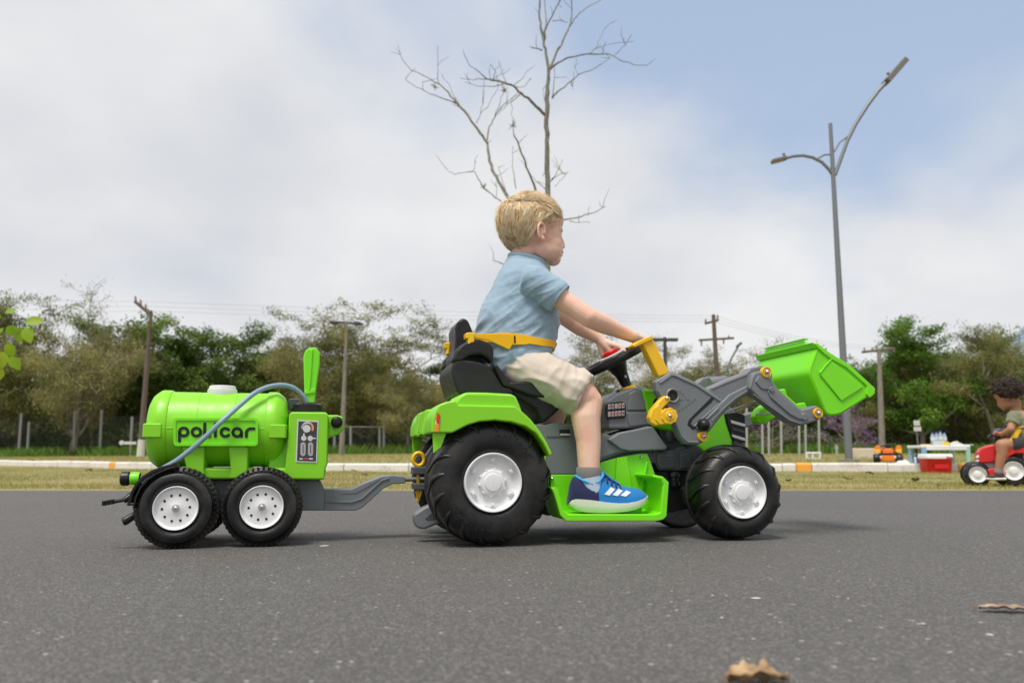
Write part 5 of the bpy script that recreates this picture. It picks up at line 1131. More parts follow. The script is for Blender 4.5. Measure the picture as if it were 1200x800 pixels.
# shell: outer skin swept across, thin, open to the front and top
cin = bpt((985, 440), yb0)
def inset(p, y, t=.006):
    q = bpt(p, y); c_ = Vector((cin.x, y, cin.z)); return q + (c_ - q).normalized() * t
ringsO = []
ys = [yb0, yb0 + .006] + [yb0 + .006 + (yb1 - yb0 - .012) * k / 6 for k in range(1, 6)] + [yb1 - .006, yb1]
ys = [yb0, yb0 + .002, yb0 + .006] + ys[2:-2] + [yb1 - .006, yb1 - .002, yb1]
for k, y in enumerate(ys):
    sh = .006 if k in (0, len(ys) - 1) else .0022 if k in (1, len(ys) - 2) else 0
    ringsO.append([inset(p, y, sh) for p in sect] + [inset(p, y, .007) for p in sect[::-1]])
bk_ = MB().loft(ringsO, cap=False)
# side walls
for y0_, y1_ in ((yb0 + .001, yb0 + .007), (yb1 - .007, yb1 - .001)):
    loop = [inset(p, y0_, .0062) for p in sect] + [bpt((1019, 456), y0_), bpt((991, 429), y0_), bpt((973, 417), y0_)]
    bk_.prism(loop, (0, y1_ - y0_, 0))
bucket = bk_.build('bucket', GREEN2, tk, sharp=32)
rim1 = [(1018.5, 466.5), (1024.5, 461.5), (1025, 455), (994, 426.5), (974, 414.5), (965.5, 408.5), (957, 401.5), (953, 402.5), (956.5, 407), (964, 414), (973, 421), (991, 431), (1015, 452.5), (1014, 462)]
for sg, y0_ in ((-1, yb0 - .004), (1, yb1 - .005)): MB().prism([bpt(p, y0_) for p in rim1], (0, .009, 0)).build('bucket_rim', GREEN2, bucket, bevel=.003)
MB().prism([bpt(p, yb0) for p in [(952, 401), (957.5, 402), (959, 406.5), (955, 408)]], (0, yb1 - yb0, 0)).build('bucket_back_rim', GREEN2, bucket, bevel=.0015)
# raised back lip in the middle third
lp0 = bpt((955, 404), yb0); 
def lipp(dy, dz, dx=0): return Vector((lp0.x + dx, dy, lp0.z + dz))
MB().prism([lipp(yb0 + .030, -.002), lipp(yb0 + .048, .020), lipp(yb1 - .048, .020), lipp(yb1 - .030, -.002)], (.010, 0, -.002)).build('back_lip', GREEN2, bucket, bevel=.003)
MB().prism([lipp(yb0 + .048, .022, -.004), lipp(yb0 + .048, .026, -.004), lipp(yb1 - .048, .026, -.004), lipp(yb1 - .048, .022, -.004)], (.016, 0, 0)).build('lip_edge', GREEN2, bucket, bevel=.001)
# panel on the side
pn = [(973.5, 422.5), (1011.5, 453.5), (985.5, 470), (961, 440), (960, 436)]
MB().prism([inset(p, yb0 - .0035, 0) for p in pn], (0, .006, 0)).build('side_panel', GREEN2, bucket, bevel=.0028, seg=3)
MB().tube([bpt(p, yb0 - .0035) for p in ((973, 421.5), (966, 429), (960, 437))], .0024, 6).build('panel_edge', GREEN2, bucket)
# ================================================================== PEOPLE
def skin_mat(name, col, warm, rough=.52):
    m = Mat(name, col, rough); n = m.noise(22, 4, .6); f = m.noise(600, 2, .5)
    m.l(m.mix(m.rng(n, .38, .62, 0, .75), col, warm), m.b.inputs['Base Color']); m.b.inputs['Subsurface Weight'].default_value = .08
    m.b.inputs['Subsurface Radius'].default_value = (.010, .004, .002); m.b.inputs['Subsurface Scale'].default_value = .6; m.b.inputs['Specular IOR Level'].default_value = .35
    m.bump(f, .08, .0006); return m.m
def cloth_mat(name, c1, c2, weave=1400, rough=.85, heather=0):
    m = Mat(name, c1, rough); n = m.noise(14, 4, .6); h = m.noise(420, 3, .8)
    c = m.mix(m.rng(n, .35, .7, 0, .5), c1, c2)
    if heather: c = m.mix(m.rng(h, .45, .62, 0, heather), c, tuple(min(1, x * 1.5) for x in c1))
    m.l(c, m.b.inputs['Base Color']); m.b.inputs['Sheen Weight'].default_value = .25; m.b.inputs['Specular IOR Level'].default_value = .2
    w = m.noise(weave, 2, .7); m.bump(w, .25, .0008); return m.m
SKIN = skin_mat('fair_skin', (.80, .53, .40), (.78, .43, .33)); SKIN2 = skin_mat('brown_skin', (.42, .215, .125), (.35, .16, .09))
SHIRT = cloth_mat('light_blue_jersey', (.275, .385, .475), (.235, .335, .42), heather=.35); SHORTS = cloth_mat('beige_cotton', (.60, .52, .44), (.53, .45, .37), weave=900)
SOCKG = cloth_mat('grey_knit', (.26, .235, .24), (.20, .19, .19)); SOCKB = cloth_mat('pale_blue_knit', (.50, .58, .74), (.40, .50, .70)); 
SHOEB = cloth_mat('bright_blue_mesh', (.012, .19, .52), (.010, .14, .42), weave=1800, rough=.7); SHOEN = cloth_mat('navy_mesh', (.018, .022, .08), (.014, .017, .06), weave=1800); SHOEC = cloth_mat('sky_blue_lining', (.05, .38, .75), (.04, .30, .6))
SOLE = plastic('white_foam_sole', (.66, .65, .58), .55, .25, .25); STRAP = cloth_mat('yellow_webbing', (.86, .47, .008), (.78, .40, .006), weave=1500)
EYEW = Mat('eye', (.75, .72, .70), .15).m; LASH = Mat('lash', (.10, .06, .035), .7).m

def head_shapes(mb, o, Rm, s=1.0, ear=True, nose=1.0):
    """o: centre between the ears, Rm: head axes (x forward, y left, z up)"""
    E = lambda c, r_: mb.ell(o + Rm @ (Vector(c) * s), [v * s for v in r_], Rm, 22)
    E((-.014, 0, .036), (.083, .069, .071)); E((-.030, 0, .010), (.062, .060, .062)); E((.026, 0, -.012), (.050, .053, .068))
    E((.040, 0, .040), (.040, .050, .042)); E((.058, 0, -.064), (.020, .024, .019)); E((.060, 0, -.034), (.022, .030, .026))
    for sg in (-1, 1):
        E((.036, sg * .024, -.032), (.032, .029, .033)); E((.034, sg * .020, -.046), (.036, .033, .030)); E((.014, sg * .027, -.052), (.036, .026, .024)); E((.056, sg * .022, .012), (.016, .020, .013))
        if ear:
            ec = Vector((-.010, sg * .061, -.012))
            for k in range(14):      # helix
                a = R(-60 + 250 * k / 13); rr = (.0115, .0205)
                E(ec + Vector((-.004 - math.cos(a) * rr[0] * (1 if k else 1) * -1 * -1, sg * (.011 - .004 * math.cos(a) * -1), math.sin(a) * rr[1])), (.0042, .0046, .0046))
            E(ec + Vector((-.002, sg * .003, -.002)), (.010, .006, .017)); E(ec + Vector((.003, sg * .006, -.019)), (.0065, .0045, .007))
    E((.083, 0, -.024), (.009 * nose, .0098, .0082)); mb.capsule(o + Rm @ (Vector((.073, 0, .008)) * s), o + Rm @ (Vector((.084, 0, -.018)) * s), .0065 * s, .0078 * s, 12)
    for sg in (-1, 1): E((.075, sg * .007, -.027), (.007, .0055, .0055))
    E((.0785, 0, -.0425), (.0085, .015, .0052)); E((.0765, 0, -.0510), (.0085, .013, .0055)); E((.071, 0, -.038), (.010, .014, .006)); E((.062, 0, -.048), (.018, .024, .022))
def limb(mb, pts, rad): mb.chain(pts, rad, 16)

# ------------------------------------------------ the boy (in the tractor's frame)
boy = empty('person', (FR.o.x, FR.o.y, 0), YAW, 'blond toddler in pale blue t-shirt, beige shorts and blue trainers riding the green tractor', 'person')
# joints
shN = B(629, 331, -.088); elN = B(690, 372, -.135); wrN = B(741, 394.5, -.085); haN = B(752, 400, -.062)
shF = Vector((B(628, 330, -.05).x, .085, B(628, 330, 0).z)); elF = B(672, 378, .12); wrF = B(702, 397, .10); haF = B(712, 404, .092)
hipN = B(612, 428, -.058); knN = B(689, 463, -.135); anN = B(690, 551, -.160)
hipF = Vector((hipN.x, .058, hipN.z)); knF = Vector((knN.x - .008, .125, knN.z + .012)); anF = Vector((anN.x - .03, .160, anN.z + .002))
neck0 = B(607, 316, 0); ho = B(633, 277, 0.0) ; ho = Vector((ho.x, .012, ho.z))
HY = R(10); HR = Matrix.Rotation(HY, 3, 'Z') @ Matrix.Rotation(R(2), 3, 'Y')
ho = B(637.5, 270, -.060) + HR @ Vector((.0, .060, .006))
HS = 1.03
body = MB(); head_shapes(body, ho, HR, HS)
nk = ho + HR @ Vector((-.030, 0, -.055)); limb(body, [neck0 + Vector((0, 0, -.02)), (neck0 + nk) / 2, nk], [.036, .033, .037])
chest = B(612, 345, 0); belly = B(604, 395, 0); pel = B(605, 425, 0)
for sg in (-1, 1): limb(body, [chest + Vector((0, sg * .03, 0)), belly + Vector((0, sg * .03, 0)), pel + Vector((0, sg * .03, 0))], [.060, .062, .060])
def arm_(sh, el, wr, k=1):
    d = (wr - el); limb(body, [sh, sh.lerp(el, .55), el, el.lerp(wr, .28), el.lerp(wr, .7), wr], [.036, .0275, .0265, .0270, .0205, .0165])
arm_(shN, elN, wrN); arm_(shF, elF, wrF)
def leg_(hp, kn, an):
    mid = hp.lerp(kn, .5); limb(body, [hp, mid, kn + Vector((-.012, 0, -.004)), kn + Vector((.001, 0, -.018)), kn.lerp(an, .30) + Vector((-.007, 0, 0)), kn.lerp(an, .62), an, an + Vector((.0, 0, -.035))], [.052, .048, .040, .0375, .0385, .0325, .0275, .026])
leg_(hipN, knN, anN); leg_(hipF, knF, anF)
# hands: palm, four bent fingers wrapped round the rim, thumb from the palm's side
def rimpt(a, th, extra=.0): return sw(a, SR + (.0105 + extra) * math.cos(th), (.0115 + extra) * math.sin(th))
def hand(aw, da, wr, outward):
    """grips the steering-wheel rim at angle aw; fingers step by da along the rim"""
    pc = rimpt(aw, R(95), .012); pw = wr.lerp(pc, .35)
    kn_ = []
    for i in range(4):
        a = aw + da * (i - 1.5); kn_.append(rimpt(a, R(72), .0085))
    body.chain([wr, pw, pc], [.0165, .0155, .012], 12)
    for i in range(4):
        body.chain([wr.lerp(kn_[i], .35), kn_[i]], [.0125, .0088], 10)
    for i in range(4):
        a = aw + da * (i - 1.5); L = (0.86, 1.0, .95, .78)[i]; r_ = (.0070, .0073, .0070, .0062)[i]
        pts = [kn_[i], rimpt(a, R(72 - 62 * L), .0085), rimpt(a, R(72 - 120 * L), .0080), rimpt(a, R(72 - 165 * L), .0072)]
        body.chain(pts, [r_ * 1.12, r_, r_ * .95, r_ * .85], 10)
    a = aw - da * 2.4; th0 = wr.lerp(rimpt(aw - da * 1.5, R(100), .010), .45)
    body.chain([th0, rimpt(aw - da * 2.4, R(115), .010), rimpt(aw - da * 3.1, R(165), .009), rimpt(aw - da * 3.2, R(205), .008)], [.0115, .0085, .0078, .0066], 10)
hand(R(-22), -.165, wrN, -1); hand(R(68), .165, wrF, 1)
me = fuse(body, .0024, 7, .5); mesh_obj('body', me, SKIN, boy)
# eyes (mostly hidden by the turned head)
for sg in (-1, 1):
    c = ho + HR @ (Vector((.0560, sg * .0235, -.004)) * HS); ey = MB().ell(c, (.0095, .011, .0085), HR, 14).build('eye', EYEW, boy)
    MB().lathe([(.0001, .0096), (.004, .0092), (.0055, .0082)], (0, 0, 0), 14, axis='x').build('iris', Mat('iris', (.10, .16, .22), .1).m, ey).matrix_basis = Matrix.Translation(c) @ HR.to_4x4()
    mb = MB()
    for k in range(9):
        t = -1 + 2 * k / 8; p = c + HR @ Vector((.0098 - .003 * abs(t), t * .009, .0035 - .002 * t * t)); mb.tube([p, p + HR @ Vector((.005, t * .003, .0005))], [.0006, .0002], 3)
    mb.build('lashes', LASH, ey, kind='stuff')
    mb = MB(); mb.tube([ho + HR @ (Vector((.0725 - .007 * abs(t), sg * (.022 + t * .013), .017 - .002 * t * t)) * HS) for t in (-1, -.5, 0, .5, 1)], [.0008, .0013, .0014, .0012, .0006], 6); mb.build('eyebrow', Mat('fair_brow', (.38, .25, .13), .8).m, boy)
# hair: a thin scalp layer and thousands of combed strands
def hair_mat(name, stops, rough=.42):
    m = Mat(name, (.4, .3, .15), rough); rnd = m.n('ShaderNodeNewGeometry').outputs['Random Per Island']; cl = m.noise(38, 3, .6)
    f = m.n('ShaderNodeMath', {0: m.rng(rnd, 0, 1, -.30, .30), 1: m.rng(cl, .3, .7, .1, .9)}, operation='ADD').outputs[0]; m.l(m.ramp(f, stops), m.b.inputs['Base Color'])
    m.b.inputs['Specular IOR Level'].default_value = .4; m.b.inputs['Sheen Weight'].default_value = .1; return m.m
BLOND = hair_mat('blond_hair', [(0, (.54, .35, .17)), (.33, (.80, .58, .32)), (.66, (.93, .77, .51)), (1, (.98, .90, .74))])
SCALP = Mat('blond_scalp', (.62, .42, .22), .8).m
HC = ho + HR @ (Vector((-.014, 0, .036)) * HS); HRAD = Vector((.083, .069, .071)) * HS
def on_head(d, off):            # point on a hair ellipsoid with a fuller back and nape
    x, y, z = d; k = 1 + off
    p = Vector((x * HRAD.x, y * HRAD.y, z * HRAD.z)) * k
    if z < 0: p = Vector((p.x * (1 - .14 * z * z * (1 if x < 0 else 0)), p.y * (1 - .06 * abs(z)), p.z * (1 + .34 * min(1, max(0, -x * 3)))))
    if x < 0: p.x *= 1 + .10 * min(1, -x * 2) * max(0, 1 - abs(z) * .5)
    return HC + HR @ p
def hairy(d):
    x, y, z = d
    if x > .42 and z < .08 + .85 * (x - .42): return False          # forehead
    if x > .20 and z < -.22: return False
    if x > -.05 and z < -.36: return False
    if z < -.97: return False
    if x > -.34 and z < -.62: return False
    return True
rh = random.Random(21); crown = Vector((-.55, .10, .83)).normalized()
cap_ = MB(); vs_, fs_ = [], []; NU, NV = 64, 40; idx = {}
for j in range(NV + 1):
    for i in range(NU):
        ph = math.pi * j / NV; th = 2 * math.pi * i / NU; d = (math.sin(ph) * math.cos(th), math.sin(ph) * math.sin(th), math.cos(ph)); idx[(i, j)] = len(vs_); vs_.append(on_head(d, .018)); 
for j in range(NV):
    for i in range(NU):
        ph = math.pi * (j + .5) / NV; th = 2 * math.pi * (i + .5) / NU; d = (math.sin(ph) * math.cos(th), math.sin(ph) * math.sin(th), math.cos(ph))
        if hairy(d): fs_.append((idx[(i, j)], idx[((i + 1) % NU, j)], idx[((i + 1) % NU, j + 1)], idx[(i, j + 1)]))
cap_.add(vs_, fs_); scalp = cap_.build('hair', SCALP, boy, sharp=180, fix=False)
st_ = MB(); made = 0
while made < 10500:
    d = Vector((rh.gauss(0, 1), rh.gauss(0, 1), rh.gauss(0, 1))).normalized()
    if not hairy(d): continue
    made += 1; lay = rh.uniform(.02, .085) + (.10 * rh.random() ** 2 if rh.random() < .12 else 0); L = rh.uniform(.028, .062) * (1.15 if d.z < .2 else 1); n = 7; pts = []; dd = d.copy()
    clump = mnoise.noise_vector(Vector(d) * 3.4); tuft = mnoise.noise(Vector(d) * 7.0)
    for k in range(n):
        off = .015 + lay * (.35 + .65 * math.sin(min(1, k / (n - 1) * 1.15) * math.pi * .62)) + .034 * tuft + (.02 if (dd.z < -.2 and dd.x < 0) else 0)
        pts.append(on_head(dd, off))
        flow = (dd - crown * dd.dot(crown)); flow = flow.normalized() if flow.length > .05 else Vector((1, 0, 0))
        sw_ = dd.cross(flow) * (.30 + .5 * mnoise.noise(dd * 3.3 + Vector((5, 0, 0))))
        bias = Vector((0, 0, 0))
        if dd.x > -.1 and dd.z > .1: bias = Vector((.75, 0, -.15))
        elif dd.x <= .1 and dd.z < .45: bias = Vector((-.28, 0, -.85))
        f = flow * .8 + sw_ * .6 + bias + clump * 1.0; f -= dd * f.dot(dd); f = f.normalized()
        nd = (dd + f * (L / (n - 1) / .078)).normalized()
        if nd.x > .86 and nd.z < .40: nd = (dd + Vector((-.02, 0, .01))).normalized()
        if abs(nd.y) > .55 and nd.x > -.12 and nd.z < -.40: nd = (dd + Vector((-.10, 0, -.02))).normalized()
        dd = nd
    r0 = rh.uniform(.00036, .00080); st_.tube(pts, [r0 * (1 - .72 * (k / (n - 1)) ** 2) for k in range(n)], 3, cap=False)
st_.build('strands', BLOND, scalp, sharp=180, fix=False, kind='stuff')

# shirt ------------------------------------------------------------
SR_ = [((572, 441), (635, 430), .101), ((565, 420), (641.5, 415), .101), ((558, 397), (650, 398), .097), ((558.5, 378), (653, 380), .094), ((566, 358), (652, 360), .090), ((575, 340), (649, 343), .090), ((583, 324), (645, 329), .089), ((590, 310), (640, 318), .068), ((594, 303), (640, 315.5), .052), ((597, 299.5), (637.5, 310.5), .043)]
def shirt_ring(i, n=30, off=0.0):
    b_, f_, hw = SR_[i]; b = B(*b_, 0); f = B(*f_, 0); c = (b + f) / 2; hx = (f - b) / 2; L = hx.length; ex = hx.normalized(); out = []
    for k in range(n):
        a = 2 * math.pi * k / n; ca, sa = math.cos(a), math.sin(a); p = 2.35 if i < 7 else 2.1
        rr = (abs(ca) ** p + abs(sa) ** p) ** (-1 / p); out.append(c + ex * (ca * rr * (L + off)) + Vector((0, 1, 0)) * (sa * rr * (hw + off)))
    return out
sm = MB(); sm.loft([shirt_ring(i) for i in range(len(SR_))])
def sleeve(sh, el, cuff_t):
    d = (el - sh).normalized(); c0 = sh - d * .03 + Vector((-.012, 0, -.006)); c1 = sh.lerp(el, cuff_t)
    path = [c0, sh.lerp(c0, .3), sh.lerp(c1, .5), c1.lerp(sh, .06), c1]; sm.tube(path, [.040, .046, .0435, .0425, .0415], 20, ry=[.036, .042, .040, .040, .039], up=(0, 0, 1))
sleeve(shN, elN, .44); sleeve(shF, elF, .50)
me = fuse(sm, .0032, 9, .5)
qx = (B(640, 400, 0) - B(566, 400, 0)).normalized()
def wr_fn(p):
    z = p.z; t = (z - B(600, 430, 0).z) / (B(600, 310, 0).z - B(600, 430, 0).z); side = p.y
    u = p.x * .80 + z * .6; v = -p.x * .6 + z * .8
    w = (1.0 - min(1, max(0, t))) ** 1.2
    f1 = 1 - abs(mnoise.noise(Vector((u * 8, v * 27, side * 9)))) * 2.4
    f2 = 1 - abs(mnoise.noise(Vector((u * 34 + 3, v * 10, side * 16 + 5)))) * 2.4
    f3 = mnoise.noise(Vector((p.x * 26, p.y * 26, p.z * 26)))
    u2 = p.x * .45 - z * .9; f4 = 1 - abs(mnoise.noise(Vector((u2 * 45, (p.x + z) * 9, side * 10 + 9)))) * 2.5
    belt = math.exp(-((t - .30) / .10) ** 2)
    return .0066 * w * max(0, f1) + .0017 * max(0, f2) * (.3 + w) + .0007 * f3 + .0044 * max(0, f4) * (.35 + .5 * w) - .0045 * belt * (1 if t < 1 else 0)
displace(me, wr_fn); shirt = mesh_obj('t_shirt', me, SHIRT, boy)
# hems: neck band, sleeve hems
def ringband(parent, ring, r_, mat, name): MB().loft([[p + (q - p).normalized() * 0 for p in ring_] for ring_ in ring], cap=False).build(name, mat, parent)
nr = shirt_ring(9, 40, .0015); mb = MB(); rr = []
for i, p in enumerate(nr):
    c_ = sum(nr, Vector()) / len(nr); o_ = (p - c_).normalized(); up_ = Vector((.15, 0, 1)).normalized(); rr.append([p + o_ * (.0035 * math.cos(2 * math.pi * j / 8)) + up_ * (.0075 * math.sin(2 * math.pi * j / 8)) for j in range(8)])
rr.append(rr[0]); mb.loft(rr, cap=False); mb.build('neck_band', SHIRT, shirt, sharp=180)
for sh, el, t in ((shN, elN, .44), (shF, elF, .50)):
    d = (el - sh).normalized(); c = sh.lerp(el, t) - d * .001; a0 = (Vector((0, 0, 1)) - d * d.z).normalized(); b0 = d.cross(a0); rr = []
    for i in range(28):
        a = 2 * math.pi * i / 28; o_ = a0 * math.cos(a) * .0405 + b0 * math.sin(a) * .038; rr.append([c + o_ * (1 + .045 * math.cos(2 * math.pi * j / 8)) + d * (.0055 * math.sin(2 * math.pi * j / 8)) for j in range(8)])
    rr.append(rr[0]); MB().loft(rr, cap=False).build('sleeve_hem', SHIRT, shirt, sharp=180)
# shorts -----------------------------------------------------------
hm = MB(); 
for sg, hp, kn in ((-1, hipN, knN), (1, hipF, knF)):
    d = (kn - hp).normalized(); e0 = kn - d * .008 + Vector((-.006, 0, -.002))
    hm.tube([hp - d * .045 + Vector((0, 0, -.006)), hp + Vector((0, 0, -.010)), hp.lerp(e0, .35) + Vector((0, 0, -.003)), hp.lerp(e0, .7), e0.lerp(hp, .04), e0], [.048, .059, .059, .057, .056, .055], 22, ry=[.050, .062, .060, .058, .056, .055], up=(0, 0, 1))
hm.ell(B(603, 437, 0), (.076, .100, .046), None, 22); hm.ell(B(618, 434, 0), (.066, .088, .036), None, 22)
me = fuse(hm, .0032, 9, .5)
def sh_fn(p):
    u = p.x * .85 - p.z * .5; v = p.x * .5 + p.z * .85
    f1 = 1 - abs(mnoise.noise(Vector((u * 12, v * 34, p.y * 10 + 3)))) * 2.4; f2 = 1 - abs(mnoise.noise(Vector((u * 36, v * 12, p.y * 14)))) * 2.4
    kx = min(1, max(0, (p.x - hipN.x) / max(.01, knN.x - hipN.x)))
    return .0056 * max(0, f1) + .0058 * max(0, f2) * kx + .0016 * mnoise.noise(p * 22)
displace(me, sh_fn); shorts = mesh_obj('shorts', me, SHORTS, boy)
for hp, kn in ((hipN, knN), (hipF, knF)):
    d = (kn - hp).normalized(); c = kn - d * .010 + Vector((-.006, 0, -.002)); a0 = (Vector((0, 0, 1)) - d * d.z).normalized(); b0 = d.cross(a0); rr = []
    for i in range(36):
        a = 2 * math.pi * i / 36; wv = 1 + .03 * math.sin(3 * a + 1) + .015 * math.sin(7 * a); o_ = (a0 * math.cos(a) + b0 * math.sin(a)) * .0535 * wv; rr.append([c + o_ * (1 + .05 * math.cos(2 * math.pi * j / 8)) + d * (.010 * math.sin(2 * math.pi * j / 8)) for j in range(8)])
    rr.append(rr[0]); MB().loft(rr, cap=False).build('shorts_hem', SHORTS, shorts, sharp=180)
# pocket slit: its shade laid on as a near-black line
MB().tube([B(648, 421, -.108), B(655, 425, -.112), B(662, 429.5, -.115)], .0012, 5).build('pocket_edge', RECESS_SHADE, shorts)
# yellow safety strap round the waist
def belt_pt(a, t, off):          # t: ring index (fractional), a: angle, 0 = front
    i = int(t); f = t - i; n = 60; k = int(round((a % (2 * math.pi)) / (2 * math.pi) * n)) % n
    return shirt_ring(i, n, off)[k].lerp(shirt_ring(i + 1, n, off)[k], f)
strap = MB(); rr = []
for q in range(31):
    a = math.pi + math.pi * q / 30          # back, near side, front
    tq = q / 30; tc = 2.05 - .80 * tq; hw = .23 if q < 18 else .21; wv = .10 * math.sin(q * .9)
    if 9 < q < 16: hw = .30
    up_, lo_ = belt_pt(a, tc + hw, .0075), belt_pt(a, max(.02, tc - hw + wv * .3), .0080); o_ = (belt_pt(a, tc, .009) - belt_pt(a, tc, .004)).normalized() * .0028
    rr.append([lo_, up_, up_ + o_, lo_ + o_])
st2 = strap.loft(rr).build('safety_strap', STRAP, tk, bevel=.0008)
strap = MB(); rr = []
for q in range(31):
    a = math.pi * q / 30; tc = 1.27 + .78 * q / 30; up_, lo_ = belt_pt(a, tc + .28, .0045), belt_pt(a, tc - .28, .005); o_ = (belt_pt(a, tc, .009) - belt_pt(a, tc, .004)).normalized() * .0028; rr.append([lo_, up_, up_ + o_, lo_ + o_])
strap.loft(rr).build('safety_strap', STRAP, tk, bevel=.0008)
yb_s = -.116
P2('strap_flap', [(556, 391), (570, 391.5), (587, 390.5), (600, 391.8), (601.5, 402), (597, 409.5), (588, 405.5), (572, 398), (557, 395.5)], yb_s - .006, yb_s - .002, STRAP, st2, bevel=.0012)
P2('buckle_slot', [(602.5, 393), (604.2, 393), (604.6, 402), (603, 402)], yb_s - .0065, yb_s - .001, RECESS_SHADE, st2, bevel=0)  # dark sliver coloured as the shade in the buckle opening
MB().tube([B(630.5, 404, -.092), B(631.5, 414, -.090)], .006, 8, ry=.003).build('strap_keeper', STRAP, st2)
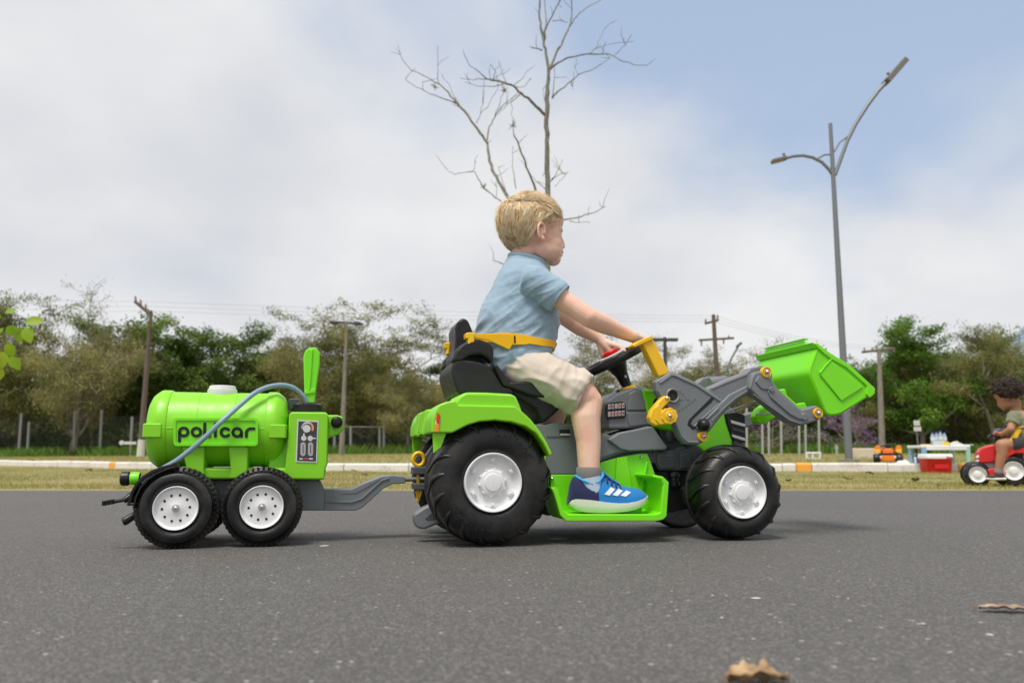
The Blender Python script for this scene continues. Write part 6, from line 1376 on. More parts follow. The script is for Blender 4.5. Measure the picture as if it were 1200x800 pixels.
# sock and shoe -----------------------------------------------------
def footwear(sg, an):
    dy = an.y; F_ = lambda px, py, y=None: B(px, py, dy if y is None else y)
    mir = (lambda p: p) if sg < 0 else (lambda p: Vector((p.x - .03, p.y, p.z + .002)))
    yb = -.160
    G = lambda px, py: (lambda q: Vector((q.x, 0, q.z)))(B(px, py, yb))
    put = lambda q, y: mir(Vector((q.x, yb + y if sg < 0 else dy + y, q.z)))
    c_ = lambda px, py: put(G(px, py), 0)
    so = MB().tube([c_(690, 547), c_(690, 549), c_(690, 556), c_(690.5, 558.5)], [.0305, .0315, .0312, .030], 24).build('sock', SOCKG, boy, sharp=60)
    MB().tube([c_(690.5, 557), c_(691, 566), c_(694, 580)], [.0300, .0305, .030], 24).build('sock_foot', SOCKB, so, sharp=60)
    # columns along the shoe: px, sole bottom, sole top, upper top, half width of sole, half width of the upper's top
    cols = [(665.3, 591, 588.5, 586, .012, .006), (667.5, 593.5, 585.5, 568, .019, .010), (671, 596, 584, 560, .026, .016), (676, 598, 584, 558.5, .0305, .022), (684, 599.5, 584.5, 563, .033, .025), (693, 600, 585.5, 562, .034, .024), (703, 600.3, 587, 555.5, .0345, .022), (711, 600, 588, 560.5, .036, .022), (720, 599.3, 588.5, 565.5, .038, .024), (730, 598, 588.2, 569.5, .039, .026), (740, 595.5, 586.5, 570.8, .038, .026), (748, 592, 584, 572.5, .034, .022), (753.5, 589, 581.5, 575.5, .026, .016), (756.8, 585.5, 580.3, 578.8, .014, .008)]
    def up_ring(c):
        px, sb, st, ut, ws, wt = c; b, t = G(px, st + 1.5), G(px, ut); out = []
        for k in range(20):
            a = math.pi * k / 19 ; y = math.cos(a); z = math.sin(a) ** .75
            hw = ws * .96 + (wt - ws * .96) * z ** 2.2; q = b.lerp(t, z); out.append(put(q, y * hw if True else 0))
        return out
    rings = [up_ring(c) for c in cols]
    hs = MB().loft(rings, cap=True, close=True).build('shoe', SHOEB, boy, sharp=60)
    # navy heel counter
    def sub(cs, grow, cut):
        rr = []
        for c in cs:
            px, sb, st, ut, ws, wt = c; b, t = G(px, st + 1.2), G(px, ut + (0 if cut is None else cut)); out = []
            for k in range(20):
                a = math.pi * k / 19; y = math.cos(a); z = math.sin(a) ** .75; hw = ws * .96 + (wt - ws * .96) * z ** 2.2; out.append(put(b.lerp(t, z), y * (hw + grow)) + Vector((-grow if c is cs[0] else 0, 0, grow * .5 * z)))
            rr.append(out)
        return MB().loft(rr, cap=True)
    sub(cols[0:6], .0013, -0.6).build('heel_counter', SHOEN, hs, sharp=60)
    sub([cols[5], (697, 600.1, 586, 559, .0342, .0235)], .0012, 4).build('ankle_panel', SHOEN, hs, sharp=60)
    MB().tube([c_(674, 557.5) + Vector((0, 0, .001)), put(G(680, 562.5), -.024), put(G(690, 567), -.0275), put(G(698, 563.5), -.026), put(G(704, 556.5), -.018), put(G(705.5, 553.5), 0), put(G(704, 556.5), .018), put(G(698, 563.5), .026), put(G(690, 567), .0275), put(G(680, 562.5), .024), c_(674, 557.5)], .0033, 8).build('collar', SHOEC, hs)
    MB().tube([put(G(706, 553.5), 0), put(G(714, 561), 0), put(G(724, 567), 0)], [.012, .014, .014], 12, ry=[.004, .005, .004], up=(0, 1, 0)).build('tongue', SHOEB, hs)
    for k in range(4):
        x = 709 + k * 5.2; yy = 559.5 + k * 2.9; MB().tube([put(G(x - 1, yy + 5), -.024), put(G(x, yy + .5), -.012), put(G(x + 1, yy - .4), 0), put(G(x, yy + .5), .012), put(G(x - 1, yy + 5), .024)], .0024, 6).build('lace', SHOEN, hs)
    # sole
    rr = []
    for (px, sb, st, ut, ws, wt) in cols:
        b, t = G(px, sb), G(px, st); w_ = ws + .0025; rr.append([put(b, -w_ * .86), put(b.lerp(t, .12), -w_ * .97), put(b.lerp(t, .55), -w_ * 1.03), put(t, -w_), put(t, w_), put(b.lerp(t, .55), w_ * 1.03), put(b.lerp(t, .12), w_ * .97), put(b, w_ * .86)])
    sl_ = MB().loft(rr).build('sole', SOLE, hs, sharp=50)
    if True:
        for k in range(3):      # three slanted white bars on the outer side
            x0 = 703.2 + k * 9.2; pts = [(x0, 578.2 + k * .6), (x0 + 5.6, 579.6 + k * .6), (x0 + 13.2 , 572.2 + k * 1.9), (x0 + 8.8, 570.0 + k * 1.9)]
            lo_, hi_ = [], []
            n_ = 6; fr = []; bk = []
            for q in range(n_ + 1):
                for (a, b2) in ((pts[0], pts[3]), (pts[1], pts[2])):
                    x = a[0] + (b2[0] - a[0]) * q / n_; y = a[1] + (b2[1] - a[1]) * q / n_
                    cs = [np.interp(x, [c[0] for c in cols], [c[i] for c in cols]) for i in range(6)]
                    z = (cs[2] + 1.5 - y) / (cs[2] + 1.5 - cs[3]); z = min(.95, max(0, z)); sa = z ** (1 / .75); yy = math.sqrt(max(0, 1 - sa * sa)); hw = cs[4] * .96 + (cs[5] - cs[4] * .96) * z ** 2.2
                    fr.append(put(G(x, y), sg * (yy * hw + .0020) if sg > 0 else -(yy * hw + .0020))); bk.append(put(G(x, y), sg * (yy * hw - .003) if sg > 0 else -(yy * hw - .003)))
            m_ = MB(); m_.add(fr + bk, [(2 * q, 2 * q + 1, 2 * q + 3, 2 * q + 2) for q in range(n_)] + [(2 * q, 2 * q + 2, 14 + 2 * q + 2, 14 + 2 * q) for q in range(n_)] + [(2 * q + 1, 14 + 2 * q + 1, 14 + 2 * q + 3, 2 * q + 3) for q in range(n_)]); m_.build('stripe', WHITE, hs, sharp=40)
footwear(-1, anN); footwear(1, anF)
# ================================================================== SECOND CHILD ON THE RED TOY TRACTOR (facing left)
RTR = plastic('red_toy_plastic', (.60, .018, .015), .32, .03)
cr_ = wat(1190, 560, 5.62); F2 = Frame(cr_.x, cr_.y, R(180 - 21))
class Mir:      # local frame whose x runs towards the left of the photo
    pass
C2 = lambda px, py, y: F2.at(px, py, y)
t2 = empty('toy_tractor', (F2.o.x, F2.o.y, 0), F2.yaw, 'small red toy tractor ridden by the curly haired child at the right edge', 'toy tractor')
YN = .110                         # the camera side is local +y here
def Q2(name, pts, y0, y1, mat, parent=t2, bevel=.004, **k):
    return MB().prism([C2(x, y, max(y0, y1)) for x, y in pts], (0, -abs(y1 - y0), 0)).build(name, mat, parent, bevel=bevel, **k)
a = C2(1146, 554, YN); b = C2(1188, 549, YN)
rf, rr2 = .088, .113
tractor_wheel(t2, 'front_wheel', a.x, rf - .001, YN, rf, .065, .056, 1, nl=12, simple=True); tractor_wheel(t2, 'front_wheel', a.x, rf - .001, -YN, rf, .065, .056, -1, nl=12, simple=True)
tractor_wheel(t2, 'rear_wheel', b.x, rr2 - .001, YN, rr2, .08, .064, 1, nl=13, simple=True); tractor_wheel(t2, 'rear_wheel', b.x, rr2 - .001, -YN, rr2, .08, .064, -1, nl=13, simple=True)
hd = Q2('bonnet', [(1145, 540), (1146, 530), (1150, 525), (1158, 521.5), (1167, 520), (1168, 541), (1150, 543)], .06, -.06, RTR, bevel=.012, seg=3)
Q2('headlight', [(1144, 534), (1147.5, 533), (1147.5, 536), (1144, 537)], .062, .03, WHITE, hd, bevel=.002); Q2('headlight', [(1143.5, 539), (1147.5, 538.5), (1147.5, 540.5), (1144, 541)], .062, .03, WHITE, hd, bevel=.002)
Q2('engine_block', [(1152, 540), (1160, 533), (1164, 521), (1175, 519), (1178, 548), (1156, 549), (1152, 545)], .05, -.05, GREY, bevel=.006)
Q2('body', [(1166, 530), (1200, 528), (1200, 552), (1168, 552)], .05, -.05, DGREY, bevel=.006)
fb = Q2('footboard', [(1155, 551), (1159, 549), (1172, 548), (1179, 553), (1179, 562), (1156, 563)], .108, .04, RTR, bevel=.006); Q2('footboard', [(1155, 551), (1159, 549), (1172, 548), (1179, 553), (1179, 562), (1156, 563)], -.04, -.108, RTR, bevel=.006)
for y0, y1 in ((YN + .005, YN - .08), (-YN + .08, -YN - .005)): Q2('rear_fender', [(1178, 533), (1181, 524), (1188, 520.5), (1202, 520), (1215, 526), (1215, 534), (1200, 531), (1190, 531), (1183, 534.5), (1180, 540)], y0, y1, RTR, bevel=.006, seg=3)
Q2('seat', [(1184, 521), (1196, 519), (1206, 517), (1208, 500), (1214, 500), (1214, 522), (1186, 526)], .08, -.08, SEATM, bevel=.01)
cst = C2(1170, 505, 0); ax2 = Vector((.55, 0, .83)).normalized(); s1 = ax2.cross(Vector((0, 1, 0))).normalized()
rr = []
for i in range(28):
    a_ = 2 * math.pi * i / 28; cc = cst + s1 * (math.cos(a_) * .075) + Vector((0, math.sin(a_) * .075, 0)); o_ = (cc - cst).normalized(); rr.append([cc + o_ * (.009 * math.cos(2 * math.pi * j / 8)) + ax2 * (.009 * math.sin(2 * math.pi * j / 8)) for j in range(8)])
rr.append(rr[0]); s2 = MB().loft(rr, cap=False).tube([cst, C2(1168, 521, 0)], [.02, .015], 10).build('steering_wheel', BLACK, t2, sharp=70)
MB().lathe([(.001, .02), (.028, .015), (.03, .0), (.02, -.01)], cst, 16, axis='z').build('hub_cover', Mat('teal_grey', (.10, .16, .20), .5).m, s2)
k2 = empty('person', (F2.o.x, F2.o.y, 0), F2.yaw, 'child with dark curly hair and olive t-shirt looking down on the red toy tractor', 'person')
bd = MB(); D = lambda px, py, y: C2(px, py, y)
h2 = D(1181, 466, 0); H2 = Matrix.Rotation(R(-6), 3, 'Z') @ Matrix.Rotation(R(24), 3, 'Y'); head_shapes(bd, h2, H2, .90)
limb(bd, [D(1190, 484, 0), h2 + H2 @ Vector((-.025, 0, -.055))], [.036, .034])
limb(bd, [D(1196, 492, 0), D(1197, 506, 0), D(1197, 517, 0)], [.07, .072, .070])
for sg in (1, -1):
    s_, e_, w_ = D(1188, 488, sg * .085), D(1184.5, 502.5, sg * .125), D(1174, 508.5, sg * .08); limb(bd, [s_, e_, w_], [.030, .024, .017])
    g_ = D(1168.5, 508, sg * .066); limb(bd, [w_, g_], [.017, .015])
    for q in range(4): limb(bd, [g_ + Vector((0, sg * .012 * (q - 1.5), .006)), g_ + Vector((.014, sg * .012 * (q - 1.5), .012)), g_ + Vector((.021, sg * .012 * (q - 1.5), -.006))], [.008, .0075, .006])
    limb(bd, [w_ + Vector((.01, 0, .01)), g_ + Vector((.008, -sg * .026, .016))], [.010, .007])
    hp, kn, an = D(1197, 518, sg * .05), D(1174, 521.5, sg * .100), D(1170, 550, sg * .105)
    limb(bd, [hp, kn, kn.lerp(an, .35) + Vector((-.008, 0, 0)), an, an + Vector((0, 0, -.025))], [.055, .041, .036, .024, .023])
me = fuse(bd, .005, 5); mesh_obj('body', me, SKIN2, k2)
OLV = cloth_mat('olive_jersey', (.20, .205, .125), (.165, .17, .10)); TAN = cloth_mat('dark_shorts', (.05, .05, .055), (.04, .04, .045))
sm = MB(); rings = []
for bx, fx, py_2, hw in ((1207, 1187.5, 519, .10), (1208, 1186.5, 508, .105), (1207.5, 1185, 497, .10), (1203, 1183.5, 489, .095), (1198, 1184, 483.5, .06), (1195.5, 1185.5, 481, .045)):
    b_, f_ = D(bx, py_2 + 1, 0), D(fx, py_2, 0); c_ = (b_ + f_) / 2; h_ = (f_ - b_) / 2; rings.append([c_ + h_ * math.cos(2 * math.pi * k / 24) + Vector((0, hw * math.sin(2 * math.pi * k / 24), 0)) for k in range(24)])
sm.loft(rings)
for sg in (1, -1): s_, e_ = D(1189, 487.5, sg * .07), D(1184.8, 501, sg * .122); sm.tube([s_ + Vector((-.01, -sg * .01, .01)), s_, s_.lerp(e_, .72)], [.038, .044, .040], 16)
me = fuse(sm, .006, 5); displace(me, lambda p: .004 * max(0, 1 - abs(mnoise.noise(p * 26)) * 2.6)); mesh_obj('t_shirt', me, OLV, k2)
sm = MB()
for sg in (1, -1): sm.tube([D(1200, 519, sg * .05), D(1190, 519.5, sg * .07), D(1183, 520, sg * .085)], [.066, .062, .056], 16)
me = fuse(sm, .006, 4); mesh_obj('shorts', me, TAN, k2)
for sg in (1, -1):
    sh_ = MB(); so = D(1169.5, 556.5, sg * .105); sh_.ell(so + Vector((-.010, 0, -.002)), (.034, .027, .026)); sh_.ell(so + Vector((.036, 0, -.014)), (.042, .028, .017)); me = fuse(sh_, .004, 4); sho = mesh_obj('shoe', me, cloth_mat('dark_shoe', (.05, .045, .045), (.03, .03, .03)), k2)
    MB().tube([so + Vector((-.045, 0, -.024)), so + Vector((.02, 0, -.026)), so + Vector((.078, 0, -.024))], [.010, .011, .008], 12, ry=[.028, .032, .024], up=(0, 0, 1)).build('sole', SOLE, sho)
    MB().tube([D(1170, 549, sg * .105), D(1169.7, 553.5, sg * .105)], .0255, 14).build('sock', SOCKG, k2)
# curly hair: a crown of small coils
CURL = hair_mat('dark_curly_hair', [(0, (.012, .007, .005)), (.5, (.030, .017, .010)), (1, (.075, .042, .024))], .55)
sc2 = MB(); sc2.ell(h2 + H2 @ Vector((-.020, 0, .046)), (.084, .076, .071), H2, 20); sc2_o = sc2.build('hair', Mat('dark_scalp', (.015, .009, .006), .9).m, k2)
cm = MB(); rc = random.Random(8); n_c = 0
while n_c < 900:
    d = Vector((rc.gauss(0, 1), rc.gauss(0, 1), rc.gauss(0, 1))).normalized()
    if d.z < -.75 or (d.x > .45 and d.z < .0 + .7 * (d.x - .45)) or (d.x > .15 and d.z < -.3): continue
    n_c += 1; base_p = h2 + H2 @ (Vector((-.018, 0, .046)) + Vector((d.x * .086, d.y * .078, d.z * .074))); dn = H2 @ d; t_ = dn.orthogonal().normalized(); b_ = dn.cross(t_); L = rc.uniform(.008, .030); r_ = rc.uniform(.005, .010); ph = rc.uniform(0, 6)
    cm.tube([base_p + dn * (L * k / 8) + (t_ * math.cos(ph + k * 1.1) + b_ * math.sin(ph + k * 1.1)) * r_ for k in range(9)], .0030, 4)
cm.build('curls', CURL, sc2_o, sharp=180, fix=False, kind='stuff')
MB().tube([D(1194.5, 502, .10), D(1190, 510, .112), D(1184, 520, .115)], [.006, .0065, .007], 8, ry=[.018, .019, .020], up=(0, 1, 0)).build('safety_strap', YEL, t2)
MB().tube([D(1184, 502, .10), D(1194, 500.5, .11), D(1206, 499, .10)], .004, 8).build('safety_strap', YEL, t2)

# ================================================================== ORANGE TOY QUAD BIKE (seen from the front)
OR = plastic('orange_plastic', (.85, .20, .012), .35, .04); YL2 = plastic('yellow_orange_plastic', (.88, .50, .02), .35, .04); RD2 = plastic('deep_red_plastic', (.42, .012, .012), .35, .05)
qd = 11.6; qb = wat(1040.5, 542, qd); qz = gz(qb.x, qb.y)
qd_o = empty('toy_quad_bike', (qb.x, qb.y, qz), R(-24), 'orange and red toy quad bike facing the camera on the kerb at right', 'toy quad bike')
q = lambda px, py, y=0: (lambda w: Vector((w.x - qb.x, y, w.z - qz)))(wat(px, py, qd))
def QP(name, pts, y0, y1, mat, bevel=.008): return MB().prism([q(x, y, y0) for x, y in pts], (0, y1 - y0, 0)).build(name, mat, qd_o, bevel=bevel)
for sx, x in ((-1, 1028.5), (1, 1052.5)):
    for yy in (-.10, .34):
        c_ = q(x, 537, yy); h_ = MB().lathe([(.001, -.02), (.02, -.02), (.02, .04)], c_, 12, axis='x').build('wheel', DGREY, qd_o); MB().lathe([(.03, -.045), (.055, -.045), (.066, -.03), (.068, 0), (.066, .03), (.055, .045), (.03, .045)], c_, 22, axis='x').build('tyre', TYRE, h_)
QP('body', [(1031, 538), (1031, 529), (1036, 525), (1045, 525), (1050, 529), (1050, 538), (1045, 540.5), (1036, 540.5)], -.06, .34, RD2)
QP('front_shell', [(1034, 528), (1037, 525.5), (1044, 525.5), (1047, 528), (1045, 532), (1036, 532)], -.12, -.04, OR)
QP('grille', [(1032, 530.5), (1049, 530.5), (1047, 533.5), (1034, 533.5)], -.13, -.03, BLACK)
QP('bumper', [(1031, 533.5), (1050, 533.5), (1049, 538), (1045, 540), (1036, 540), (1032, 538)], -.14, -.05, OR)
for x0, x1 in ((1025.5, 1033), (1048, 1055)):
    QP('front_fender', [(x0, 530), (x0 + .5, 524), (x0 + 2.5, 521.8), (x1 - 1.5, 522), (x1, 525.5), (x1, 531), (x1 - 1.5, 528)], -.14, .02, OR); QP('fender_stripe', [(x0 + .6, 529.5), (x0 + 1, 526.5), (x1 - 1, 526.5), (x1 - .4, 531)], -.148, -.05, YL2, .004)
    QP('rear_fender', [(x0, 538), (x0 + .5, 533), (x1 - .5, 532), (x1, 537.5), (x1 - 2, 540)], .05, .32, RD2)
for x in (1032, 1048.5): QP('headlight', [(x - 1.5, 534), (x + 1.5, 534), (x + 1.8, 536.5), (x - 1.8, 536.5)], -.148, -.13, WHITE, .002)
MB().tube([q(1033, 523, 0), q(1037, 521.5, .03), q(1044, 521.5, .03), q(1048, 523, 0)], .010, 8).build('handlebar', BLACK, qd_o); QP('windscreen', [(1037, 525.5), (1038, 520.5), (1043, 520.5), (1044, 525.5)], -.04, .0, BLACK)
QP('seat', [(1036, 527), (1045, 527), (1044, 523.5), (1037, 523.5)], .08, .32, SEATM)

# ================================================================== TABLE, COOLER AND THINGS AROUND
td = 10.25; TW = lambda px, py, dd=0: wat(px, py, td + dd)
tb0 = TW(1079.5, 551); tz = .008; tcx = TW(1108, 525); 
tab = empty('play_table', (tcx.x, tcx.y, tz), R(0), 'white plastic play table with pale blue and green legs on the grass by the kerb', 'table')
tl_ = lambda px, py, dd=0: TW(px, py, dd) - Vector((tcx.x, tcx.y, tz))
LB = plastic('pale_blue_plastic', (.22, .42, .55), .4); LG = plastic('pale_green_plastic', (.36, .60, .50), .4)
xl, xr = tl_(1079, 522).x, tl_(1136, 522).x; zt = tl_(1108, 521.5).z
MB().box(((xl + xr) / 2, .17, zt - .018), (xr - xl, .40, .036)).build('tabletop', WHITE, tab, bevel=.012, seg=3)
MB().box(((xl + xr) / 2, -.02, zt - .045), (xr - xl - .10, .02, .035)).build('apron', WHITE, tab, bevel=.006)
for x, yy, mt in ((xl + .035, .0, LB), (xr - .03, .0, LG), (xl + .04, .34, LB), (xr - .04, .34, LG)):
    MB().tube([(x, yy, zt - .02), (x, yy, 0)], [.036, .024], 12).build('leg', mt, tab)
def on_table(px, dy=.15): return Vector((TW(px, 520, dy).x, tcx.y + dy, tz + zt))
BW = Mat('bottle_clear_blue', (.55, .68, .78), .12, Transmission_Weight=.5, IOR=1.3).m; BL = Mat('bottle_cap_blue', (.03, .12, .40), .35).m; LBL = Mat('bottle_label', (.60, .66, .72), .5).m
for i, (px, dy, h_, w_) in enumerate(((1093.5, .09, .165, .025), (1098.2, .17, .175, .025), (1102.8, .09, .185, .026), (1107.4, .17, .170, .025))):
    p = on_table(px, dy); e = empty('bottle', p, 0, ('short water bottle at the left of the bottles on the play table', 'water bottle second from left on the play table, standing behind', 'tallest water bottle in the middle of the play table', 'water bottle at the right end of the bottles on the play table')[i], 'bottle', 'water bottles on the play table')
    MB().lathe([(.001, 0), (w_, 0), (w_ * 1.02, .01), (w_ * .94, h_ * .35), (w_, h_ * .5), (w_, h_ * .68), (w_ * .45, h_ * .88), (w_ * .42, h_ * .93)], (0, 0, .001), 16, axis='z').build('body', BW, e); MB().lathe([(w_ * 1.03, h_ * .38), (w_ * 1.04, h_ * .62)], (0, 0, .001), 16, axis='z').build('label', LBL, e); MB().lathe([(w_ * .48, h_ * .9), (w_ * .48, h_), (.001, h_)], (0, 0, .001), 12, axis='z').build('cap', BL, e)
PAP = Mat('white_paper', (.68, .66, .64), .7).m
def thing_box(name, px, dy, size, mat, label, cat, rz=0, z=0, group=None, bevel=.003):
    p = on_table(px, dy); o = MB().box((0, 0, size[2] / 2 + .001), size).build(name, mat, None, bevel=bevel); o.location = (p.x, p.y, p.z + z); o.rotation_euler = (0, 0, R(rz)); return tag(o, label, cat, group)
thing_box('tissue_pack', 1100, .03, (.11, .07, .055), plastic('pale_pack', (.62, .66, .68), .5), 'white pack lying in front of the bottles on the play table', 'pack', 8)
thing_box('yellow_box', 1107.5, .02, (.075, .06, .045), plastic('yellow_box_card', (.85, .60, .03), .5), 'small yellow box right of the bottles on the play table', 'box', -6)
thing_box('yellow_tray', 1084.5, .08, (.085, .10, .014), plastic('yellow_tray_plastic', (.80, .48, .08), .5), 'flat yellow orange tray at the left end of the play table', 'tray', 4)
pm = MB(); n_ = 10; p0 = on_table(1120, .12)
pm.add([(i / n_ * .22 - .11, j / 4 * .16 - .08, .004 + .05 * math.exp(-((i / n_ - .35) / .28) ** 2) * (1 - .15 * j) + .004 * math.sin(i * 2.1 + j)) for i in range(n_ + 1) for j in range(5)] + [(i / n_ * .22 - .11, j / 4 * .16 - .08, .0) for i in range(n_ + 1) for j in range(5)],
   [(i * 5 + j, (i + 1) * 5 + j, (i + 1) * 5 + j + 1, i * 5 + j + 1) for i in range(n_) for j in range(4)] + [(55 + i * 5 + j, 55 + i * 5 + j + 1, 55 + (i + 1) * 5 + j + 1, 55 + (i + 1) * 5 + j) for i in range(n_) for j in range(4)] + [(i * 5, 55 + i * 5, 55 + (i + 1) * 5, (i + 1) * 5) for i in range(n_)])
o = pm.build('paper_heap', PAP, None, sharp=60, fix=False); o.location = p0; tag(o, 'crumpled white papers heaped at the right half of the play table', 'papers')
o = thing_box('plate', 1134, .05, (.11, .09, .010), PAP, 'thin white plate poking over the right end of the play table', 'plate', 5)
# cooler in front
cd_ = 9.9; cb = wat(1104, 554.6, cd_); cb.z = .0; cl = empty('cool_box', (cb.x, cb.y, .006), R(3), 'red cool box with a white lid on the grass in front of the play table', 'cool box')
cq = lambda px, py: wat(px, py, cd_) - Vector((cb.x, cb.y, .006)); x0, x1 = cq(1087.5, 550).x, cq(1118.5, 550).x; z1, z2 = cq(1100, 537).z, cq(1100, 531.5).z; wx = (x1 - x0)
cbm = MB(); 
def rr_ring(w, d, z, r_=.03, n=4):
    out = []
    for sx, sy, a0 in ((1, 1, 0), (-1, 1, 90), (-1, -1, 180), (1, -1, 270)):
        for i in range(n + 1): a = R(a0 + 90 * i / n); out.append((sx * (w / 2 - r_) + r_ * math.cos(a), .12 + sy * (d / 2 - r_) + r_ * math.sin(a), z))
    return out
cbm.loft([rr_ring(wx * .90, .20, 0), rr_ring(wx * .92, .205, .008), rr_ring(wx * .985, .225, z1 - .012), rr_ring(wx * 1.0, .235, z1 - .006), rr_ring(wx * 1.0, .235, z1)]).build('box', RED, cl, sharp=50)
MB().loft([rr_ring(wx * 1.03, .25, z1), rr_ring(wx * 1.035, .252, z1 + .012), rr_ring(wx * 1.01, .24, z2 - .006), rr_ring(wx * .97, .225, z2)]).build('lid', WHITE, cl, sharp=50)
MB().tube([(wx * .5, .0, z1 + .008), (wx * .25, -.012, z1 + .014), (wx * .22, -.012, z1 + .014)], [.007, .008, .014], 8).build('lid_handle', RD2, cl)
MB().tube([(-wx * .30, -.006, z1 - .006), (wx * .34, -.006, z1 - .006)], .0045, 8).build('rim_bead', RED, cl)
mb = MB(); mb.box((.0, -.002, z1 * .45), (wx * .55, .006, z1 * .30)); mb.build('moulded_panel', RED, cl, bevel=.003)
p = wat(1104, 530, td + .25); o = MB().box((0, 0, .095), (.13, .12, .19)).build('carton', PAP, None, bevel=.006); o.location = (p.x, p.y, tz); tag(o, 'pale carton under the play table behind the cool box', 'carton')
# small bottles and white cloth by the kerb
for i, (px, col, lab) in enumerate(((1069.5, (.45, .10, .10), 'small bottle with red label left of the blue table leg'), (1072.3, (.62, .64, .75), 'small white bottle between the red labelled and the dark bottle'), (1075.5, (.03, .05, .16), 'dark blue flask right next to the pale blue table leg'))):
    p = wat(px, 543, 11.15); z0 = gz(p.x, p.y); e = empty('flask', (p.x, p.y, z0), 0, lab, 'flask'); w_ = .022 + .006 * i; h_ = .10 + .02 * i
    MB().lathe([(.001, 0), (w_, 0), (w_, h_ * .72), (w_ * .5, h_ * .86), (w_ * .5, h_), (.001, h_)], (0, 0, 0), 14, axis='z').build('body', Mat('flask_paint', col, .4).m, e, sharp=35); MB().lathe([(w_ * .55, h_ * .86), (w_ * .55, h_ * 1.03), (.001, h_ * 1.03)], (0, 0, 0), 12, axis='z').build('cap', (RED, BL, BLACK)[i], e)
p = wat(1059, 542, 11.3); z0 = gz(p.x, p.y); mb = MB(); n_ = 14
mb.add([((i / n_ - .5) * .26, (j / 6 - .5) * .18, max(.003, .045 * (1 - (2 * i / n_ - 1) ** 2) * (1 - (2 * j / 6 - 1) ** 2) * (1 + .5 * math.sin(i * 1.7 + j * 2.3)))) for i in range(n_ + 1) for j in range(7)], [(i * 7 + j, (i + 1) * 7 + j, (i + 1) * 7 + j + 1, i * 7 + j + 1) for i in range(n_) for j in range(6)])
o = mb.build('white_bag', PAP, None, sharp=50, fix=False); o.location = (p.x, p.y, z0 + .004); tag(o, 'white plastic bag lying on the kerb right of the orange quad bike', 'bag')
# sign post with two small plates
p = wat(1078, 541, 13.0); z0 = gz(p.x, p.y); e = empty('sign_post', (p.x, p.y, z0), 0, 'leaning thin sign post with two small white plates left of the bottles', 'sign'); sp2 = lambda px, py: wat(px, py, 13.0) - Vector((p.x, p.y, z0))
MB().tube([(0, 0, -.02), sp2(1073, 494)], .011, 8).build('post', LAMPM, e)
for (x0_, y0_, x1_, y1_) in ((1069.8, 492.5, 1077.5, 498.5), (1070, 500, 1079, 505)):
    a_, b_ = sp2(x0_, y0_), sp2(x1_, y1_); MB().box(((a_.x + b_.x) / 2, -.018, (a_.z + b_.z) / 2), (b_.x - a_.x, .008, a_.z - b_.z)).build('plate', PWHITE, e, bevel=.002)

# ================================================================== FALLEN LEAVES
def dead_leaf(name, pos, L, W_, rz, curl, label, seed, group=None, h=.3, mat=None):
    rn = random.Random(seed); nu, nv = 16, 8; vs_ = []
    for i in range(nu + 1):
        t = i / nu; w = math.sin(math.pi * min(.995, max(.03, t))) ** .7 * W_ / 2 * (1 + .16 * math.sin(t * 23 + seed) + .10 * math.sin(t * 57))
        for j in range(nv + 1):
            s_ = (j / nv - .5) * 2; x = (t - .5) * L; y = s_ * w
            z = h * L * (.28 * abs(s_) ** 1.5 * curl + .13 * (math.sin(math.pi * t * 1.1 + .3) if curl > 0 else 0)) + .13 * L * h * 2 * mnoise.noise(Vector((t * 6 + seed, s_ * 3, seed))) * 1.3
            vs_.append((x + .02 * L * mnoise.noise(Vector((t * 9, s_ * 5, seed + 3))), y * (1 - .25 * abs(s_) * curl), z))
    zmin = min(v[2] for v in vs_); vs_ = [(x, y, z - zmin + .001) for x, y, z in vs_]
    mb = MB(); mb.add(vs_, [(i * (nv + 1) + j, (i + 1) * (nv + 1) + j, (i + 1) * (nv + 1) + j + 1, i * (nv + 1) + j + 1) for i in range(nu) for j in range(nv)])
    e = empty(name, pos, R(rz), label, 'fallen leaf', group)
    me_o = mb.build('blade', mat or DEADL, e, sharp=180, fix=False); sol = me_o.modifiers.new('t', 'SOLIDIFY'); sol.thickness = .0006; sol.offset = 1
    mid = [Vector(vs_[i * (nv + 1) + nv // 2]) + Vector((0, 0, .0005)) for i in range(0, nu + 1, 2)]
    MB().tube([mid[0] + Vector((-L * .14, .002, .004))] + mid, [L * .012] * 3 + [L * .008] * (len(mid) - 3) + [L * .004], 5).build('stalk', DEADS, e)
    for i in range(2, nu - 2, 2):
        for sg in (-1, 1):
            pv = [Vector(vs_[min(nu, i + q_) * (nv + 1) + nv // 2 + sg * q_]) + Vector((0, 0, .0006)) for q_ in range(4)]; MB().tube(pv, [L * .004, L * .003, L * .002, L * .001], 3).build('vein', DEADS, e)
    return e
m = Mat('dead_leaf', (.20, .11, .05), .75); n_ = m.noise(55, 5, .7); n3 = m.noise(12, 4, .6); m.l(m.mix(m.rng(n_, .45, .7, 0, .7), m.ramp(n3, [(.3, (.20, .11, .05)), (.5, (.38, .24, .12)), (.7, (.52, .37, .21))]), (.07, .035, .02)), m.b.inputs['Base Color']); m.bump(n_, .5, .002); DEADL = m.m
m = Mat('grey_dead_leaf', (.30, .22, .16), .75); n3 = m.noise(30, 4, .6); m.l(m.ramp(n3, [(.3, (.10, .06, .045)), (.5, (.34, .24, .17)), (.75, (.50, .40, .31))]), m.b.inputs['Base Color']); m.bump(n3, .5, .002); DEADL2 = m.m
DEADS = Mat('leaf_vein', (.25, .16, .09), .7).m
p = gnd(889, 803); dead_leaf('fallen_leaf', (p.x, p.y, .001), .064, .055, 12, 1.0, 'crumpled brown dry leaf at the bottom edge of the photo', 3, h=.46)
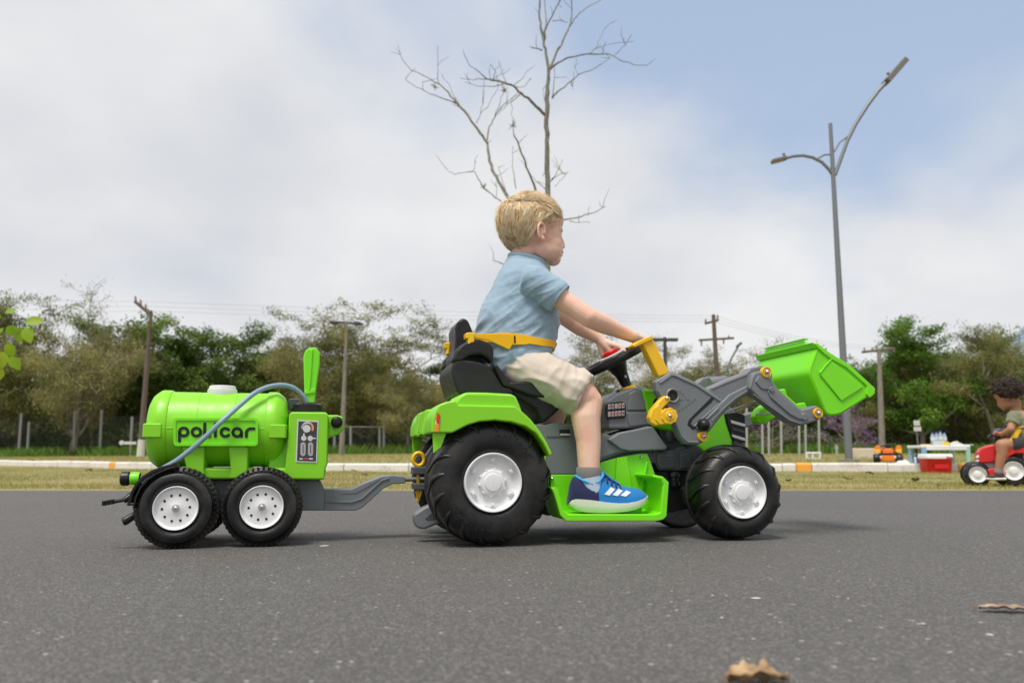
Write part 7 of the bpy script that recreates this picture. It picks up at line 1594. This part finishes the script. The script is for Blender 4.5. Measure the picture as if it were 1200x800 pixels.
p = gnd(1178, 717); dead_leaf('fallen_leaf', (p.x, p.y, .001), .072, .030, -4, .9, 'curled grey brown dry leaf on the asphalt at the right edge', 8, h=.16, mat=DEADL2)
def flat_leaf(px, py, L, rz, label, col, s_):
    p = gnd(px, py); z = gz(p.x, p.y) if p.y > ROAD_FAR else 0; mb = MB(); n = 10; vs_ = []
    for i in range(n + 1):
        t = i / n; w = math.sin(math.pi * min(.98, max(.04, t))) ** .8 * L * .26
        for j in (-1, 0, 1): vs_.append(((t - .5) * L, j * w, .012 + .3 * L * (abs(j) * .35 + .3 * math.sin(t * 5 + s_)) ))
    mb.add(vs_, [(i * 3 + j, (i + 1) * 3 + j, (i + 1) * 3 + j + 1, i * 3 + j + 1) for i in range(n) for j in range(2)]); o = mb.build('fallen_leaf', Mat('litter', col, .8).m, None, sharp=180, fix=False)
    o.location = (p.x, p.y, z); o.rotation_euler = (0, 0, R(rz)); tag(o, label, 'fallen leaf', 'dry leaves on the grass'); so_ = o.modifiers.new('t', 'SOLIDIFY'); so_.thickness = .002
for i, (px, py, L, col, lab) in enumerate(((1019, 556, .11, (.05, .035, .03), 'dark dry leaf on the grass in front of the orange quad bike'), (1073, 565, .12, (.14, .09, .06), 'brown dry leaf on the grass in front of the cool box'), (924, 564.5, .07, (.05, .035, .03), 'small dark leaf on the grass right of the front wheel'), (994, 562.5, .08, (.10, .07, .04), 'small brown leaf on the grass below the orange kerb mark near the lamp'),
    (36, 544.5, .16, (.16, .09, .06), 'reddish dry leaf against the kerb at far left'), (104, 552.5, .12, (.13, .10, .06), 'brown leaf on the grass left of the orange kerb mark at left'), (427, 558.5, .12, (.10, .06, .04), 'dark leaf on the grass above the drawbar'), (415, 553.2, .08, (.14, .08, .05), 'small leaf at the kerb foot above the drawbar'), (1150, 563, .07, (.16, .11, .06), 'small leaf on the grass beside the red tractors front wheel'), (1100, 571.5, .06, (.12, .08, .05), 'small leaf near the asphalt edge below the cool box'))):
    flat_leaf(px, py, L, 17 + i * 47, lab, col, i)
# little white bird droppings / paint flecks lying on the asphalt
FLK = Mat('pale_chip', (.50, .48, .45), .7).m
for i, (px, py, L) in enumerate(((886, 701, .016), (380, 639.5, .026), (994, 701.5, .005), (1160, 744, .010), (1082, 731, .006), (846, 724, .006), (835, 698, .006))):
    p = gnd(px, py); mb = MB(); mb.lathe([(.0001, .0014), (L * .35, .0011), (L * .5, .0002)], (0, 0, 0), 9, axis='z'); o = mb.build('pale_chip', FLK, None, sharp=180); o.location = (p.x, p.y, .0005); o.scale = (1, .55, 1); o.rotation_euler = (0, 0, i * .7)
    tag(o, ('pale chip on the asphalt below the front wheel', 'largest pale chip on the asphalt under the drawbar', 'tiny pale chip right of the one below the front wheel', 'pale chip near the curled leaf at the right edge', 'tiny pale chip left of the curled leaf', 'tiny pale chip between the front wheel and the brown leaf', 'tiny pale chip left of the one below the front wheel')[i], 'chip', 'pale chips on the asphalt')
